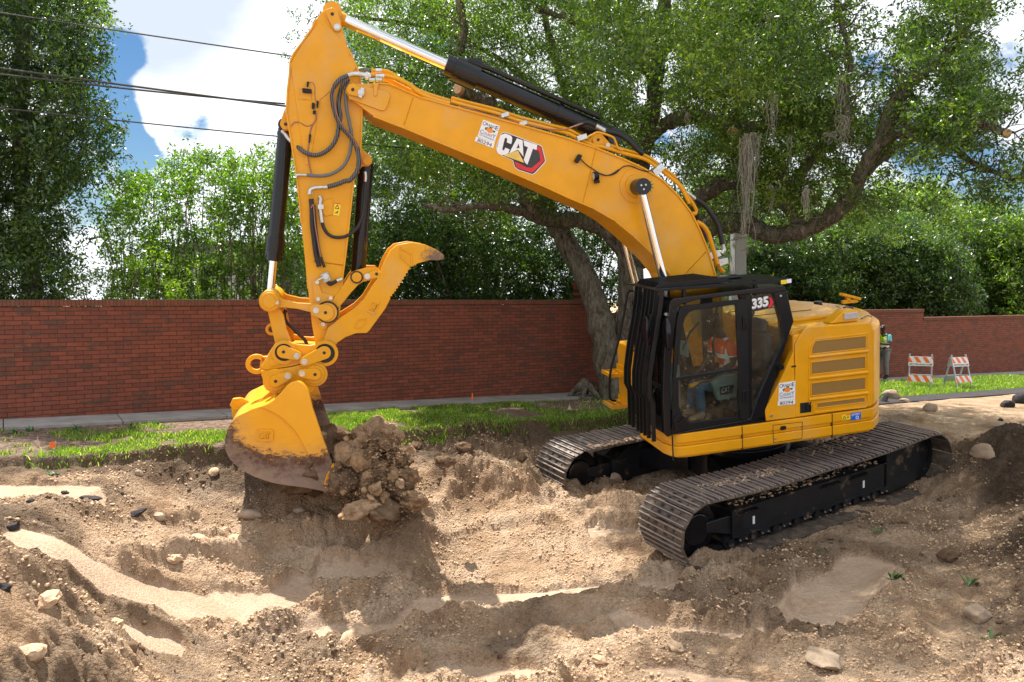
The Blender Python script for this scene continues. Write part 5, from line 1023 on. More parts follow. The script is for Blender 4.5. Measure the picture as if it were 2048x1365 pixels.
sticker(Z4([(485, 727), (637, 785), (585, 945), (432, 880)]), .362, boom, Z4([(420, 882), (588, 945), (575, 988), (406, 922)]))
sticker([(1558, 767), (1590.5, 762), (1590.3, 799), (1557, 803)], 1.485, tp, [(1555.5, 803.5), (1590.3, 799.5), (1590.3, 808.5), (1555, 812)])
yb = .362
def flat4(q, mat, dy, name, parent): m = MB(); m.prism(hl(Z4(q), yb), yb + dy - .001, yb + dy); return P(name, m, mat, parent)
lg = flat4([(600, 975), (612, 1022), (652, 1055), (752, 1098), (768, 1158), (800, 1185), (930, 1228), (950, 1222), (1048, 1118), (1052, 1095), (1022, 975), (1005, 960), (985, 952), (700, 845), (675, 838), (648, 850)], M['white'], .001, 'logo', boom)
flat4([(605, 975), (617, 1020), (655, 1052), (756, 1096), (772, 1155), (802, 1180), (930, 1222), (946, 1216), (1043, 1113), (1046, 1095), (1017, 978), (1002, 965), (983, 957), (700, 850), (676, 843), (652, 854)], M['ink_black'], .002, 'logo_outline', lg)
flat4([(770, 1110), (782, 1152), (808, 1172), (925, 1210), (940, 1204), (1036, 1108), (1038, 1094), (1010, 985), (998, 974), (978, 972), (960, 1020), (985, 1005), (1005, 1090), (1000, 1102), (925, 1166), (880, 1160), (800, 1120)], M['red'], .003, 'logo_red_band', lg)
flat4([(900, 1075), (938, 985), (975, 1005), (992, 1020), (1002, 1080), (998, 1096), (925, 1160), (885, 1150)], M['dark_grey'], .003, 'logo_mesh', lg)
hm = MB()
for i in range(9):
    for j in range(7):
        u, v = i / 8, j / 6; X4 = 912 + 82 * v + (-8) * u + (6 if i % 2 else 0); Y4 = 1000 + 150 * u - 0 * v
        if X4 < 938 - (Y4 - 985) * .42 + 12 or X4 > 998 or Y4 > 1155 - (X4 - 925) * .85 or (Y4 < 1008 + (X4 - 938) * .2): continue
        x, z = hp(*Z4([(X4, Y4)])[0], yb); hm.cyl((x, yb + .003, z), (x, yb + .004, z), .007, n=6)
P('logo_dots', hm, M['ink_black'], lg)
flat4([(655, 862), (682, 852), (735, 872), (748, 892), (745, 925), (738, 950), (698, 934), (703, 902), (692, 892), (680, 896), (657, 995), (663, 1008), (676, 1002), (684, 982), (724, 998), (712, 1034), (690, 1046), (652, 1050), (618, 1035), (606, 1005), (608, 985), (640, 878)], M['white'], .0045, 'letter', lg)
flat4([(790, 897), (842, 915), (850, 1068), (842, 1052), (800, 1000), (748, 1024), (718, 1036)], M['white'], .0045, 'letter', lg)
flat4([(805, 945), (815, 988), (800, 985), (786, 990)], M['ink_black'], .0055, 'letter_counter', lg)
flat4([(850, 914), (976, 957), (968, 1003), (936, 992), (886, 1137), (866, 1120), (852, 1094), (890, 978), (858, 966)], M['white'], .0045, 'letter', lg)
flat4([(800, 1008), (668, 1054), (855, 1120)], M['gold'], .005, 'logo_triangle', lg)
def small_label(q, y, mat, name, parent, txt=None, tmat=None, tq=None):
    m = MB(); m.prism(hl(q, y), y - .001, y + .003); s = P(name, m, mat, parent)
    if txt: text_on('lettering', txt, h3(*tq[0], y + .005), h3(*tq[1], y + .005), h3(*tq[2], y + .005), tmat, s, bold=.01, depth=.001)
    return s
small_label([(1702, 827), (1721.5, 824), (1722, 838), (1702, 841.5)], 1.492, M['label_blue'], 'fluid_label', skirt, 'DEF ONLY', M['white'], [(1703.5, 833), (1720.5, 830), (1703.5, 828.5)])
m = MB(); x, z = hp(1714.5, 835.5, 1.497); m.ring((x, z), .022, .014, 1.495, 1.498); P('no_symbol', m, M['white'], skirt)
def warn(q, y, parent):
    s = small_label(q, y, M['label_yellow'], 'warning_label', parent); a, b, c, d = [np.array(h3(*p, y + .004)) for p in q]; f = lambda u, v: (a * (1 - u) + b * u) * (1 - v) + (d * (1 - u) + c * u) * v
    m = MB()
    tall = np.linalg.norm(d - a) > np.linalg.norm(b - a)
    T = [(.5, .14), (.18, .44), (.82, .44)] if tall else [(.3, .2), (.1, .8), (.5, .8)]
    pts = [f(*t) for t in T]; 
    for i in range(3): m.tube([pts[i], pts[(i + 1) % 3]], .0035, 4)
    L2 = [(.3, .78), (.62, .78), (.62, .62)] if tall else [(.62, .5), (.9, .5)]
    m.tube([f(*t) for t in L2], .006, 4); P('warning_symbol', m, M['ink_black'], s)
    m = MB(); m.add([f(*t) + np.array([0, .001, 0]) for t in ([(.02, .0), (.98, .0), (.98, .07), (.02, .07)] if tall else [(.5, .0), (1, .0), (1, .12), (.5, .12)])], [(0, 1, 2, 3)]); P('warning_band', m, M['red'], s)
warn([(1684, 831), (1700, 829), (1700, 839), (1684, 841.5)], 1.492, skirt)
warn(ZB([(718, 250), (766, 257), (752, 349), (706, 343)]), .262, stick)
# ---- hoses, pipes and wiring
def hose(name, px, y, r, mat, parent, n=5, seg=8):
    ys = y if hasattr(y, '__len__') else [y] * len(px); m = MB(); m.tube(catmull([h3(*p, yy) for p, yy in zip(px, ys)], n), r, seg); return P(name, m, mat, parent, smooth=60)
hA = ZA([(745, 575), (690, 600), (645, 650), (625, 720), (630, 790), (650, 870), (680, 940), (722, 995), (770, 1050), (808, 1120), (825, 1190), (823, 1260), (800, 1320), (755, 1370)]) + ZB([(800, 85), (740, 108), (665, 130)])
hose('ribbed_hose', hA, [.40] * 3 + [.36] * 13 + [.34], .028, M['ribbed'], stick)
hB = ZA([(742, 600), (705, 640), (680, 720), (672, 800), (685, 880), (672, 960), (658, 1040), (620, 1110), (560, 1160), (490, 1180), (420, 1160), (365, 1118), (325, 1085)])
hose('ribbed_hose', hB, [.38] * 2 + [.33] * 9 + [.25, .15], .026, M['ribbed'], stick)
hose('steel_fitting', ZA([(325, 1085), (290, 1050), (262, 1010), (245, 1000)]), [.15, .12, .1, .08], .028, M['zinc'], stick)
hose('black_hose', ZA([(310, 1010), (350, 1060), (380, 1110), (420, 1150)]), .2, .02, M['rubber'], stick)
hose('grey_hose', ZA([(748, 600), (728, 680), (726, 760), (737, 850), (756, 940), (770, 1020), (766, 1100), (752, 1180), (705, 1265), (625, 1318), (540, 1337), (430, 1330)]), .33, .020, M['grey_hose'], stick)
hose('steel_fitting', ZA([(430, 1330), (395, 1328), (355, 1330), (350, 1350)]), .29, .016, M['zinc'], stick)
hose('grey_hose', ZD([(150, 350), (200, 300), (270, 270), (340, 268), (400, 282)]), .2, .022, M['grey_hose'], boom)
hose('steel_fitting', ZD([(100, 355), (190, 332), (300, 342), (380, 358), (420, 365)]), .36, .03, M['zinc'], boom)
hose('copper_wire', ZA([(745, 590), (695, 618), (655, 665), (637, 730), (645, 800), (660, 870), (690, 935), (735, 992), (785, 1055), (818, 1120)]), .40, .006, plain('copper_wire', (.35, .14, .08), .5), stick)
for yy, px in ((.33, ZD([(400, 345), (520, 350), (640, 362), (760, 390), (870, 440), (960, 490), (1040, 560), (1140, 620), (1300, 680), (1500, 735)])), (.22, ZD([(430, 285), (560, 288), (650, 300), (740, 350), (850, 420), (960, 480), (1050, 545), (1150, 590), (1300, 640), (1500, 700)])), (.1, ZD([(590, 400), (680, 420), (800, 480), (900, 530), (1000, 580), (1100, 620)]))):
    hose('boom_pipe', px, yy, .026, Y_, boom)
tail1 = Z4([(190, 560), (350, 605), (600, 668), (800, 735), (1000, 785), (1100, 812), (1250, 850), (1350, 900), (1500, 965)]) + Z5([(250, 283), (400, 328), (560, 372), (640, 420), (720, 480), (800, 545), (850, 600), (880, 660), (905, 710)])
hose('boom_pipe', tail1, .30, .024, Y_, boom); hose('boom_pipe', [(a + 1, b - 7) for a, b in tail1[:-3]], .14, .024, Y_, boom)
hose('boom_pipe', Z5([(330, 290), (400, 310), (560, 350), (640, 395), (720, 460), (790, 520), (850, 590), (880, 640), (930, 710), (958, 765), (945, 790), (925, 782)]), .12, .026, Y_, boom)
hose('boom_pipe', Z5([(120, 215), (170, 190), (215, 172), (320, 205), (345, 240), (365, 290), (400, 305)]), .34, .014, Y_, boom)
hose('boom_pipe', Z5([(960, 850), (1010, 880), (1050, 940), (1080, 1040), (1120, 1170)]), .25, .032, Y_, boom)
hose('copper_wire', Z4([(0, 510), (200, 600), (330, 620), (450, 660), (620, 705), (700, 730), (1000, 800), (1130, 815), (1230, 815), (1320, 785), (1390, 760)]), .33, .008, bpy.data.materials['copper_wire'], boom)
hose('black_hose', Z5([(40, 130), (80, 105), (130, 95), (180, 115), (195, 125)]), .12, .035, M['rubber'], boom)
hose('steel_fitting', Z5([(195, 122), (235, 145), (272, 165)]), .12, .038, M['zinc'], boom)
hose('black_hose', Z5([(272, 165), (340, 175), (400, 200), (460, 245), (510, 300), (555, 335)]), .16, .035, M['rubber'], boom); hose('black_hose', Z5([(300, 168), (370, 172), (430, 205), (490, 260), (540, 320)]), .0, .035, M['rubber'], boom)
hose('steel_fitting', Z5([(875, 622), (905, 640), (948, 676)]), .05, .03, M['zinc'], boom)
hose('black_hose', Z5([(948, 676), (1010, 715), (1070, 785), (1115, 860), (1140, 940), (1155, 1020)]), .05, .036, M['rubber'], boom)
hose('steel_fitting', Z5([(1155, 1020), (1165, 1060), (1150, 1090)]), .05, .034, M['zinc'], boom)
hose('black_hose', Z5([(955, 770), (975, 830), (1000, 900), (1030, 1000)]), -.15, .036, M['rubber'], boom)
for (a, b, w, h, yy) in ((665, 455, 34, 26, .33), (85, 212, 28, 18, .33)):
    m = MB(); x, z = hp(*Z5([(a, b)])[0], yy); m.box(-w / 420, w / 420, -.09, .05, -h / 560, h / 560, M=Matrix.Translation((x, yy, z)) @ Matrix.Rotation(R(-38 if a > 300 else -14), 4, 'Y').inverted()); P('pipe_clamp', m, M['zinc'], boom, bevel=.005)
for (a, b) in ((680, 685), (845, 762)):
    m = MB(); x, z = hp(*Z4([(a, b)])[0], .33); m.box(-.05, .05, -.1, .03, -.025, .025, M=Matrix.Translation((x, .33, z)) @ Matrix.Rotation(R(15), 4, 'Y')); P('pipe_clamp', m, M['zinc'], boom, bevel=.004)
for (a, b, c_, d_) in ((345, 305, 390, 400), (485, 265, 575, 300), (485, 330, 610, 375), (395, 390, 480, 425), (485, 385, 580, 425)):
    m = MB(); m.prism(hl(ZD([(a, b), (c_, b), (c_, d_), (a, d_)]), .36), .31, .385); P('pipe_clamp', m, M['zinc'], boom, bevel=.006)
# valve block at the boom foot
m = MB(); m.prism(hl(Z5([(1120, 1135), (1190, 1120), (1196, 1165), (1128, 1190)]), .15), .0, .18); m.prism(hl(Z5([(1055, 1090), (1140, 1062), (1160, 1110), (1070, 1140)]), .15), -.1, .12); vb = P('valve_block', m, M['zinc'], boom, bevel=.008)
m = MB(); m.tube(hl3(Z5([(1110, 1150), (1130, 1190), (1165, 1230)]), .1), .03, 8); P('boom_pipe', m, Y_, vb)
# harness and valves on the stick
hose('wire_harness', ZB([(540, 220), (545, 300), (548, 420), (560, 520), (575, 640), (600, 735)]), .30, .028, M['rubber'], stick); hose('wire_harness', ZB([(560, 265), (565, 340), (575, 450), (590, 560), (605, 640), (640, 740)]), .31, .018, M['rubber'], stick)
hose('copper_wire', ZB([(540, 290), (555, 265), (562, 320), (570, 420), (590, 540), (612, 660)]), .33, .007, bpy.data.materials['copper_wire'], stick)
hose('steel_fitting', ZB([(665, 132), (600, 135), (560, 140), (535, 155), (530, 185)]), .34, .024, M['zinc'], stick)
hose('steel_fitting', ZB([(600, 200), (612, 225), (608, 270), (612, 330), (622, 400)]), .30, .024, M['zinc'], stick)
m = MB(); m.prism(hl(ZB([(590, 265), (635, 262), (635, 300), (592, 300)]), .3), .27, .33); m.prism(hl(ZB([(513, 168), (552, 168), (552, 188), (513, 188)]), .3), .27, .33); P('valve', m, M['zinc'], stick, bevel=.004)
hose('black_hose', ZB([(622, 400), (640, 450), (670, 490), (720, 512), (790, 508), (850, 475), (895, 425), (925, 350), (940, 250), (950, 90)]), [.30, .3, .3, .3, .3, .25, .2, .14, .12, .11], .020, M['rubber'], stick)
hose('steel_fitting', ZB([(950, 90), (952, 50), (948, 15)]), .11, .022, M['zinc'], stick)
m = MB(); m.prism(hl(ZB([(620, 245), (690, 215), (705, 230), (705, 340), (650, 352), (625, 330)]), .275), .262, .275); bs = P('valve_base', m, M['yellow_dusty'], stick, bevel=.008)
m = MB(); m.prism(hl(ZB([(608, 795), (665, 770), (692, 835), (640, 858)]), .3), .265, .36); vv = P('shutoff_valve', m, M['galv'], stick, bevel=.008)
m = MB(); x, z = hp(*ZB([(650, 808)])[0], .37); m.cyl((x, .35, z), (x, .40, z), .035, n=16); m.tube([(x, .38, z), h3(*ZB([(590, 840)])[0], .38)], .012, 6); P('valve_lever', m, M['zinc'], vv, smooth=40)
hose('black_fitting', ZB([(665, 850), (685, 868), (720, 850), (745, 838)]), .30, .022, M['rubber'], stick); hose('steel_fitting', ZB([(735, 842), (775, 828)]), .30, .024, M['zinc'], stick, 2)
for yy in (-.12, .12): hose('black_hose', ZB([(350, 1060), (335, 1100), (350, 1150), (400, 1200), (450, 1250), (490, 1290), (510, 1330)]), yy, .022, M['rubber'], stick)
hose('stick_pipe', ZB([(436, 50), (455, 200), (480, 450), (505, 700), (520, 900)]), .1, .018, Y_, stick); hose('stick_pipe', ZB([(447, 90), (470, 300), (492, 520), (512, 760)]), .2, .012, Y_, stick)
# wiring and lamps
hose('copper_wire', ZA([(440, 628), (475, 630), (492, 660), (492, 720), (500, 770)]), .27, .006, bpy.data.materials['copper_wire'], stick); hose('copper_wire', ZA([(500, 860), (498, 910), (470, 960), (455, 1010), (445, 1100), (440, 1180), (452, 1260), (470, 1330)]), .275, .009, bpy.data.materials['copper_wire'], stick)
hose('copper_wire', ZA([(310, 960), (335, 930), (375, 930), (430, 958), (470, 945), (500, 905)]), .275, .006, bpy.data.materials['copper_wire'], stick)
for q in ([(398, 670), (468, 680), (466, 712), (398, 705)], [(470, 780), (492, 785), (490, 830), (468, 825)], [(478, 840), (502, 842), (498, 868), (476, 866)], [(505, 765), (522, 770), (516, 820), (505, 818)], [(432, 622), (448, 622), (442, 660), (430, 660)], [(448, 1020), (464, 1022), (456, 1085), (446, 1080)]):
    m = MB(); m.prism(hl(ZA(q), .29), .26, .31); P('connector', m, BM, stick, bevel=.004)
m = MB(); outline_strip(m, hl(ZA([(370, 670), (366, 752), (465, 763), (470, 700)]), .27), .262, .276, .008); P('lamp_plate_border', m, Y_, stick)
m = MB(); m.prism(hl(Z4([(1350, 1040), (1382, 1055), (1345, 1125), (1310, 1105)]), .40), .365, .43); bl = P('boom_lamp', m, BM, boom, bevel=.006)
m = MB(); m.prism(hl(Z4([(1320, 990), (1385, 1020), (1325, 1120), (1265, 1080)]), .365), .36, .366); P('lamp_plate', m, Y_, bl)
hose('lamp_wire', Z4([(1370, 1085), (1400, 1115), (1440, 1150), (1490, 1180), (1540, 1215), (1600, 1235), (1660, 1220), (1720, 1180)]), .38, .007, M['rubber'], bl)
hose('lamp_wire', Z5([(220, 480), (280, 498), (340, 485), (400, 435), (455, 425), (520, 450), (585, 468), (620, 452)]), .38, .007, M['rubber'], bl)
m = MB(); x, z = hp(1187, 353, .42); x2, z2 = hp(1196, 352, .42); m.cyl((x, .42, z), (x2, .42, z2), .055, n=20); m.box(x2 - .02, x2 + .04, .36, .42, z - .09, z - .05); hn = P('boom_light', m, BM, boom, smooth=40)
m = MB(); m.cyl((x + .003, .42, z), (x - .0, .42, z), .045, n=20); P('lens', m, M['lens'], hn)
twig = MB()
for k in range(9):
    a = k * .7; p0 = Vector(h3(1297, 373, .5)); dd = Vector((math.cos(a), .2 * math.sin(k), math.sin(a))) * .085; n_ = Vector((-math.sin(a), 0, math.cos(a))) * .014
    twig.add([p0, p0 + dd * .5 + n_, p0 + dd, p0 + dd * .5 - n_], [(0, 1, 2, 3)])
o = twig.build('leaf_sprig', M['leaf_ink']); o.matrix_world = HM4; tag(o, 'small green leaf sprig caught beside the cylinder pin on the boom', 'leaf sprig')

# ================================================================ tracks
PSI = R(15.664); W2 = .415; CX, CZ, CR = 2.03, .445, .395
def tpos(o): o.rotation_euler = (0, 0, PSI); return o
def path():
    pts = []; n = 400
    for i in range(n): t = i / n; x = CX - 2 * CX * t; sag = .045 * math.sin(math.pi * t) + .02 * abs(math.sin(2 * math.pi * t)); pts.append((x, CZ + CR - sag))
    for i in range(120): a = math.pi / 2 + math.pi * i / 120; pts.append((-CX + CR * math.cos(a), CZ + CR * math.sin(a)))
    for i in range(n): t = i / n; pts.append((-CX + 2 * CX * t, CZ - CR))
    for i in range(120): a = -math.pi / 2 + math.pi * i / 120; pts.append((CX + CR * math.cos(a), CZ + CR * math.sin(a)))
    return np.array(pts)
TP = path(); seg = np.hypot(*(np.roll(TP, -1, 0) - TP).T); cum = np.concatenate([[0], np.cumsum(seg)]); NSH = 50; pitch = cum[-1] / NSH
def at_len(L_):
    L_ = L_ % cum[-1]; i = np.searchsorted(cum, L_, 'right') - 1; i = min(i, len(TP) - 1); t = (L_ - cum[i]) / seg[i]; a = TP[i]; b = TP[(i + 1) % len(TP)]; return a * (1 - t) + b * t
sh = MB(); h = pitch / 2
sh.box(-h + .004, h - .004, -W2, W2, 0, .014)
for gx_ in (-h * .86, -h * .05, h * .72): sh.add([(gx_ - .012, -W2, .013), (gx_ + .014, -W2, .013), (gx_ - .006, -W2 + .015, .040), (gx_ + .006, -W2 + .015, .040), (gx_ - .012, W2, .013), (gx_ + .014, W2, .013), (gx_ - .006, W2 - .015, .040), (gx_ + .006, W2 - .015, .040)], [(0, 1, 3, 2), (4, 6, 7, 5), (0, 4, 5, 1), (2, 3, 7, 6), (0, 2, 6, 4), (1, 5, 7, 3)])
for yy in (-.09, .09):
    for gx_ in (-h * .45, h * .35): sh.box(gx_ - .018, gx_ + .018, yy - .03, yy + .03, .012, .0165, mi=1)
    for gx_ in (-h * .45, h * .35): sh.cyl((gx_, yy * 2.6, .01), (gx_, yy * 2.6, .03), .014, n=6)
shoe_me = sh.build('track_shoe', [M['shoe'], M['ink_black']], None); shoe0 = shoe_me; shoe_mesh = shoe0.data; bpy.data.objects.remove(shoe0)
for side in (1, -1):
    yc = 1.285 * side; mb = MB()
    # link chain
    for yy in (yc - .1, yc + .1):
        for i in range(0, len(TP), 8):
            a = TP[i]; b = TP[(i + 9) % len(TP)]; d = (b - a) / np.linalg.norm(b - a); nrm = np.array([d[1], -d[0]]); c = np.array([0, CZ]); 
            if side < 0 and a[1] < .1: pass
            nrm = -nrm if (nrm @ (a - np.array([np.clip(a[0], -CX, CX), CZ]))) > 0 else nrm
            mb.prism([tuple(a + nrm * .005), tuple(b + nrm * .005), tuple(b + nrm * .075), tuple(a + nrm * .075)], yy - .025, yy + .025)
    tk = tpos(P('crawler_track', mb, M['under']))
    tk['label'] = 'crawler track nearer the camera' if side > 0 else 'crawler track on the far side, toward the lawn'
    ids = [i for i in range(NSH)]
    for i in ids:
        p = at_len((i + .35) * pitch); q1 = at_len((i + .35) * pitch - h * .9); q2 = at_len((i + .35) * pitch + h * .9); d = (q2 - q1) / np.linalg.norm(q2 - q1)
        if side < 0 and p[1] < .15 and abs(p[0]) < 1.9: continue
        o = bpy.data.objects.new('track_shoe', shoe_mesh); COL.objects.link(o); o.parent = tk
        X_ = Vector((-d[0], 0, -d[1])); Yv = Vector((0, 1, 0)); Z_ = X_.cross(Yv)
        p2 = (q1 + q2) / 2 * .5 + p * .5
        out = Vector((p2[0] - np.clip(p2[0], -CX, CX), 0, p2[1] - CZ))
        if Z_.dot(out) < 0: X_ = -X_; Z_ = X_.cross(Yv)
        o.matrix_local = Matrix(((X_.x, 0, Z_.x, p2[0]), (0, 1, 0, yc), (X_.z, 0, Z_.z, p2[1]), (0, 0, 0, 1)))
    # frame
    s = side; mb = MB(); yo, yi = yc + .20 * s, yc - .26 * s; y0, y1 = sorted((yo, yi))
    mb.prism([(1.50, .20), (1.50, .56), (-1.28, .56), (-1.28, .20)], y0, y1)
    inner = [(1.45, .56), (1.2, .70), (-1.1, .72), (-1.28, .56)]; mb.prism(inner, *sorted((yc + .02 * s, yi)))
    mb.prism([(-1.30, .12), (-1.30, .70), (-1.9, .70), (-1.98, .5), (-1.9, .14)], *sorted((yo + .02 * s, yi)))
    mb.prism([(1.50, .25), (1.50, .50), (1.9, .50), (1.9, .38)], yc - .2, yc - .15); mb.prism([(1.50, .25), (1.50, .50), (1.9, .50), (1.9, .38)], yc + .15, yc + .2)
    fr = tpos(P('track_frame', mb, M['under'], bevel=.012)); fr['label'] = 'black frame carrying the rollers of the nearer track' if s > 0 else 'black frame of the far track'
    m = MB(); yq = yo + .012 * s; a_, b_ = sorted((yo, yo + .03 * s)); m.box(-1.28, 1.50, a_, b_, .545, .565); m.box(-1.28, 1.50, a_, b_, .205, .225); m.box(1.49, 1.52, a_, b_, .2, .56); P('frame_flange', m, M['under'], fr)
    for x0 in (1.1, -.35, -.9):
        m = MB()
        for k in range(9): m.box(x0 + k * .035, x0 + k * .035 + .014, a_, b_ + (.03 * s if s > 0 else 0), .495, .515)
        m.box(x0 - .02, x0 + .33, a_, b_, .48, .49); P('foot_grip', m, M['under'], fr)
    for x0 in (1.13, -.87):
        m = MB(); a2, b2 = sorted((yo + .002 * s, yo + .005 * s)); m.box(x0, x0 + .035, a2, b2, .30, .40); P('white_sticker', m, M['white'], fr)
    m = MB(); m.cyl((CX, yc - .14, CZ), (CX, yc + .14, CZ), .33, n=40); m.cyl((CX, yc - .19, CZ), (CX, yc + .19, CZ), .20, .20, n=32); P('idler_wheel', m, K_, fr, smooth=40, bevel=.02)
    m = MB(); m.cyl((-CX, yc - .1, CZ), (-CX, yc + .1, CZ), .34, n=22); P('drive_sprocket', m, M['under'], fr, smooth=30)
    for k in range(9):
        x0 = 1.52 - k * .37; m = MB(); m.cyl((x0, yc - .17, .145), (x0, yc + .17, .145), .085, n=20); m.cyl((x0, yc - .21, .145), (x0, yc + .21, .145), .05, n=16); P('track_roller', m, M['under'], fr, smooth=40)
        if s > 0 and k < 8:
            m = MB(); m.prism([(x0 - .10, .20), (x0 - .27, .20), (x0 - .25, .13), (x0 - .12, .13)], yo - .02, yo + .015); P('roller_guard', m, M['under'], fr, bevel=.005)
            m = MB(); [m.cyl((x0 - .13 - j * .1, yo + .015, .15), (x0 - .13 - j * .1, yo + .028, .15), .012, n=8) for j in (0, 1)]; P('bolt', m, M['zinc'], fr)
    for x0 in (.55, -.75): m = MB(); m.cyl((x0, yc - .14, .72), (x0, yc + .14, .72), .06, n=18); P('carrier_roller', m, M['under'], fr, smooth=40)
# cross frame between the tracks
mb = MB()
for sx_ in (1, -1):
    for sy in (1, -1):
        mb.add([(.15 * sx_, .35 * sy, .85), (.75 * sx_, .2 * sy, .80), (1.0 * sx_, 1.1 * sy, .62), (.35 * sx_, 1.1 * sy, .62), (.15 * sx_, .35 * sy, .45), (.75 * sx_, .2 * sy, .45), (1.05 * sx_, 1.1 * sy, .30), (.35 * sx_, 1.1 * sy, .30)], [(0, 1, 2, 3), (7, 6, 5, 4), (0, 4, 5, 1), (1, 5, 6, 2), (2, 6, 7, 3), (3, 7, 4, 0)])
mb.cyl((0, 0, .42), (0, 0, .86), .75, n=36); tpos(P('cross_frame', mb, K_, bevel=.015))
# caked soil on the far frame and the near top run
def caked(n, xr, yr, zz, size, seed):
    r = np.random.default_rng(seed); V, Fc = [], []; b = 0
    for i in range(n):
        s_ = size * (.3 + r.random() ** 3); co, fi = PROTO[4 + i % 4]; x = r.uniform(*xr); q = co * s_ * np.array([1, 1, .6]) + np.array([x, r.uniform(*yr), zz(x) + r.uniform(-.005, .01)]); V.append(q); Fc.append(fi + b); b += len(q)
    o = fast_mesh('caked_soil', np.concatenate(V), np.concatenate(Fc), M['clod'], True, EXC); tpos(o); o['kind'] = 'stuff'; return o
ztop = lambda x: CZ + CR - .045 * math.sin(math.pi * (CX - x) / (2 * CX)) + .012
caked(260, (-1.2, 1.9), (-1.05, -.9), ztop, .05, 1); caked(380, (.4, 1.9), (1.15, 1.4), ztop, .022, 2); caked(200, (-1.3, .3), (.9, 1.3), ztop, .03, 3); caked(160, (-1.2, 1.4), (1.3, 1.45), lambda x: .57, .03, 4)

# ================================================================ people
def skin_fig(name, J, Eg, mat, parent, sub=2, root=0):
    keys = list(J); me = bpy.data.meshes.new(name); me.from_pydata([tuple(J[k][0]) for k in keys], [(keys.index(a), keys.index(b)) for a, b in Eg], []); me.materials.append(mat)
    o = bpy.data.objects.new(name, me); COL.objects.link(o); o.parent = parent
    md = o.modifiers.new('skin', 'SKIN'); md.use_smooth_shade = True
    if not me.skin_vertices: pass
    for i, k in enumerate(keys):
        r = J[k][1]; me.skin_vertices[0].data[i].radius = r if isinstance(r, tuple) else (r, r); me.skin_vertices[0].data[i].use_root = (i == root)
    s = o.modifiers.new('sub', 'SUBSURF'); s.levels = sub; s.render_levels = sub; return o
def skin_layer(me):
    import bmesh
    bm = bmesh.new(); bm.from_mesh(me); bm.verts.layers.skin.verify(); bm.to_mesh(me); bm.free()
_old = skin_fig
def skin_fig(name, J, Eg, mat, parent, sub=2, root=0):
    keys = list(J); me = bpy.data.meshes.new(name); me.from_pydata([tuple(J[k][0]) for k in keys], [(keys.index(a), keys.index(b)) for a, b in Eg], []); me.materials.append(mat); skin_layer(me)
    o = bpy.data.objects.new(name, me); COL.objects.link(o); o.parent = parent; md = o.modifiers.new('skin', 'SKIN'); md.use_smooth_shade = True
    for i, k in enumerate(keys):
        r = J[k][1]; sv = me.skin_vertices[0].data[i]; sv.radius = r if isinstance(r, tuple) else (r, r); sv.use_root = (i == root)
    s = o.modifiers.new('sub', 'SUBSURF'); s.levels = sub; s.render_levels = sub; return o
def vest_mat(base, name, zs, ys, xs=()):
    m, N, L, P_ = nodes(name); P_.inputs['Roughness'].default_value = .7; tc = N.new('ShaderNodeTexCoord'); sx = N.new('ShaderNodeSeparateXYZ'); L.new(tc.outputs['Object'], sx.inputs[0]); acc = None
    for ax, c, w in [('Z', *z) for z in zs] + [('Y', *y) for y in ys] + [('X', *x) for x in xs]:
        k = mth(N, L, 'LESS_THAN', mth(N, L, 'ABSOLUTE', mth(N, L, 'SUBTRACT', sx.outputs[ax], c)), w); acc = k if acc is None else mth(N, L, 'MAXIMUM', acc, k)
    L.new(mixc(N, L, acc, mixc(N, L, noise(N, L, 12, 4), tuple(c * .85 for c in base), base), (.90, .92, .93)), P_.inputs['Base Color']); return m
def hand(J, Eg, wrist, key, d, palm_n, curl=.6):
    d = Vector(d).normalized(); n_ = Vector(palm_n).normalized(); s_ = d.cross(n_); w = Vector(wrist); pc = w + d * .055
    J[key + 'p'] = (pc, (.030, .018))
    for i, (off, ln) in enumerate(((-.030, .068), (-.010, .076), (.010, .072), (.029, .056))):
        b = w + d * .09 + s_ * off; m_ = b + (d * math.cos(curl * .6) - n_ * math.sin(curl * .6)) * ln * .55; e = m_ + (d * math.cos(curl * 1.7) - n_ * math.sin(curl * 1.7)) * ln * .5
        J[f'{key}{i}a'] = (b, .009); J[f'{key}{i}b'] = (m_, .008); J[f'{key}{i}c'] = (e, .007); Eg += [(key + 'p', f'{key}{i}a'), (f'{key}{i}a', f'{key}{i}b'), (f'{key}{i}b', f'{key}{i}c')]
    b = w + d * .04 - s_ * .034; J[key + 'ta'] = (b, .010); J[key + 'tb'] = (b + (d * .7 - s_ * .5 - n_ * .3) * .035, .009); J[key + 'tc'] = (b + (d * .9 - s_ * .5 - n_ * .5) * .06, .008); Eg += [(key + 'p', key + 'ta'), (key + 'ta', key + 'tb'), (key + 'tb', key + 'tc')]
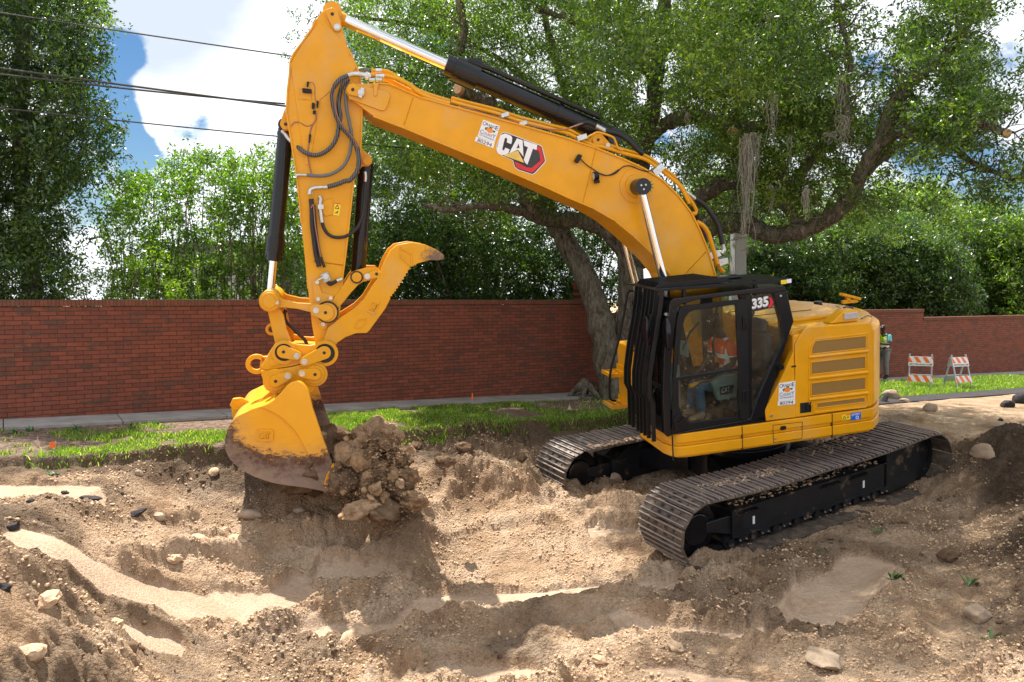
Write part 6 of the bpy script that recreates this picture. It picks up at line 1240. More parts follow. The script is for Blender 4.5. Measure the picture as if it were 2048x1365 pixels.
def person(label, loc, rz, pose, mats, group=None, mw=None):
    t = thing('person', label, 'person', loc, rz, group)
    if mw is not None: t.matrix_world = mw
    V_ = Vector; J = {'pelvis': (V_(pose['pelvis']), (.12, .10)), 'belly': (V_(pose['belly']), (.12, .10)), 'chest': (V_(pose['chest']), (.14, .11)), 'neck': (V_(pose['neck']), .055), 'skull0': (V_(pose['neck']) + V_(pose['headdir']) * .09, .065), 'skull': (V_(pose['neck']) + V_(pose['headdir']) * .17, .088), 'top': (V_(pose['neck']) + V_(pose['headdir']) * .235, .07)}
    Eg = [('pelvis', 'belly'), ('belly', 'chest'), ('chest', 'neck'), ('neck', 'skull0'), ('skull0', 'skull'), ('skull', 'top')]
    for s, k in ((1, 'l'), (-1, 'r')):
        for part, r in (('sh', .062), ('el', .045), ('wr', .030)): J[k + part] = (V_(pose[k + part]), r)
        for part, r in (('hip', .088), ('kn', .06), ('an', .042)): J[k + part] = (V_(pose[k + part]), r)
        J[k + 'toe'] = (V_(pose[k + 'toe']), .035)
        Eg += [('chest', k + 'sh'), (k + 'sh', k + 'el'), (k + 'el', k + 'wr'), ('pelvis', k + 'hip'), (k + 'hip', k + 'kn'), (k + 'kn', k + 'an'), (k + 'an', k + 'toe'), (k + 'wr', k + 'p')]
        hand(J, Eg, pose[k + 'wr'], k, V_(pose[k + 'wr']) - V_(pose[k + 'el']), pose.get('palm', (0, 0, 1)))
    body = skin_fig('body', J, Eg, M['skin'], t)
    fw = V_(pose['facedir']).normalized(); hd = V_(pose['headdir']).normalized(); sd = hd.cross(fw).normalized(); c = J['skull'][0]
    for nm, off, r, mt in (('nose', fw * .095 - hd * .015, (.014, .014, .022), M['skin']), ('mouth', fw * .086 - hd * .06, (.008, .024, .008), M['hair'])):
        import bmesh
        bm = bmesh.new(); bmesh.ops.create_icosphere(bm, subdivisions=2, radius=1); me = bpy.data.meshes.new(nm)
        for v in bm.verts: q = v.co; v.co = c + off + fw * q.x * r[0] + sd * q.y * r[1] + hd * q.z * r[2]
        bm.to_mesh(me); bm.free(); me.materials.append(mt); o = bpy.data.objects.new(nm, me); COL.objects.link(o); o.parent = t
    for s in (1, -1):
        for nm, off, r, mt in (('eye', fw * .082 + sd * .032 * s + hd * .012, .011, M['white']), ('ear', sd * .088 * s - hd * .005, .022, M['skin'])):
            m = MB(); p = c + off; m.cyl(p - sd * .006 * s, p + (fw if nm == 'eye' else sd * s) * .008, r, r * .7, n=14); o = m.build(nm, mt, t, smooth=60)
    hr = skin_fig('hair', {'a': (c + hd * .03 - fw * .012, .093), 'b': (c + hd * .062 - fw * .01, .075)}, [('a', 'b')], mats['hair'], t)
    def grow(keys, edges, mat, name, k=1.12, extra=None): 
        JJ = {q: (J[q][0], tuple(x * k for x in J[q][1]) if isinstance(J[q][1], tuple) else J[q][1] * k) for q in keys}
        if extra: JJ.update(extra)
        return skin_fig(name, JJ, edges, mat, t)
    for k in 'lr':
        J[k + 'mid'] = (J[k + 'sh'][0].lerp(J[k + 'el'][0], .8), .052)
        J[k + 'cuff'] = (J[k + 'kn'][0].lerp(J[k + 'an'][0], .93), .052)
    tr_ = grow(['pelvis', 'belly', 'lhip', 'lkn', 'lcuff', 'rhip', 'rkn', 'rcuff'], [('pelvis', 'lhip'), ('lhip', 'lkn'), ('lkn', 'lcuff'), ('pelvis', 'rhip'), ('rhip', 'rkn'), ('rkn', 'rcuff')] , mats['legs'], 'trousers', 1.16) if False else grow(['pelvis', 'lhip', 'lkn', 'lcuff', 'rhip', 'rkn', 'rcuff'], [('pelvis', 'lhip'), ('lhip', 'lkn'), ('lkn', 'lcuff'), ('pelvis', 'rhip'), ('rhip', 'rkn'), ('rkn', 'rcuff')], mats['legs'], 'trousers', 1.2)
    sl = 'mid' if mats.get('short', True) else 'wr'
    if not mats.get('short', True):
        for k in 'lr': J[k + 'wr'] = (J[k + 'wr'][0], .036)
    ks = ['chest', 'belly', 'pelvis', 'lsh', 'rsh']; es = [('pelvis', 'belly'), ('belly', 'chest'), ('chest', 'lsh'), ('chest', 'rsh')]
    if sl == 'mid': ks += ['lmid', 'rmid']; es += [('lsh', 'lmid'), ('rsh', 'rmid')]
    else: ks += ['lel', 'rel', 'lwr', 'rwr']; es += [('lsh', 'lel'), ('rsh', 'rel'), ('lel', 'lwr'), ('rel', 'rwr')]
    grow(ks, es, mats['shirt'], 'shirt', 1.12)
    nb = {'nb': (J['neck'][0].lerp(J['chest'][0], .35), .075)}
    JJv = ['chest', 'belly', 'pelvis', 'lsh', 'rsh']; grow(JJv, [('pelvis', 'belly'), ('belly', 'chest'), ('chest', 'lsh'), ('chest', 'rsh'), ('chest', 'nb')], mats['vest'], 'safety_vest', 1.27, nb)
    for k in 'lr':
        an, toe = J[k + 'an'][0], J[k + 'toe'][0]; skin_fig('boot', {'a': (an + (J[k + 'kn'][0] - an) * .2, .058), 'b': (an, .056), 'c': (an.lerp(toe, .5), .05), 'd': (toe, .045)}, [('a', 'b'), ('b', 'c'), ('c', 'd')], mats['boots'], t)
    return t
oy = 1.0
def o3(px, py, y=oy): return h3(px, py, y)
pose = dict(pelvis=o3(1470, 768), belly=o3(1463, 735), chest=o3(1448, 700), neck=o3(1438, 662), headdir=(.35, 0, .94), facedir=(.94, 0, -.35),
            lsh=o3(1460, 686, 1.20), lel=o3(1468, 728, 1.26), lwr=o3(1434, 744, 1.16), rsh=o3(1428, 678, .80), rel=o3(1418, 715, .74), rwr=o3(1398, 742, .82),
            lhip=o3(1464, 776, 1.10), lkn=o3(1398, 772, 1.16), lan=o3(1404, 832, 1.16), ltoe=o3(1378, 842, 1.18), rhip=o3(1462, 772, .90), rkn=o3(1385, 765, .86), ran=o3(1380, 826, .86), rtoe=o3(1358, 836, .86))
cz = o3(1448, 700)[2]
person('person in an orange reflective vest and jeans sitting at the controls inside the cab', (0, 0, 0), 0, pose, dict(legs=M['jeans'], shirt=vest_mat((.95, .13, .015), 'orange_sleeves_with_tape', [(o3(1455, 716, 1.2)[2], .03)], []), vest=vest_mat((.95, .13, .015), 'orange_vest_with_tape', [(cz - .15, .035)], [], [(o3(1443, 700)[0], .032)]), boots=M['boots'], hair=M['hair'], short=True), mw=HM4)
wb = at(1766, 768, 23.0); wz = float(grade(*st(wb.x, wb.y))) + .05
k = .93
pose2 = dict(pelvis=(0, 0, .93 * k), belly=(0, 0, 1.1 * k), chest=(-.01, 0, 1.30 * k), neck=(.02, 0, 1.47 * k), headdir=(.1, 0, 1), facedir=(1, 0, -.15), lsh=(0, .19, 1.38 * k), lel=(.06, .25, 1.12 * k), lwr=(.26, .10, 1.14 * k), rsh=(0, -.19, 1.38 * k), rel=(.06, -.25, 1.12 * k), rwr=(.27, -.06, 1.20 * k),
             lhip=(0, .10, .88 * k), lkn=(.03, .11, .48 * k), lan=(0, .12, .09), ltoe=(.15, .14, .04), rhip=(0, -.10, .88 * k), rkn=(.05, -.11, .48 * k), ran=(.03, -.12, .09), rtoe=(.18, -.14, .04))
person('person in lime vest and grey trousers standing half hidden behind the excavator tail', (wb.x, wb.y, wz), R(205), pose2, dict(legs=M['trousers'], shirt=M['shirt_teal'], vest=vest_mat((.55, .85, .02), 'lime_vest_with_tape', [(1.06 * k, .035)], [(.13, .028), (-.13, .028)]), boots=M['hair'], hair=M['hair']))
# ================================================================ trees
def inside(px, py, poly):
    c = np.zeros(px.shape, bool); n = len(poly); j = n - 1
    for i in range(n):
        xi, yi = poly[i]; xj, yj = poly[j]; k = ((yi > py) != (yj > py)) & (px < (xj - xi) * (py - yi) / (yj - yi + 1e-9) + xi); c ^= k; j = i
    return c
def project(Pw):
    c, s = math.cos(PITCH), math.sin(PITCH); W = Pw - CAM; d = W[:, 1] * c - W[:, 2] * s; u = W[:, 1] * s + W[:, 2] * c; d = np.where(np.abs(d) < .1, .1, d); return 1024 + F_PX * W[:, 0] / d, 682.5 - F_PX * u / d
def leaf_mesh(name, C, mat, size, parent, seed, tone=(0, 1), aspect=.38, droop=.3):
    r = np.random.default_rng(seed); n = len(C); d = r.normal(size=(n, 3)); d[:, 2] -= droop; d /= np.linalg.norm(d, axis=1, keepdims=True); a = r.normal(size=(n, 3)); a[:, 2] += .8; w = np.cross(d, a); w /= np.linalg.norm(w, axis=1, keepdims=True)
    L_ = size * r.uniform(.65, 1.35, (n, 1)); nrm = np.cross(d, w); V = np.stack([C, C + d * L_ * .5 + w * L_ * aspect * .5 + nrm * L_ * .06, C + d * L_, C + d * L_ * .5 - w * L_ * aspect * .5 + nrm * L_ * .06], 1).reshape(-1, 3)
    t = np.clip(tone[0] + (tone[1] - tone[0]) * 1.15 * (.6 * r.random(n) + .4 * fbm(C[:, 0] * 1.2 + C[:, 2], C[:, 1] * 1.2 + C[:, 2] * .7, 2, seed)) ** 1.5, 0, 1)
    return fast_mesh(name, V, np.arange(n * 4).reshape(-1, 4), mat, parent=parent, attrs={'tone': np.repeat(t, 4)})
def sprays(centers, rad, per, seed, flat=.7):
    # twig-like sprays: leaves strung along short random twigs around each centre
    r = np.random.default_rng(seed); out = []
    for c, R_ in zip(centers, rad):
        nt = max(3, int(per * R_ / .5 / 9)); o = r.normal(size=(nt, 3)) * np.array([1, 1, flat]); o /= np.linalg.norm(o, axis=1, keepdims=True) + 1e-6; st_ = c + o * R_ * r.uniform(.1, .75, (nt, 1)); dr = o * .6 + r.normal(size=(nt, 3)) * .5; dr[:, 2] -= .15; dr /= np.linalg.norm(dr, axis=1, keepdims=True)
        k = 9; tt = np.linspace(0, 1, k)[None, :, None]; pts = st_[:, None, :] + dr[:, None, :] * tt * R_ * .55 + r.normal(size=(nt, k, 3)) * .025; out.append(pts.reshape(-1, 3))
    return np.concatenate(out)
def crown_pts(box, n, keep, seed, rad=(.3, .6)):
    r = np.random.default_rng(seed); P_ = np.stack([r.uniform(box[i], box[i + 1], n) for i in (0, 2, 4)], 1); px, py = project(P_); k = keep(px, py, P_, r); P_ = P_[k]; return P_, r.uniform(*rad, len(P_))
def limb(mb, pts, r0, r1, n=10, wob=.0, k=5, seed=0):
    c = catmull(pts, k); rr = np.linspace(r0, r1, len(c)); r = np.random.default_rng(seed + 5); rr = rr * (1 + .08 * r.normal(size=len(c))); mb.tube([tuple(Vector(p) + Vector(r.normal(size=3)) * wob) for p in c], list(rr), n)
def bark(name, mb, mat, parent): o = mb.build(name, mat, parent, smooth=80); return o

# ---- the big live oak
base = xy(10.4, .55); bz = float(grade(*st(*base)))
oak = thing('oak_tree', 'large spreading live oak with twin trunks and hanging moss behind the excavator', 'tree', (base[0], base[1], bz))
def L3(px, py, Y): return at(px, py, Y) - oak.location
Y0 = base[1]
mb = MB()
limb(mb, [L3(1232, 830, Y0 + .0), L3(1228, 780, Y0), L3(1214, 700, Y0), L3(1196, 620, Y0 + .1), L3(1165, 540, Y0 + .3), L3(1128, 478, Y0 + .5), L3(1100, 430, Y0 + .8), L3(1070, 360, Y0 + 1), L3(1050, 250, Y0 + 1.3)], .36, .14, 14, .01)
limb(mb, [L3(1252, 830, Y0 + .2), L3(1250, 780, Y0 + .2), L3(1254, 700, Y0 + .2), L3(1262, 620, Y0 + .1), L3(1262, 540, Y0), L3(1258, 490, Y0), L3(1262, 430, Y0), L3(1280, 330, Y0), L3(1300, 240, Y0), L3(1312, 150, Y0 - .2), L3(1322, 60, Y0 - .4), L3(1335, -40, Y0 - .6)], .36, .13, 14, .01)
for k_ in range(6): a_ = k_ * 1.05 + .3; mb.tube([(0, 0, .35), (.40 * math.cos(a_), .40 * math.sin(a_), .02), (.75 * math.cos(a_), .75 * math.sin(a_), -.12)], [.10, .04, .012], 8)
tr_ = bark('trunk', mb, M['bark'], oak)
LIMBS = [([(1250, 500, 0), (1215, 462, 0), (1165, 442, -.1), (1115, 440, -.3), (1072, 432, -.6), (1052, 395, -.9), (1040, 360, -1.1)], .21, .12), ([(1072, 436, -.6), (1020, 418, -1.2), (960, 412, -1.7), (900, 420, -2.0), (850, 408, -2.2)], .10, .04),
         ([(1040, 365, -1.1), (1010, 280, -1.3), (960, 225, -1.5), (928, 180, -1.7), (920, 120, -1.8), (926, 50, -1.9), (915, -30, -2)], .14, .07), ([(1020, 225, -1.5), (985, 208, -1.6), (955, 198, -1.7), (920, 183, -2.2)], .12, .10),
         ([(1262, 330, 0), (1285, 290, -.6), (1330, 248, -1.2), (1385, 234, -1.8), (1440, 250, -2.2), (1470, 262, -2.4), (1530, 250, -2.6), (1590, 248, -2.8), (1640, 270, -3), (1670, 300, -3.2)], .17, .06),
         ([(1270, 470, 0), (1330, 440, -.8), (1385, 405, -1.4), (1440, 372, -1.8), (1495, 366, -2.2), (1550, 380, -2.5), (1612, 397, -2.8)], .19, .09),
         ([(1280, 520, 0), (1340, 480, -1), (1400, 458, -1.6), (1450, 446, -2), (1500, 452, -2.4), (1540, 470, -2.7), (1600, 462, -3.1), (1650, 440, -3.4), (1695, 405, -3.7), (1722, 350, -4), (1750, 300, -4.2), (1790, 268, -4.4), (1850, 252, -4.7), (1920, 244, -5), (1975, 252, -5.2), (2012, 268, -5.3)], .23, .045),
         ([(1612, 462, -3), (1590, 440, -2.9), (1572, 410, -2.8), (1562, 388, -2.6)], .12, .09), ([(1765, 285, -4.2), (1780, 230, -4.3), (1800, 190, -4.4), (1840, 150, -4.5), (1880, 120, -4.6), (1920, 70, -4.7), (1960, 20, -4.8)], .13, .05),
         ([(1735, 340, -4), (1770, 310, -3.6), (1810, 285, -3.4), (1870, 270, -3.2), (1940, 290, -3.1)], .10, .05), ([(1585, 372, -2.6), (1620, 320, -2.4), (1650, 290, -2.2), (1665, 230, -2), (1690, 160, -1.9)], .11, .05),
         ([(1700, 280, -4), (1690, 200, -3.8), (1700, 120, -3.7), (1685, 60, -3.6), (1670, -10, -3.5)], .06, .04), ([(1320, 100, -.4), (1400, 60, -1), (1480, 40, -1.6), (1560, 60, -2), (1640, 50, -2.4), (1700, 0, -2.8)], .11, .05), ([(1310, 160, -.2), (1240, 90, -.8), (1160, 50, -1.2), (1080, 20, -1.6)], .11, .04),
         ([(1258, 440, 0), (1200, 330, .6), (1140, 200, .8), (1100, 80, .9), (1080, -40, 1)], .16, .06), ([(1850, 250, -4.7), (1900, 290, -4.9), (1950, 330, -5.1), (2000, 350, -5.3), (2060, 360, -5.5)], .05, .03), ([(1105, 200, .5), (1000, 120, 0), (880, 60, -.4), (760, 40, -.6), (680, 30, -.7)], .07, .02)]
for i, (pts, r0, r1) in enumerate(LIMBS):
    mb = MB(); limb(mb, [L3(px, py, Y0 + dy) for px, py, dy in pts], r0, r1, 12, .012, 5, i); b_ = bark('limb', mb, M['bark'], tr_)
for (px, py, dy, r_) in ((921, 181, -2.25, .085), (1467, 268, -2.75, .10), (2013, 269, -5.35, .055)):
    mb = MB(); p = L3(px, py, Y0 + dy); mb.cyl(p, p + Vector((-.05, -.10, 0)), r_ * 1.05, r_, n=14); mb.build('cut_stub', M['cutwood'], tr_, smooth=40)
# fine twigs growing off the limbs
r_ = np.random.default_rng(4); mb = MB()
for i, (pts, r0, r1) in enumerate(LIMBS):
    path_ = catmull([L3(px, py, Y0 + dy) for px, py, dy in pts], 6)
    for j in range(3, len(path_)):
        for _ in range(1):
            p = path_[j]; d = Vector(r_.normal(size=3)); d.z = abs(d.z) * .6 - .1; d.normalize(); ln = r_.uniform(.4, 1.1); q = [p]
            for m_ in range(5): d = (d + Vector(r_.normal(size=3)) * .28).normalized(); p = p + d * ln / 5; q.append(p)
            mb.tube(q, [.017, .014, .011, .008, .006, .004], 5)
            for m_ in (2, 3, 4): e = (d + Vector(r_.normal(size=3)) * .8).normalized(); mb.tube([q[m_], q[m_] + e * ln * .15, q[m_] + e * ln * .28 + Vector((0, 0, -.03))], [.008, .006, .003], 4)
tw_ = bark('twigs', mb, M['bark'], tr_); tw_['kind'] = 'stuff'
oakpoly = [(655, -60), (700, 60), (715, 130), (700, 250), (760, 330), (860, 400), (1000, 420), (1080, 400), (1180, 420), (1260, 300), (1330, 330), (1340, 440), (1400, 470), (1460, 440), (1620, 470), (1700, 540), (1760, 500), (1800, 420), (1900, 460), (1960, 380), (2060, 440), (2400, 500), (2400, -900), (640, -900)]
def keep_oak(px, py, P_, r):
    k = inside(px + 20 * r.normal(size=len(px)), py + 20 * r.normal(size=len(px)), oakpoly)
    dens = np.full(px.shape, 1.0); hole = fbm(px / 120, py / 120, 3, 77)
    dens *= sstep(.32, .44, hole + .10 * (px < 1450)); right = (px > 1640) & (py > -30); dens = np.where(right, dens * sstep(.42, .56, hole), dens)
    for hx, hy, hr in ((1690, 40, 60), (2000, 330, 70), (1900, 330, 50), (1640, 210, 30), (1960, 420, 60), (1000, 160, 40), (1080, 200, 30), (1860, 190, 50), (1780, 140, 40)): dens = dens * (1 - .85 * np.exp(-((px - hx) ** 2 + (py - hy) ** 2) / hr ** 2))
    low = (py > 330) & (px > 1330) & (px < 1760); dens = np.where(low, dens * .45, dens)
    top = np.where(py < -60, .42, 1.0); ok = (P_[:, 0] > 1) | (P_[:, 1] > 14.3) | (py < -80); ok &= ~((P_[:, 1] < 11.5) & (P_[:, 0] < 1) & (py > -60)) & ~((P_[:, 0] < -1.4) & (py < -60))
    ok &= ~((P_[:, 1] < 12.6) & (py > 180) & (px < 1800)); ok &= P_[:, 1] > 10.2
    return k & ok & (r.random(len(px)) < dens * top)
LP_ = []
for pts, r0, r1 in LIMBS:
    pp = catmull([L3(px, py, Y0 + dy) + oak.location for px, py, dy in pts], 6)
    LP_ += [p for p in pp[len(pp) // 3:]]
rl = np.random.default_rng(55); LP_ = np.array([tuple(p) for p in LP_ for _ in range(2)]); LP_ = LP_ + rl.normal(size=LP_.shape) * np.array([.45, .5, .35]) + np.array([0, 0, .2])
qx, qy = project(LP_); LP_ = LP_[(qx > 1450) & (qy < 420) & (rl.random(len(qx)) < .75)]
PO, RO = crown_pts((-5, 14, 10.2, 19.5, 3.2, 13), 13000, keep_oak, 21, (.26, .5))
print('oak clumps', len(PO))
PO = np.concatenate([PO, LP_]); RO = np.concatenate([RO, rl.uniform(.22, .42, len(LP_))]); LV = sprays(PO, RO, 210, 22); print('oak leaves', len(LV))
cr = leaf_mesh('crown', LV - np.array(oak.location), M['oak_leaf'], .072, oak, 23)
# stray sprigs against the sky at the left of the crown
sp_c = np.array([at(*p, 15.2) for p in ((585, 25), (600, 45), (620, 15), (640, 5), (578, 75), (590, 95), (600, 70), (570, 112), (615, 35), (650, 25), (625, 60))]); lv2 = sprays(sp_c, [.16] * len(sp_c), 130, 31); leaf_mesh('sprig', lv2 - np.array(oak.location), M['oak_leaf'], .06, oak, 32, (0, .4))['kind'] = 'stuff'
# spanish moss
def moss(px, py0, py1, Y, w, n, seed):
    r = np.random.default_rng(seed); mb = MB(); top = L3(px, py0, Y); ln = (py1 - py0) / F_PX * Y
    for i in range(n):
        o_ = Vector((r.normal() * w * .5, r.normal() * w * .5, 0)); l_ = ln * (r.uniform(.15, .95) ** 1.2 if i > 3 else 1); pts = [top + o_ + Vector((0, 0, -ln * .25 * r.random() ** 2))]; k = 8
        for j in range(1, k + 1): o_ = o_ * (.93) + Vector((r.normal() * w * .3, r.normal() * w * .3, 0)); pts.append(top + o_ + Vector((0, 0, -l_ * j / k)))
        mb.tube(pts, [.008 * (1 - .7 * j / k) for j in range(k + 1)], 4)
    return mb.build('hanging_moss', M['moss'], oak)
for i, a_ in enumerate([(1494, 268, 505, 12.6, .085, 60), (1507, 265, 400, 12.7, .07, 26), (1612, 375, 440, 12.4, .06, 14), (1545, 180, 290, 12.6, .07, 16), (1685, 230, 300, 12.4, .1, 20), (1660, 265, 290, 12.6, .1, 14), (1470, 130, 200, 12.8, .1, 18), (1490, 150, 215, 13, .06, 10), (1540, 30, 90, 12.5, .1, 18), (1680, 150, 230, 12.2, .06, 12), (1376, 225, 262, 13.4, .05, 10), (1580, 270, 330, 12.8, .05, 8), (1543, 370, 420, 12.8, .05, 10)]): moss(*a_, 40 + i)

# ---- other trees and shrubs
def shrub(name, label, cat, px, py_base, Y, keep_poly, ncl, leafmat, size, stems, seed, group=None, depth=1.2, per=170, rad=(.25, .5), stemmat='stem', stem_r=.018, zmax=None, tone=(0, 1), dens=1.0, lean=1.0):
    b = at(px, py_base, Y); t = thing(name, label, cat, (b.x, b.y, min(b.z, float(grade(*st(b.x, b.y)))) if py_base < 700 else b.z), 0, group); r = np.random.default_rng(seed)
    xs = [p[0] for p in keep_poly]; ys = [p[1] for p in keep_poly]; X0, X1 = sorted((at(min(xs), 600, Y).x, at(max(xs), 600, Y).x)); zt = at(px, min(ys), Y).z; zb = min(at(px, max(ys), Y).z, t.location.z + .3)
    def kp(qx, qy, P_, r2):
        k = inside(qx + 8 * r2.normal(size=len(qx)), np.minimum(qy, max(ys) - 1) + 0, keep_poly); return k & (r2.random(len(qx)) < dens * sstep(.3, .5, fbm(qx / 70 + seed, qy / 70, 3, seed) + .12))
    C, Rr = crown_pts((X0 - .3, X1 + .3, Y - depth, Y + depth, zb, zt + .2), ncl, kp, seed, rad)
    if len(C) == 0: C = np.array([[b.x, b.y, 2.0]]); Rr = [.3]
    mb = MB(); loc = np.array(t.location)
    for i in range(stems):
        tip = C[r.integers(len(C))] - loc; bx = Vector((r.normal() * .12 * lean, r.normal() * .12, 0)); tip = Vector(tip); mid = bx.lerp(tip, .5) + Vector((-tip.x * .18, -tip.y * .15, .1)) + Vector(r.normal(size=3)) * .08
        mb.tube(catmull([bx, mid, tip], 5), list(np.linspace(stem_r * 1.5, stem_r * .4, 11)), 6)
    bark('trunk' if cat == 'tree' else 'stems', mb, M[stemmat], t)
    lv = sprays(C, Rr, per, seed + 1); leaf_mesh('crown' if cat == 'tree' else 'foliage', lv - loc, M[leafmat], size, t, seed + 2, tone); return t
# left tree, trunk behind the wall
lt = shrub('oak_tree', 'tall dense dark green tree at the left edge of the picture, behind the wall', 'tree', 62, 590, 14.5, [(-260, -110), (130, -110), (190, -20), (205, 60), (195, 110), (225, 190), (235, 240), (215, 300), (190, 350), (150, 420), (140, 500), (130, 600), (60, 640), (-260, 640)], 1750, 'dark_leaf', .085, 0, 61, depth=1.6, per=200, rad=(.3, .55), dens=.95)
mb = MB(); lo_ = lt.location
T3 = lambda px, py, Y: at(px, py, Y) - lo_
limb(mb, [T3(66, 760, 14.5), T3(64, 600, 14.5), T3(62, 560, 14.5), T3(50, 430, 14.5), T3(40, 250, 14.5), T3(50, 60, 14.5), T3(60, -150, 14.5)], .20, .1, 12, .01)
for q in ([(60, 540), (10, 470), (-30, 420)], [(50, 420), (100, 330), (150, 270)], [(45, 260), (110, 170), (160, 90)]): limb(mb, [T3(a_, b_, 14.5 + .2) for a_, b_ in q], .07, .03, 8)
bark('trunk', mb, M['bark'], lt)
for i, (px, top, w_) in enumerate([(245, 340, 55), (300, 318, 60), (355, 295, 60), (410, 288, 60), (465, 285, 60), (520, 290, 55), (572, 300, 50)]):
    shrub('crape_myrtle', ['crape myrtle nearest the tall left tree, the shortest of the row', 'crape myrtle second from the left tree, with a loose pale top', 'crape myrtle third from the left tree, standing over the low yellow-green shrubs', 'crape myrtle in the middle of the row, its pale stems bare below', 'crape myrtle just left of the black bucket cylinder, tallest top', 'crape myrtle partly behind the black bucket cylinder', 'crape myrtle seen between the bucket cylinder and the excavator stick'][i], 'shrub', px, 590, 15.2 + .3 * (i % 2), [(px - w_ * .5, 600), (px - w_ * .75, 430), (px - w_ * .6, top + 45), (px, top), (px + w_ * .6, top + 40), (px + w_ * .75, 430), (px + w_ * .5, 600)], 460, 'myrtle_leaf', .078, 22, 80 + i, 'crape myrtles in a row behind the wall', depth=.9, per=120, rad=(.16, .34), stem_r=.013, dens=.9)
for i, (px, top, w_) in enumerate([(190, 520, 50), (250, 478, 60), (325, 488, 60), (370, 505, 40)]):
    shrub('bush', ['low bright bush at the foot of the tall left tree', 'low yellow-green bush just over the wall left of the myrtle stems', 'low yellow-green bush with orange new tips over the wall', 'small yellow-green bush beside the bare myrtle stems'][i], 'shrub', px, 592, 13.9, [(px - w_, 640), (px - w_ * .8, top + 30), (px, top), (px + w_ * .8, top + 25), (px + w_, 640)], 120, 'myrtle_leaf', .06, 6, 100 + i, 'low bushes looking over the wall', depth=.5, per=120, rad=(.15, .3), tone=(.4, 1))
HB = [(720, 330, 90, 17.5), (830, 400, 85, 18.5), (925, 430, 80, 18), (1010, 455, 70, 18.8), (1110, 450, 75, 19), (1195, 430, 60, 19)]
for i, (px, top, w_, Y) in enumerate(HB):
    shrub('evergreen_shrub', ['dark evergreen shrub behind the raised thumb', 'dark evergreen shrub right of the thumb tip', 'dark evergreen shrub below the long bare oak branch', 'dark evergreen shrub left of the leaning oak trunk, low crowned', 'dark evergreen shrub directly behind the leaning oak trunk', 'dark evergreen shrub between the two oak trunks'][i], 'shrub', px, 590, Y, [(px - w_, 660), (px - w_, top + 50), (px - w_ * .4, top), (px + w_ * .4, top + 6), (px + w_, top + 50), (px + w_, 660)], 330, 'dark_leaf', .085, 10, 120 + i, 'evergreen shrubs behind the wall', depth=1.1, per=150, rad=(.25, .5), stemmat='bark', stem_r=.03)
for i, (px, top, w_, Y) in enumerate([(640, 240, 80, 20), (780, 230, 90, 21), (900, 260, 90, 21.5), (1000, 290, 90, 21.5), (1400, 330, 90, 24)]):
    shrub('background_tree', ['leafy tree filling the gap behind the excavator stick', 'leafy tree under the boom tip', 'leafy tree under the middle of the boom', 'leafy tree under the boom, left of the leaning oak trunk', 'leafy tree behind the boom foot and utility pole'][i], 'tree', px, 590, Y, [(px - w_, 520), (px - w_, top + 50), (px, top - 20), (px + w_, top + 50), (px + w_, 520)], 330, 'dark_leaf', .11, 9, 140 + i, 'trees behind the evergreen shrubs', depth=1.6, per=130, rad=(.3, .6), stemmat='bark', stem_r=.05, tone=(.2, 1))
for i, (px, top, w_, Y) in enumerate([(1500, 450, 70, 29), (1590, 450, 80, 29.5), (1690, 420, 80, 30), (1790, 430, 80, 30.5), (1875, 480, 62, 30)]):
    t_ = shrub('evergreen_shrub', ['dark spreading shrub right behind the utility pole', 'dark spreading shrub above the cab, with bare lower branches', 'dark spreading shrub over the tail of the excavator', 'dark spreading shrub above the higher wall section', 'rounded dark shrub with a clean right edge above the wall step'][i], 'shrub', px, 620, Y, [(px - w_, 660), (px - w_ * 1.1, top + 60), (px - w_ * .4, top), (px + w_ * .5, top + 5), (px + w_ * 1.05, top + 70), (px + w_ * 1.0, 660)], 560, 'dark_leaf', .13, 14, 160 + i, 'dark shrubs behind the right part of the wall', depth=1.8, per=135, rad=(.4, .75), stemmat='bark', stem_r=.05)
for i, (px, top, w_, Y) in enumerate([(1480, 330, 90, 36), (1700, 340, 100, 37), (1830, 360, 90, 36), (1960, 400, 90, 38), (2060, 420, 80, 36), (2140, 380, 80, 36)]):
    shrub('background_tree', ['far tree behind the utility pole', 'far tree showing through the oak limbs above the dark shrubs', 'far pale tree above the rounded dark shrub', 'far sunlit tree right of the rounded dark shrub', 'far sunlit tree at the right edge of the picture', 'far tree just beyond the right edge of the picture'][i], 'tree', px, 630, Y, [(px - w_, 640), (px - w_ * 1.1, top + 90), (px - w_ * .5, top), (px + w_ * .5, top + 10), (px + w_ * 1.1, top + 80), (px + w_, 640)], 300, 'oak_leaf', .19, 12, 180 + i, 'far trees beyond the wall', depth=2.5, per=120, rad=(.5, 1.0), stemmat='bark', stem_r=.08)

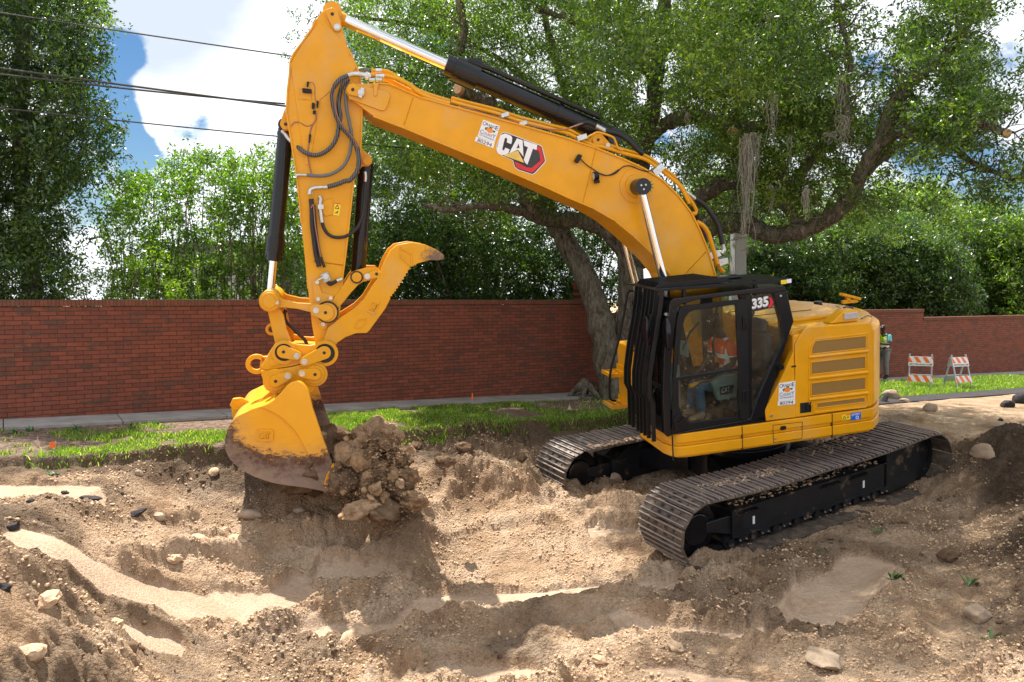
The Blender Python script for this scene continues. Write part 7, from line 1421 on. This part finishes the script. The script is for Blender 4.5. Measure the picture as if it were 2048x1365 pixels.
# ---- pole, cables, house
pb = at(1475.5, 560, 18.3); t = thing('utility_pole', 'pale square concrete utility pole behind the cab', 'pole', (pb.x, pb.y, -1.0), R(10)); mb = MB(); mb.add([(-.16, -.16, 0), (.16, -.16, 0), (.16, .16, 0), (-.16, .16, 0), (-.12, -.12, 8.2), (.12, -.12, 8.2), (.12, .12, 8.2), (-.12, .12, 8.2)], [(0, 1, 2, 3), (4, 5, 6, 7), (0, 1, 5, 4), (1, 2, 6, 5), (2, 3, 7, 6), (3, 0, 4, 7)]); mb.build('shaft', M['concrete_pole'], t, bevel=.015)
m = MB(); m.box(.06, .14, -.175, -.165, 3.25, 3.38); m.build('tag_plate', M['label_yellow'], t)
def cable(label, a, b, z0, r, sag=.25, name='power_line'):
    A_, B_ = a, b; pts = []
    for k in range(25): u = k / 24; p = A_.lerp(B_, u); p.z -= sag * 4 * u * (1 - u) - 0; pts.append(p)
    m = MB(); m.tube(pts, r, 6); o = m.build(name, M['wire']); tag(o, label, 'cable', 'overhead cables'); return o
def wire_through(p1, Y1, p2, Y2, label, r, u0=-.6, u1=1.0):
    a = at(*p1, Y1); b = at(*p2, Y2); cable(label, a + (b - a) * u0, a + (b - a) * u1, 0, r, .05)
end = 18.1
wire_through((0, 22), 12.2, (575, 106), 14.3, 'topmost thin overhead cable crossing the sky at the left', .012, -.5, 2.35); wire_through((0, 133), 12.2, (570, 207), 14.3, 'thick middle overhead cable, upper strand of the pair', .018, -.5, 2.35)
wire_through((0, 143), 12.3, (570, 208), 14.4, 'middle overhead cable, lower strand running against the thick one', .016, -.5, 1.0); wire_through((0, 213), 12.2, (560, 268), 14.3, 'lowest overhead cable, passing behind the top of the bucket cylinder', .012, -.5, 2.4)
hb = at(560, 600, 24); t = thing('house', 'pale house with lapped siding glimpsed through the myrtles', 'house', (hb.x, hb.y, -.6), R(8)); mb = MB()
for k in range(19): mb.add([(-3.4, -.02, k * .19), (3.4, -.02, k * .19), (3.4, .02, k * .19 + .185), (-3.4, .02, k * .19 + .185), (-3.4, 5, k * .19), (3.4, 5, k * .19), (3.4, 5, k * .19 + .185), (-3.4, 5, k * .19 + .185)], [(0, 1, 2, 3), (1, 5, 6, 2), (0, 3, 7, 4), (0, 4, 5, 1), (3, 2, 6, 7)])
mb.build('wall', M['siding'], t); mb = MB(); mb.prism([(-3.7, 3.6), (3.7, 3.6), (2.6, 4.1), (-2.6, 4.1)], -.4, 5.4); mb.build('roof', M['roofing'], t)

# ---- barricades
def barricade(label, cx, base_y, Y, tilt, yaw, seed):
    p = at(cx, base_y, Y); t = thing('barricade', label, 'barricade', (p.x, p.y, p.z), yaw, 'road works barricades on the far lawn'); W, H = .60, .92
    lean = R(14); 
    for s, nm in ((-1, 'front'), (1, 'back')):
        Mx = Matrix.Translation((0, 0, H)) @ Matrix.Rotation(lean * s, 4, 'X') @ Matrix.Translation((0, 0, -H))
        for x in (-W / 2 + .03, W / 2 - .03):
            m = MB(); m.box(x - .018, x + .018, -.015, .015, 0, H + .03, M=Mx); m.build('leg', M['galv'], t)
        for z0, z1, txt in ((.62, .87, True), (.18, .36, False)):
            m = MB(); m.box(-W / 2, W / 2, -.030, -.016, z0, z1, M=Mx) if s < 0 else m.box(-W / 2, W / 2, .016, .030, z0, z1, M=Mx); bd = m.build('board', M['white'] if s < 0 else M['galv'], t)
            if s < 0:
                zl = z0 + .09 if txt else z0; y_ = -.0325; hgt = z1 - zl; n_ = 3; wst = .105
                for k in range(-2, 5):
                    xb = -W / 2 + .12 + k * .21; quad = [(xb + hgt * .6, zl), (xb + hgt * .6 + wst, zl), (xb + wst, z1), (xb, z1)]
                    # clip the stripe to the board
                    lo, hi = -W / 2, W / 2; out = []
                    poly = quad
                    for lim, sg in ((lo, 1), (hi, -1)):
                        res = []
                        for i in range(len(poly)):
                            a, b = poly[i], poly[(i + 1) % len(poly)]; ia, ib = sg * (a[0] - lim) >= 0, sg * (b[0] - lim) >= 0
                            if ia: res.append(a)
                            if ia != ib: u = (lim - a[0]) / (b[0] - a[0]); res.append((lim, a[1] + u * (b[1] - a[1])))
                        poly = res
                        if not poly: break
                    if len(poly) >= 3: mm = MB(); mm.add([Mx @ Vector((x, y_, z)) for x, z in poly], [tuple(range(len(poly)))]); mm.build('stripe', M['orange_board'], bd)
                if txt: text_on('lettering', 'MOTPLANS.COM', Mx @ Vector((-W / 2 + .03, y_, z0 + .02)), Mx @ Vector((W / 2 - .03, y_, z0 + .02)), Mx @ Vector((-W / 2 + .03, y_, z0 + .068)), M['ink_black'], bd, bold=.02, depth=.001)
    return t
barricade('orange and white striped barricade on the lawn nearer the excavator, leaning left', 1840, 778, 21.4, 0, R(-27), 1)
barricade('orange and white striped barricade nearer the right edge, with grey back boards showing', 1915, 779, 21.4, 0, R(22), 2)

# ---- marker flags, stakes and small plants
def flag(px, py, h, label, mat, Y=None, tri=False, pole=True):
    p = hit(px, py); z = land_z(p[0], p[1]); s = h / F_PX * p[1]; t = thing('marker_flag', label, 'flag', (p[0], p[1], z)); m = MB(); m.cyl((0, 0, -.03), (0, 0, s), .003, n=6); m.build('wire_stem', M['zinc'], t)
    m = MB(); a = s * .95; w = s * .7; q = [(0, 0, a), (-w * .5, -.02, a * .9), (-w * .9, .02, a * .85), (-w * .9, .02, a * .35), (-w * .5, -.02, a * .4), (0, 0, a * .45)] if not tri else [(0, 0, a * 1.0), (-w * .35, .02, a * .1), (w * .35, -.02, a * .15), (w * .1, 0, a * .6)]; m.add([*q, *[(x, y + .004, z2) for x, y, z2 in q]], [tuple(range(len(q))), tuple(range(2 * len(q) - 1, len(q) - 1, -1))] + [(i, (i + 1) % len(q), len(q) + (i + 1) % len(q), len(q) + i) for i in range(len(q))]); m.build('flag', mat, t); return t
flag(112, 905, 24, 'bright orange marker flag on the lawn edge at the left', M['orange_flag']); flag(76, 895, 22, 'faded pink marker flag left of the orange one', M['pink_flag'], tri=True); flag(1139, 822, 16, 'pale triangular marker flag near the oak roots', M['pink_flag'], tri=True)
flag(687, 868, 16, 'small orange marker flag beside the dirt heap', M['orange_flag'], tri=True); flag(1868, 772, 14, 'orange marker flag behind the nearer barricade', M['orange_flag'], tri=True)
p = xy(7.75, .35); m = MB(); m.cyl((0, 0, 0), (0, 0, .14), .022, .012, n=10); o = m.build('marker_stake', M['orange_flag'], smooth=40); o.location = (*p, float(grade(*st(*p))) + .04); tag(o, 'small orange stake standing on the sidewalk against the wall', 'stake')
def weed(px, py, size, label, n=9, seed=0, name='weed'):
    p = hit(px, py); z = land_z(p[0], p[1]); s = size / F_PX * p[1]; r = np.random.default_rng(seed + px); m = MB()
    for k in range(n):
        a = r.uniform(0, 6.28); e = r.uniform(.2, 1.1); d = Vector((math.cos(a) * math.cos(e), math.sin(a) * math.cos(e), math.sin(e))); L_ = s * r.uniform(.5, 1); w = Vector((-math.sin(a), math.cos(a), 0)) * L_ * .12; b = Vector((r.normal() * s * .15, r.normal() * s * .15, -.01)); m.add([b, b + d * L_ * .5 + w, b + d * L_ + Vector((0, 0, -L_ * .1)), b + d * L_ * .5 - w], [(0, 1, 2, 3)])
    o = m.build(name, M['leafy']); o.location = (p[0], p[1], z); return tag(o, label, 'weed')
M['leafy'] = plain('weed_green', (.05, .13, .03), .5, 0, .4, .35, 25)
weed(1789, 1195, 34, 'largest green weed tuft on the smooth dirt at the right', 22, 1); weed(1757, 1075, 26, 'small dark-leaved weed on the soil below the near track', 8, 2); weed(1650, 1110, 18, 'faint sprout between the near track and the smooth dirt', 6, 3); weed(1936, 1180, 40, 'upright pale-leaved sprig on the right bank', 10, 4); weed(1988, 1290, 34, 'dark green tuft under the grey concrete chunk at the lower right', 16, 5); weed(1385, 1170, 14, 'tiny green sprout in the middle of the pit floor', 8, 6); weed(1250, 975, 10, 'tiny sprout beside the squarish stone', 5, 7); weed(1295, 1160, 12, 'tiny dark sprout on the pit floor left of the others', 6, 8); weed(105, 958, 26, 'weed growing on the black asphalt edge at the left', 14, 9)
for i, (px, py) in enumerate([(30, 868), (62, 864), (160, 866), (265, 858), (318, 852), (150, 858)]): weed(px, py, 20, ['leafy weed by the sidewalk at the left edge', 'leafy weed second from the left edge by the sidewalk', 'leafy weed by the sidewalk above the orange flag', 'low weed by the sidewalk midway to the bucket', 'low weed by the sidewalk nearest the bucket', 'low weed tucked against the sidewalk above the pink flag'][i], 16, 20 + i)
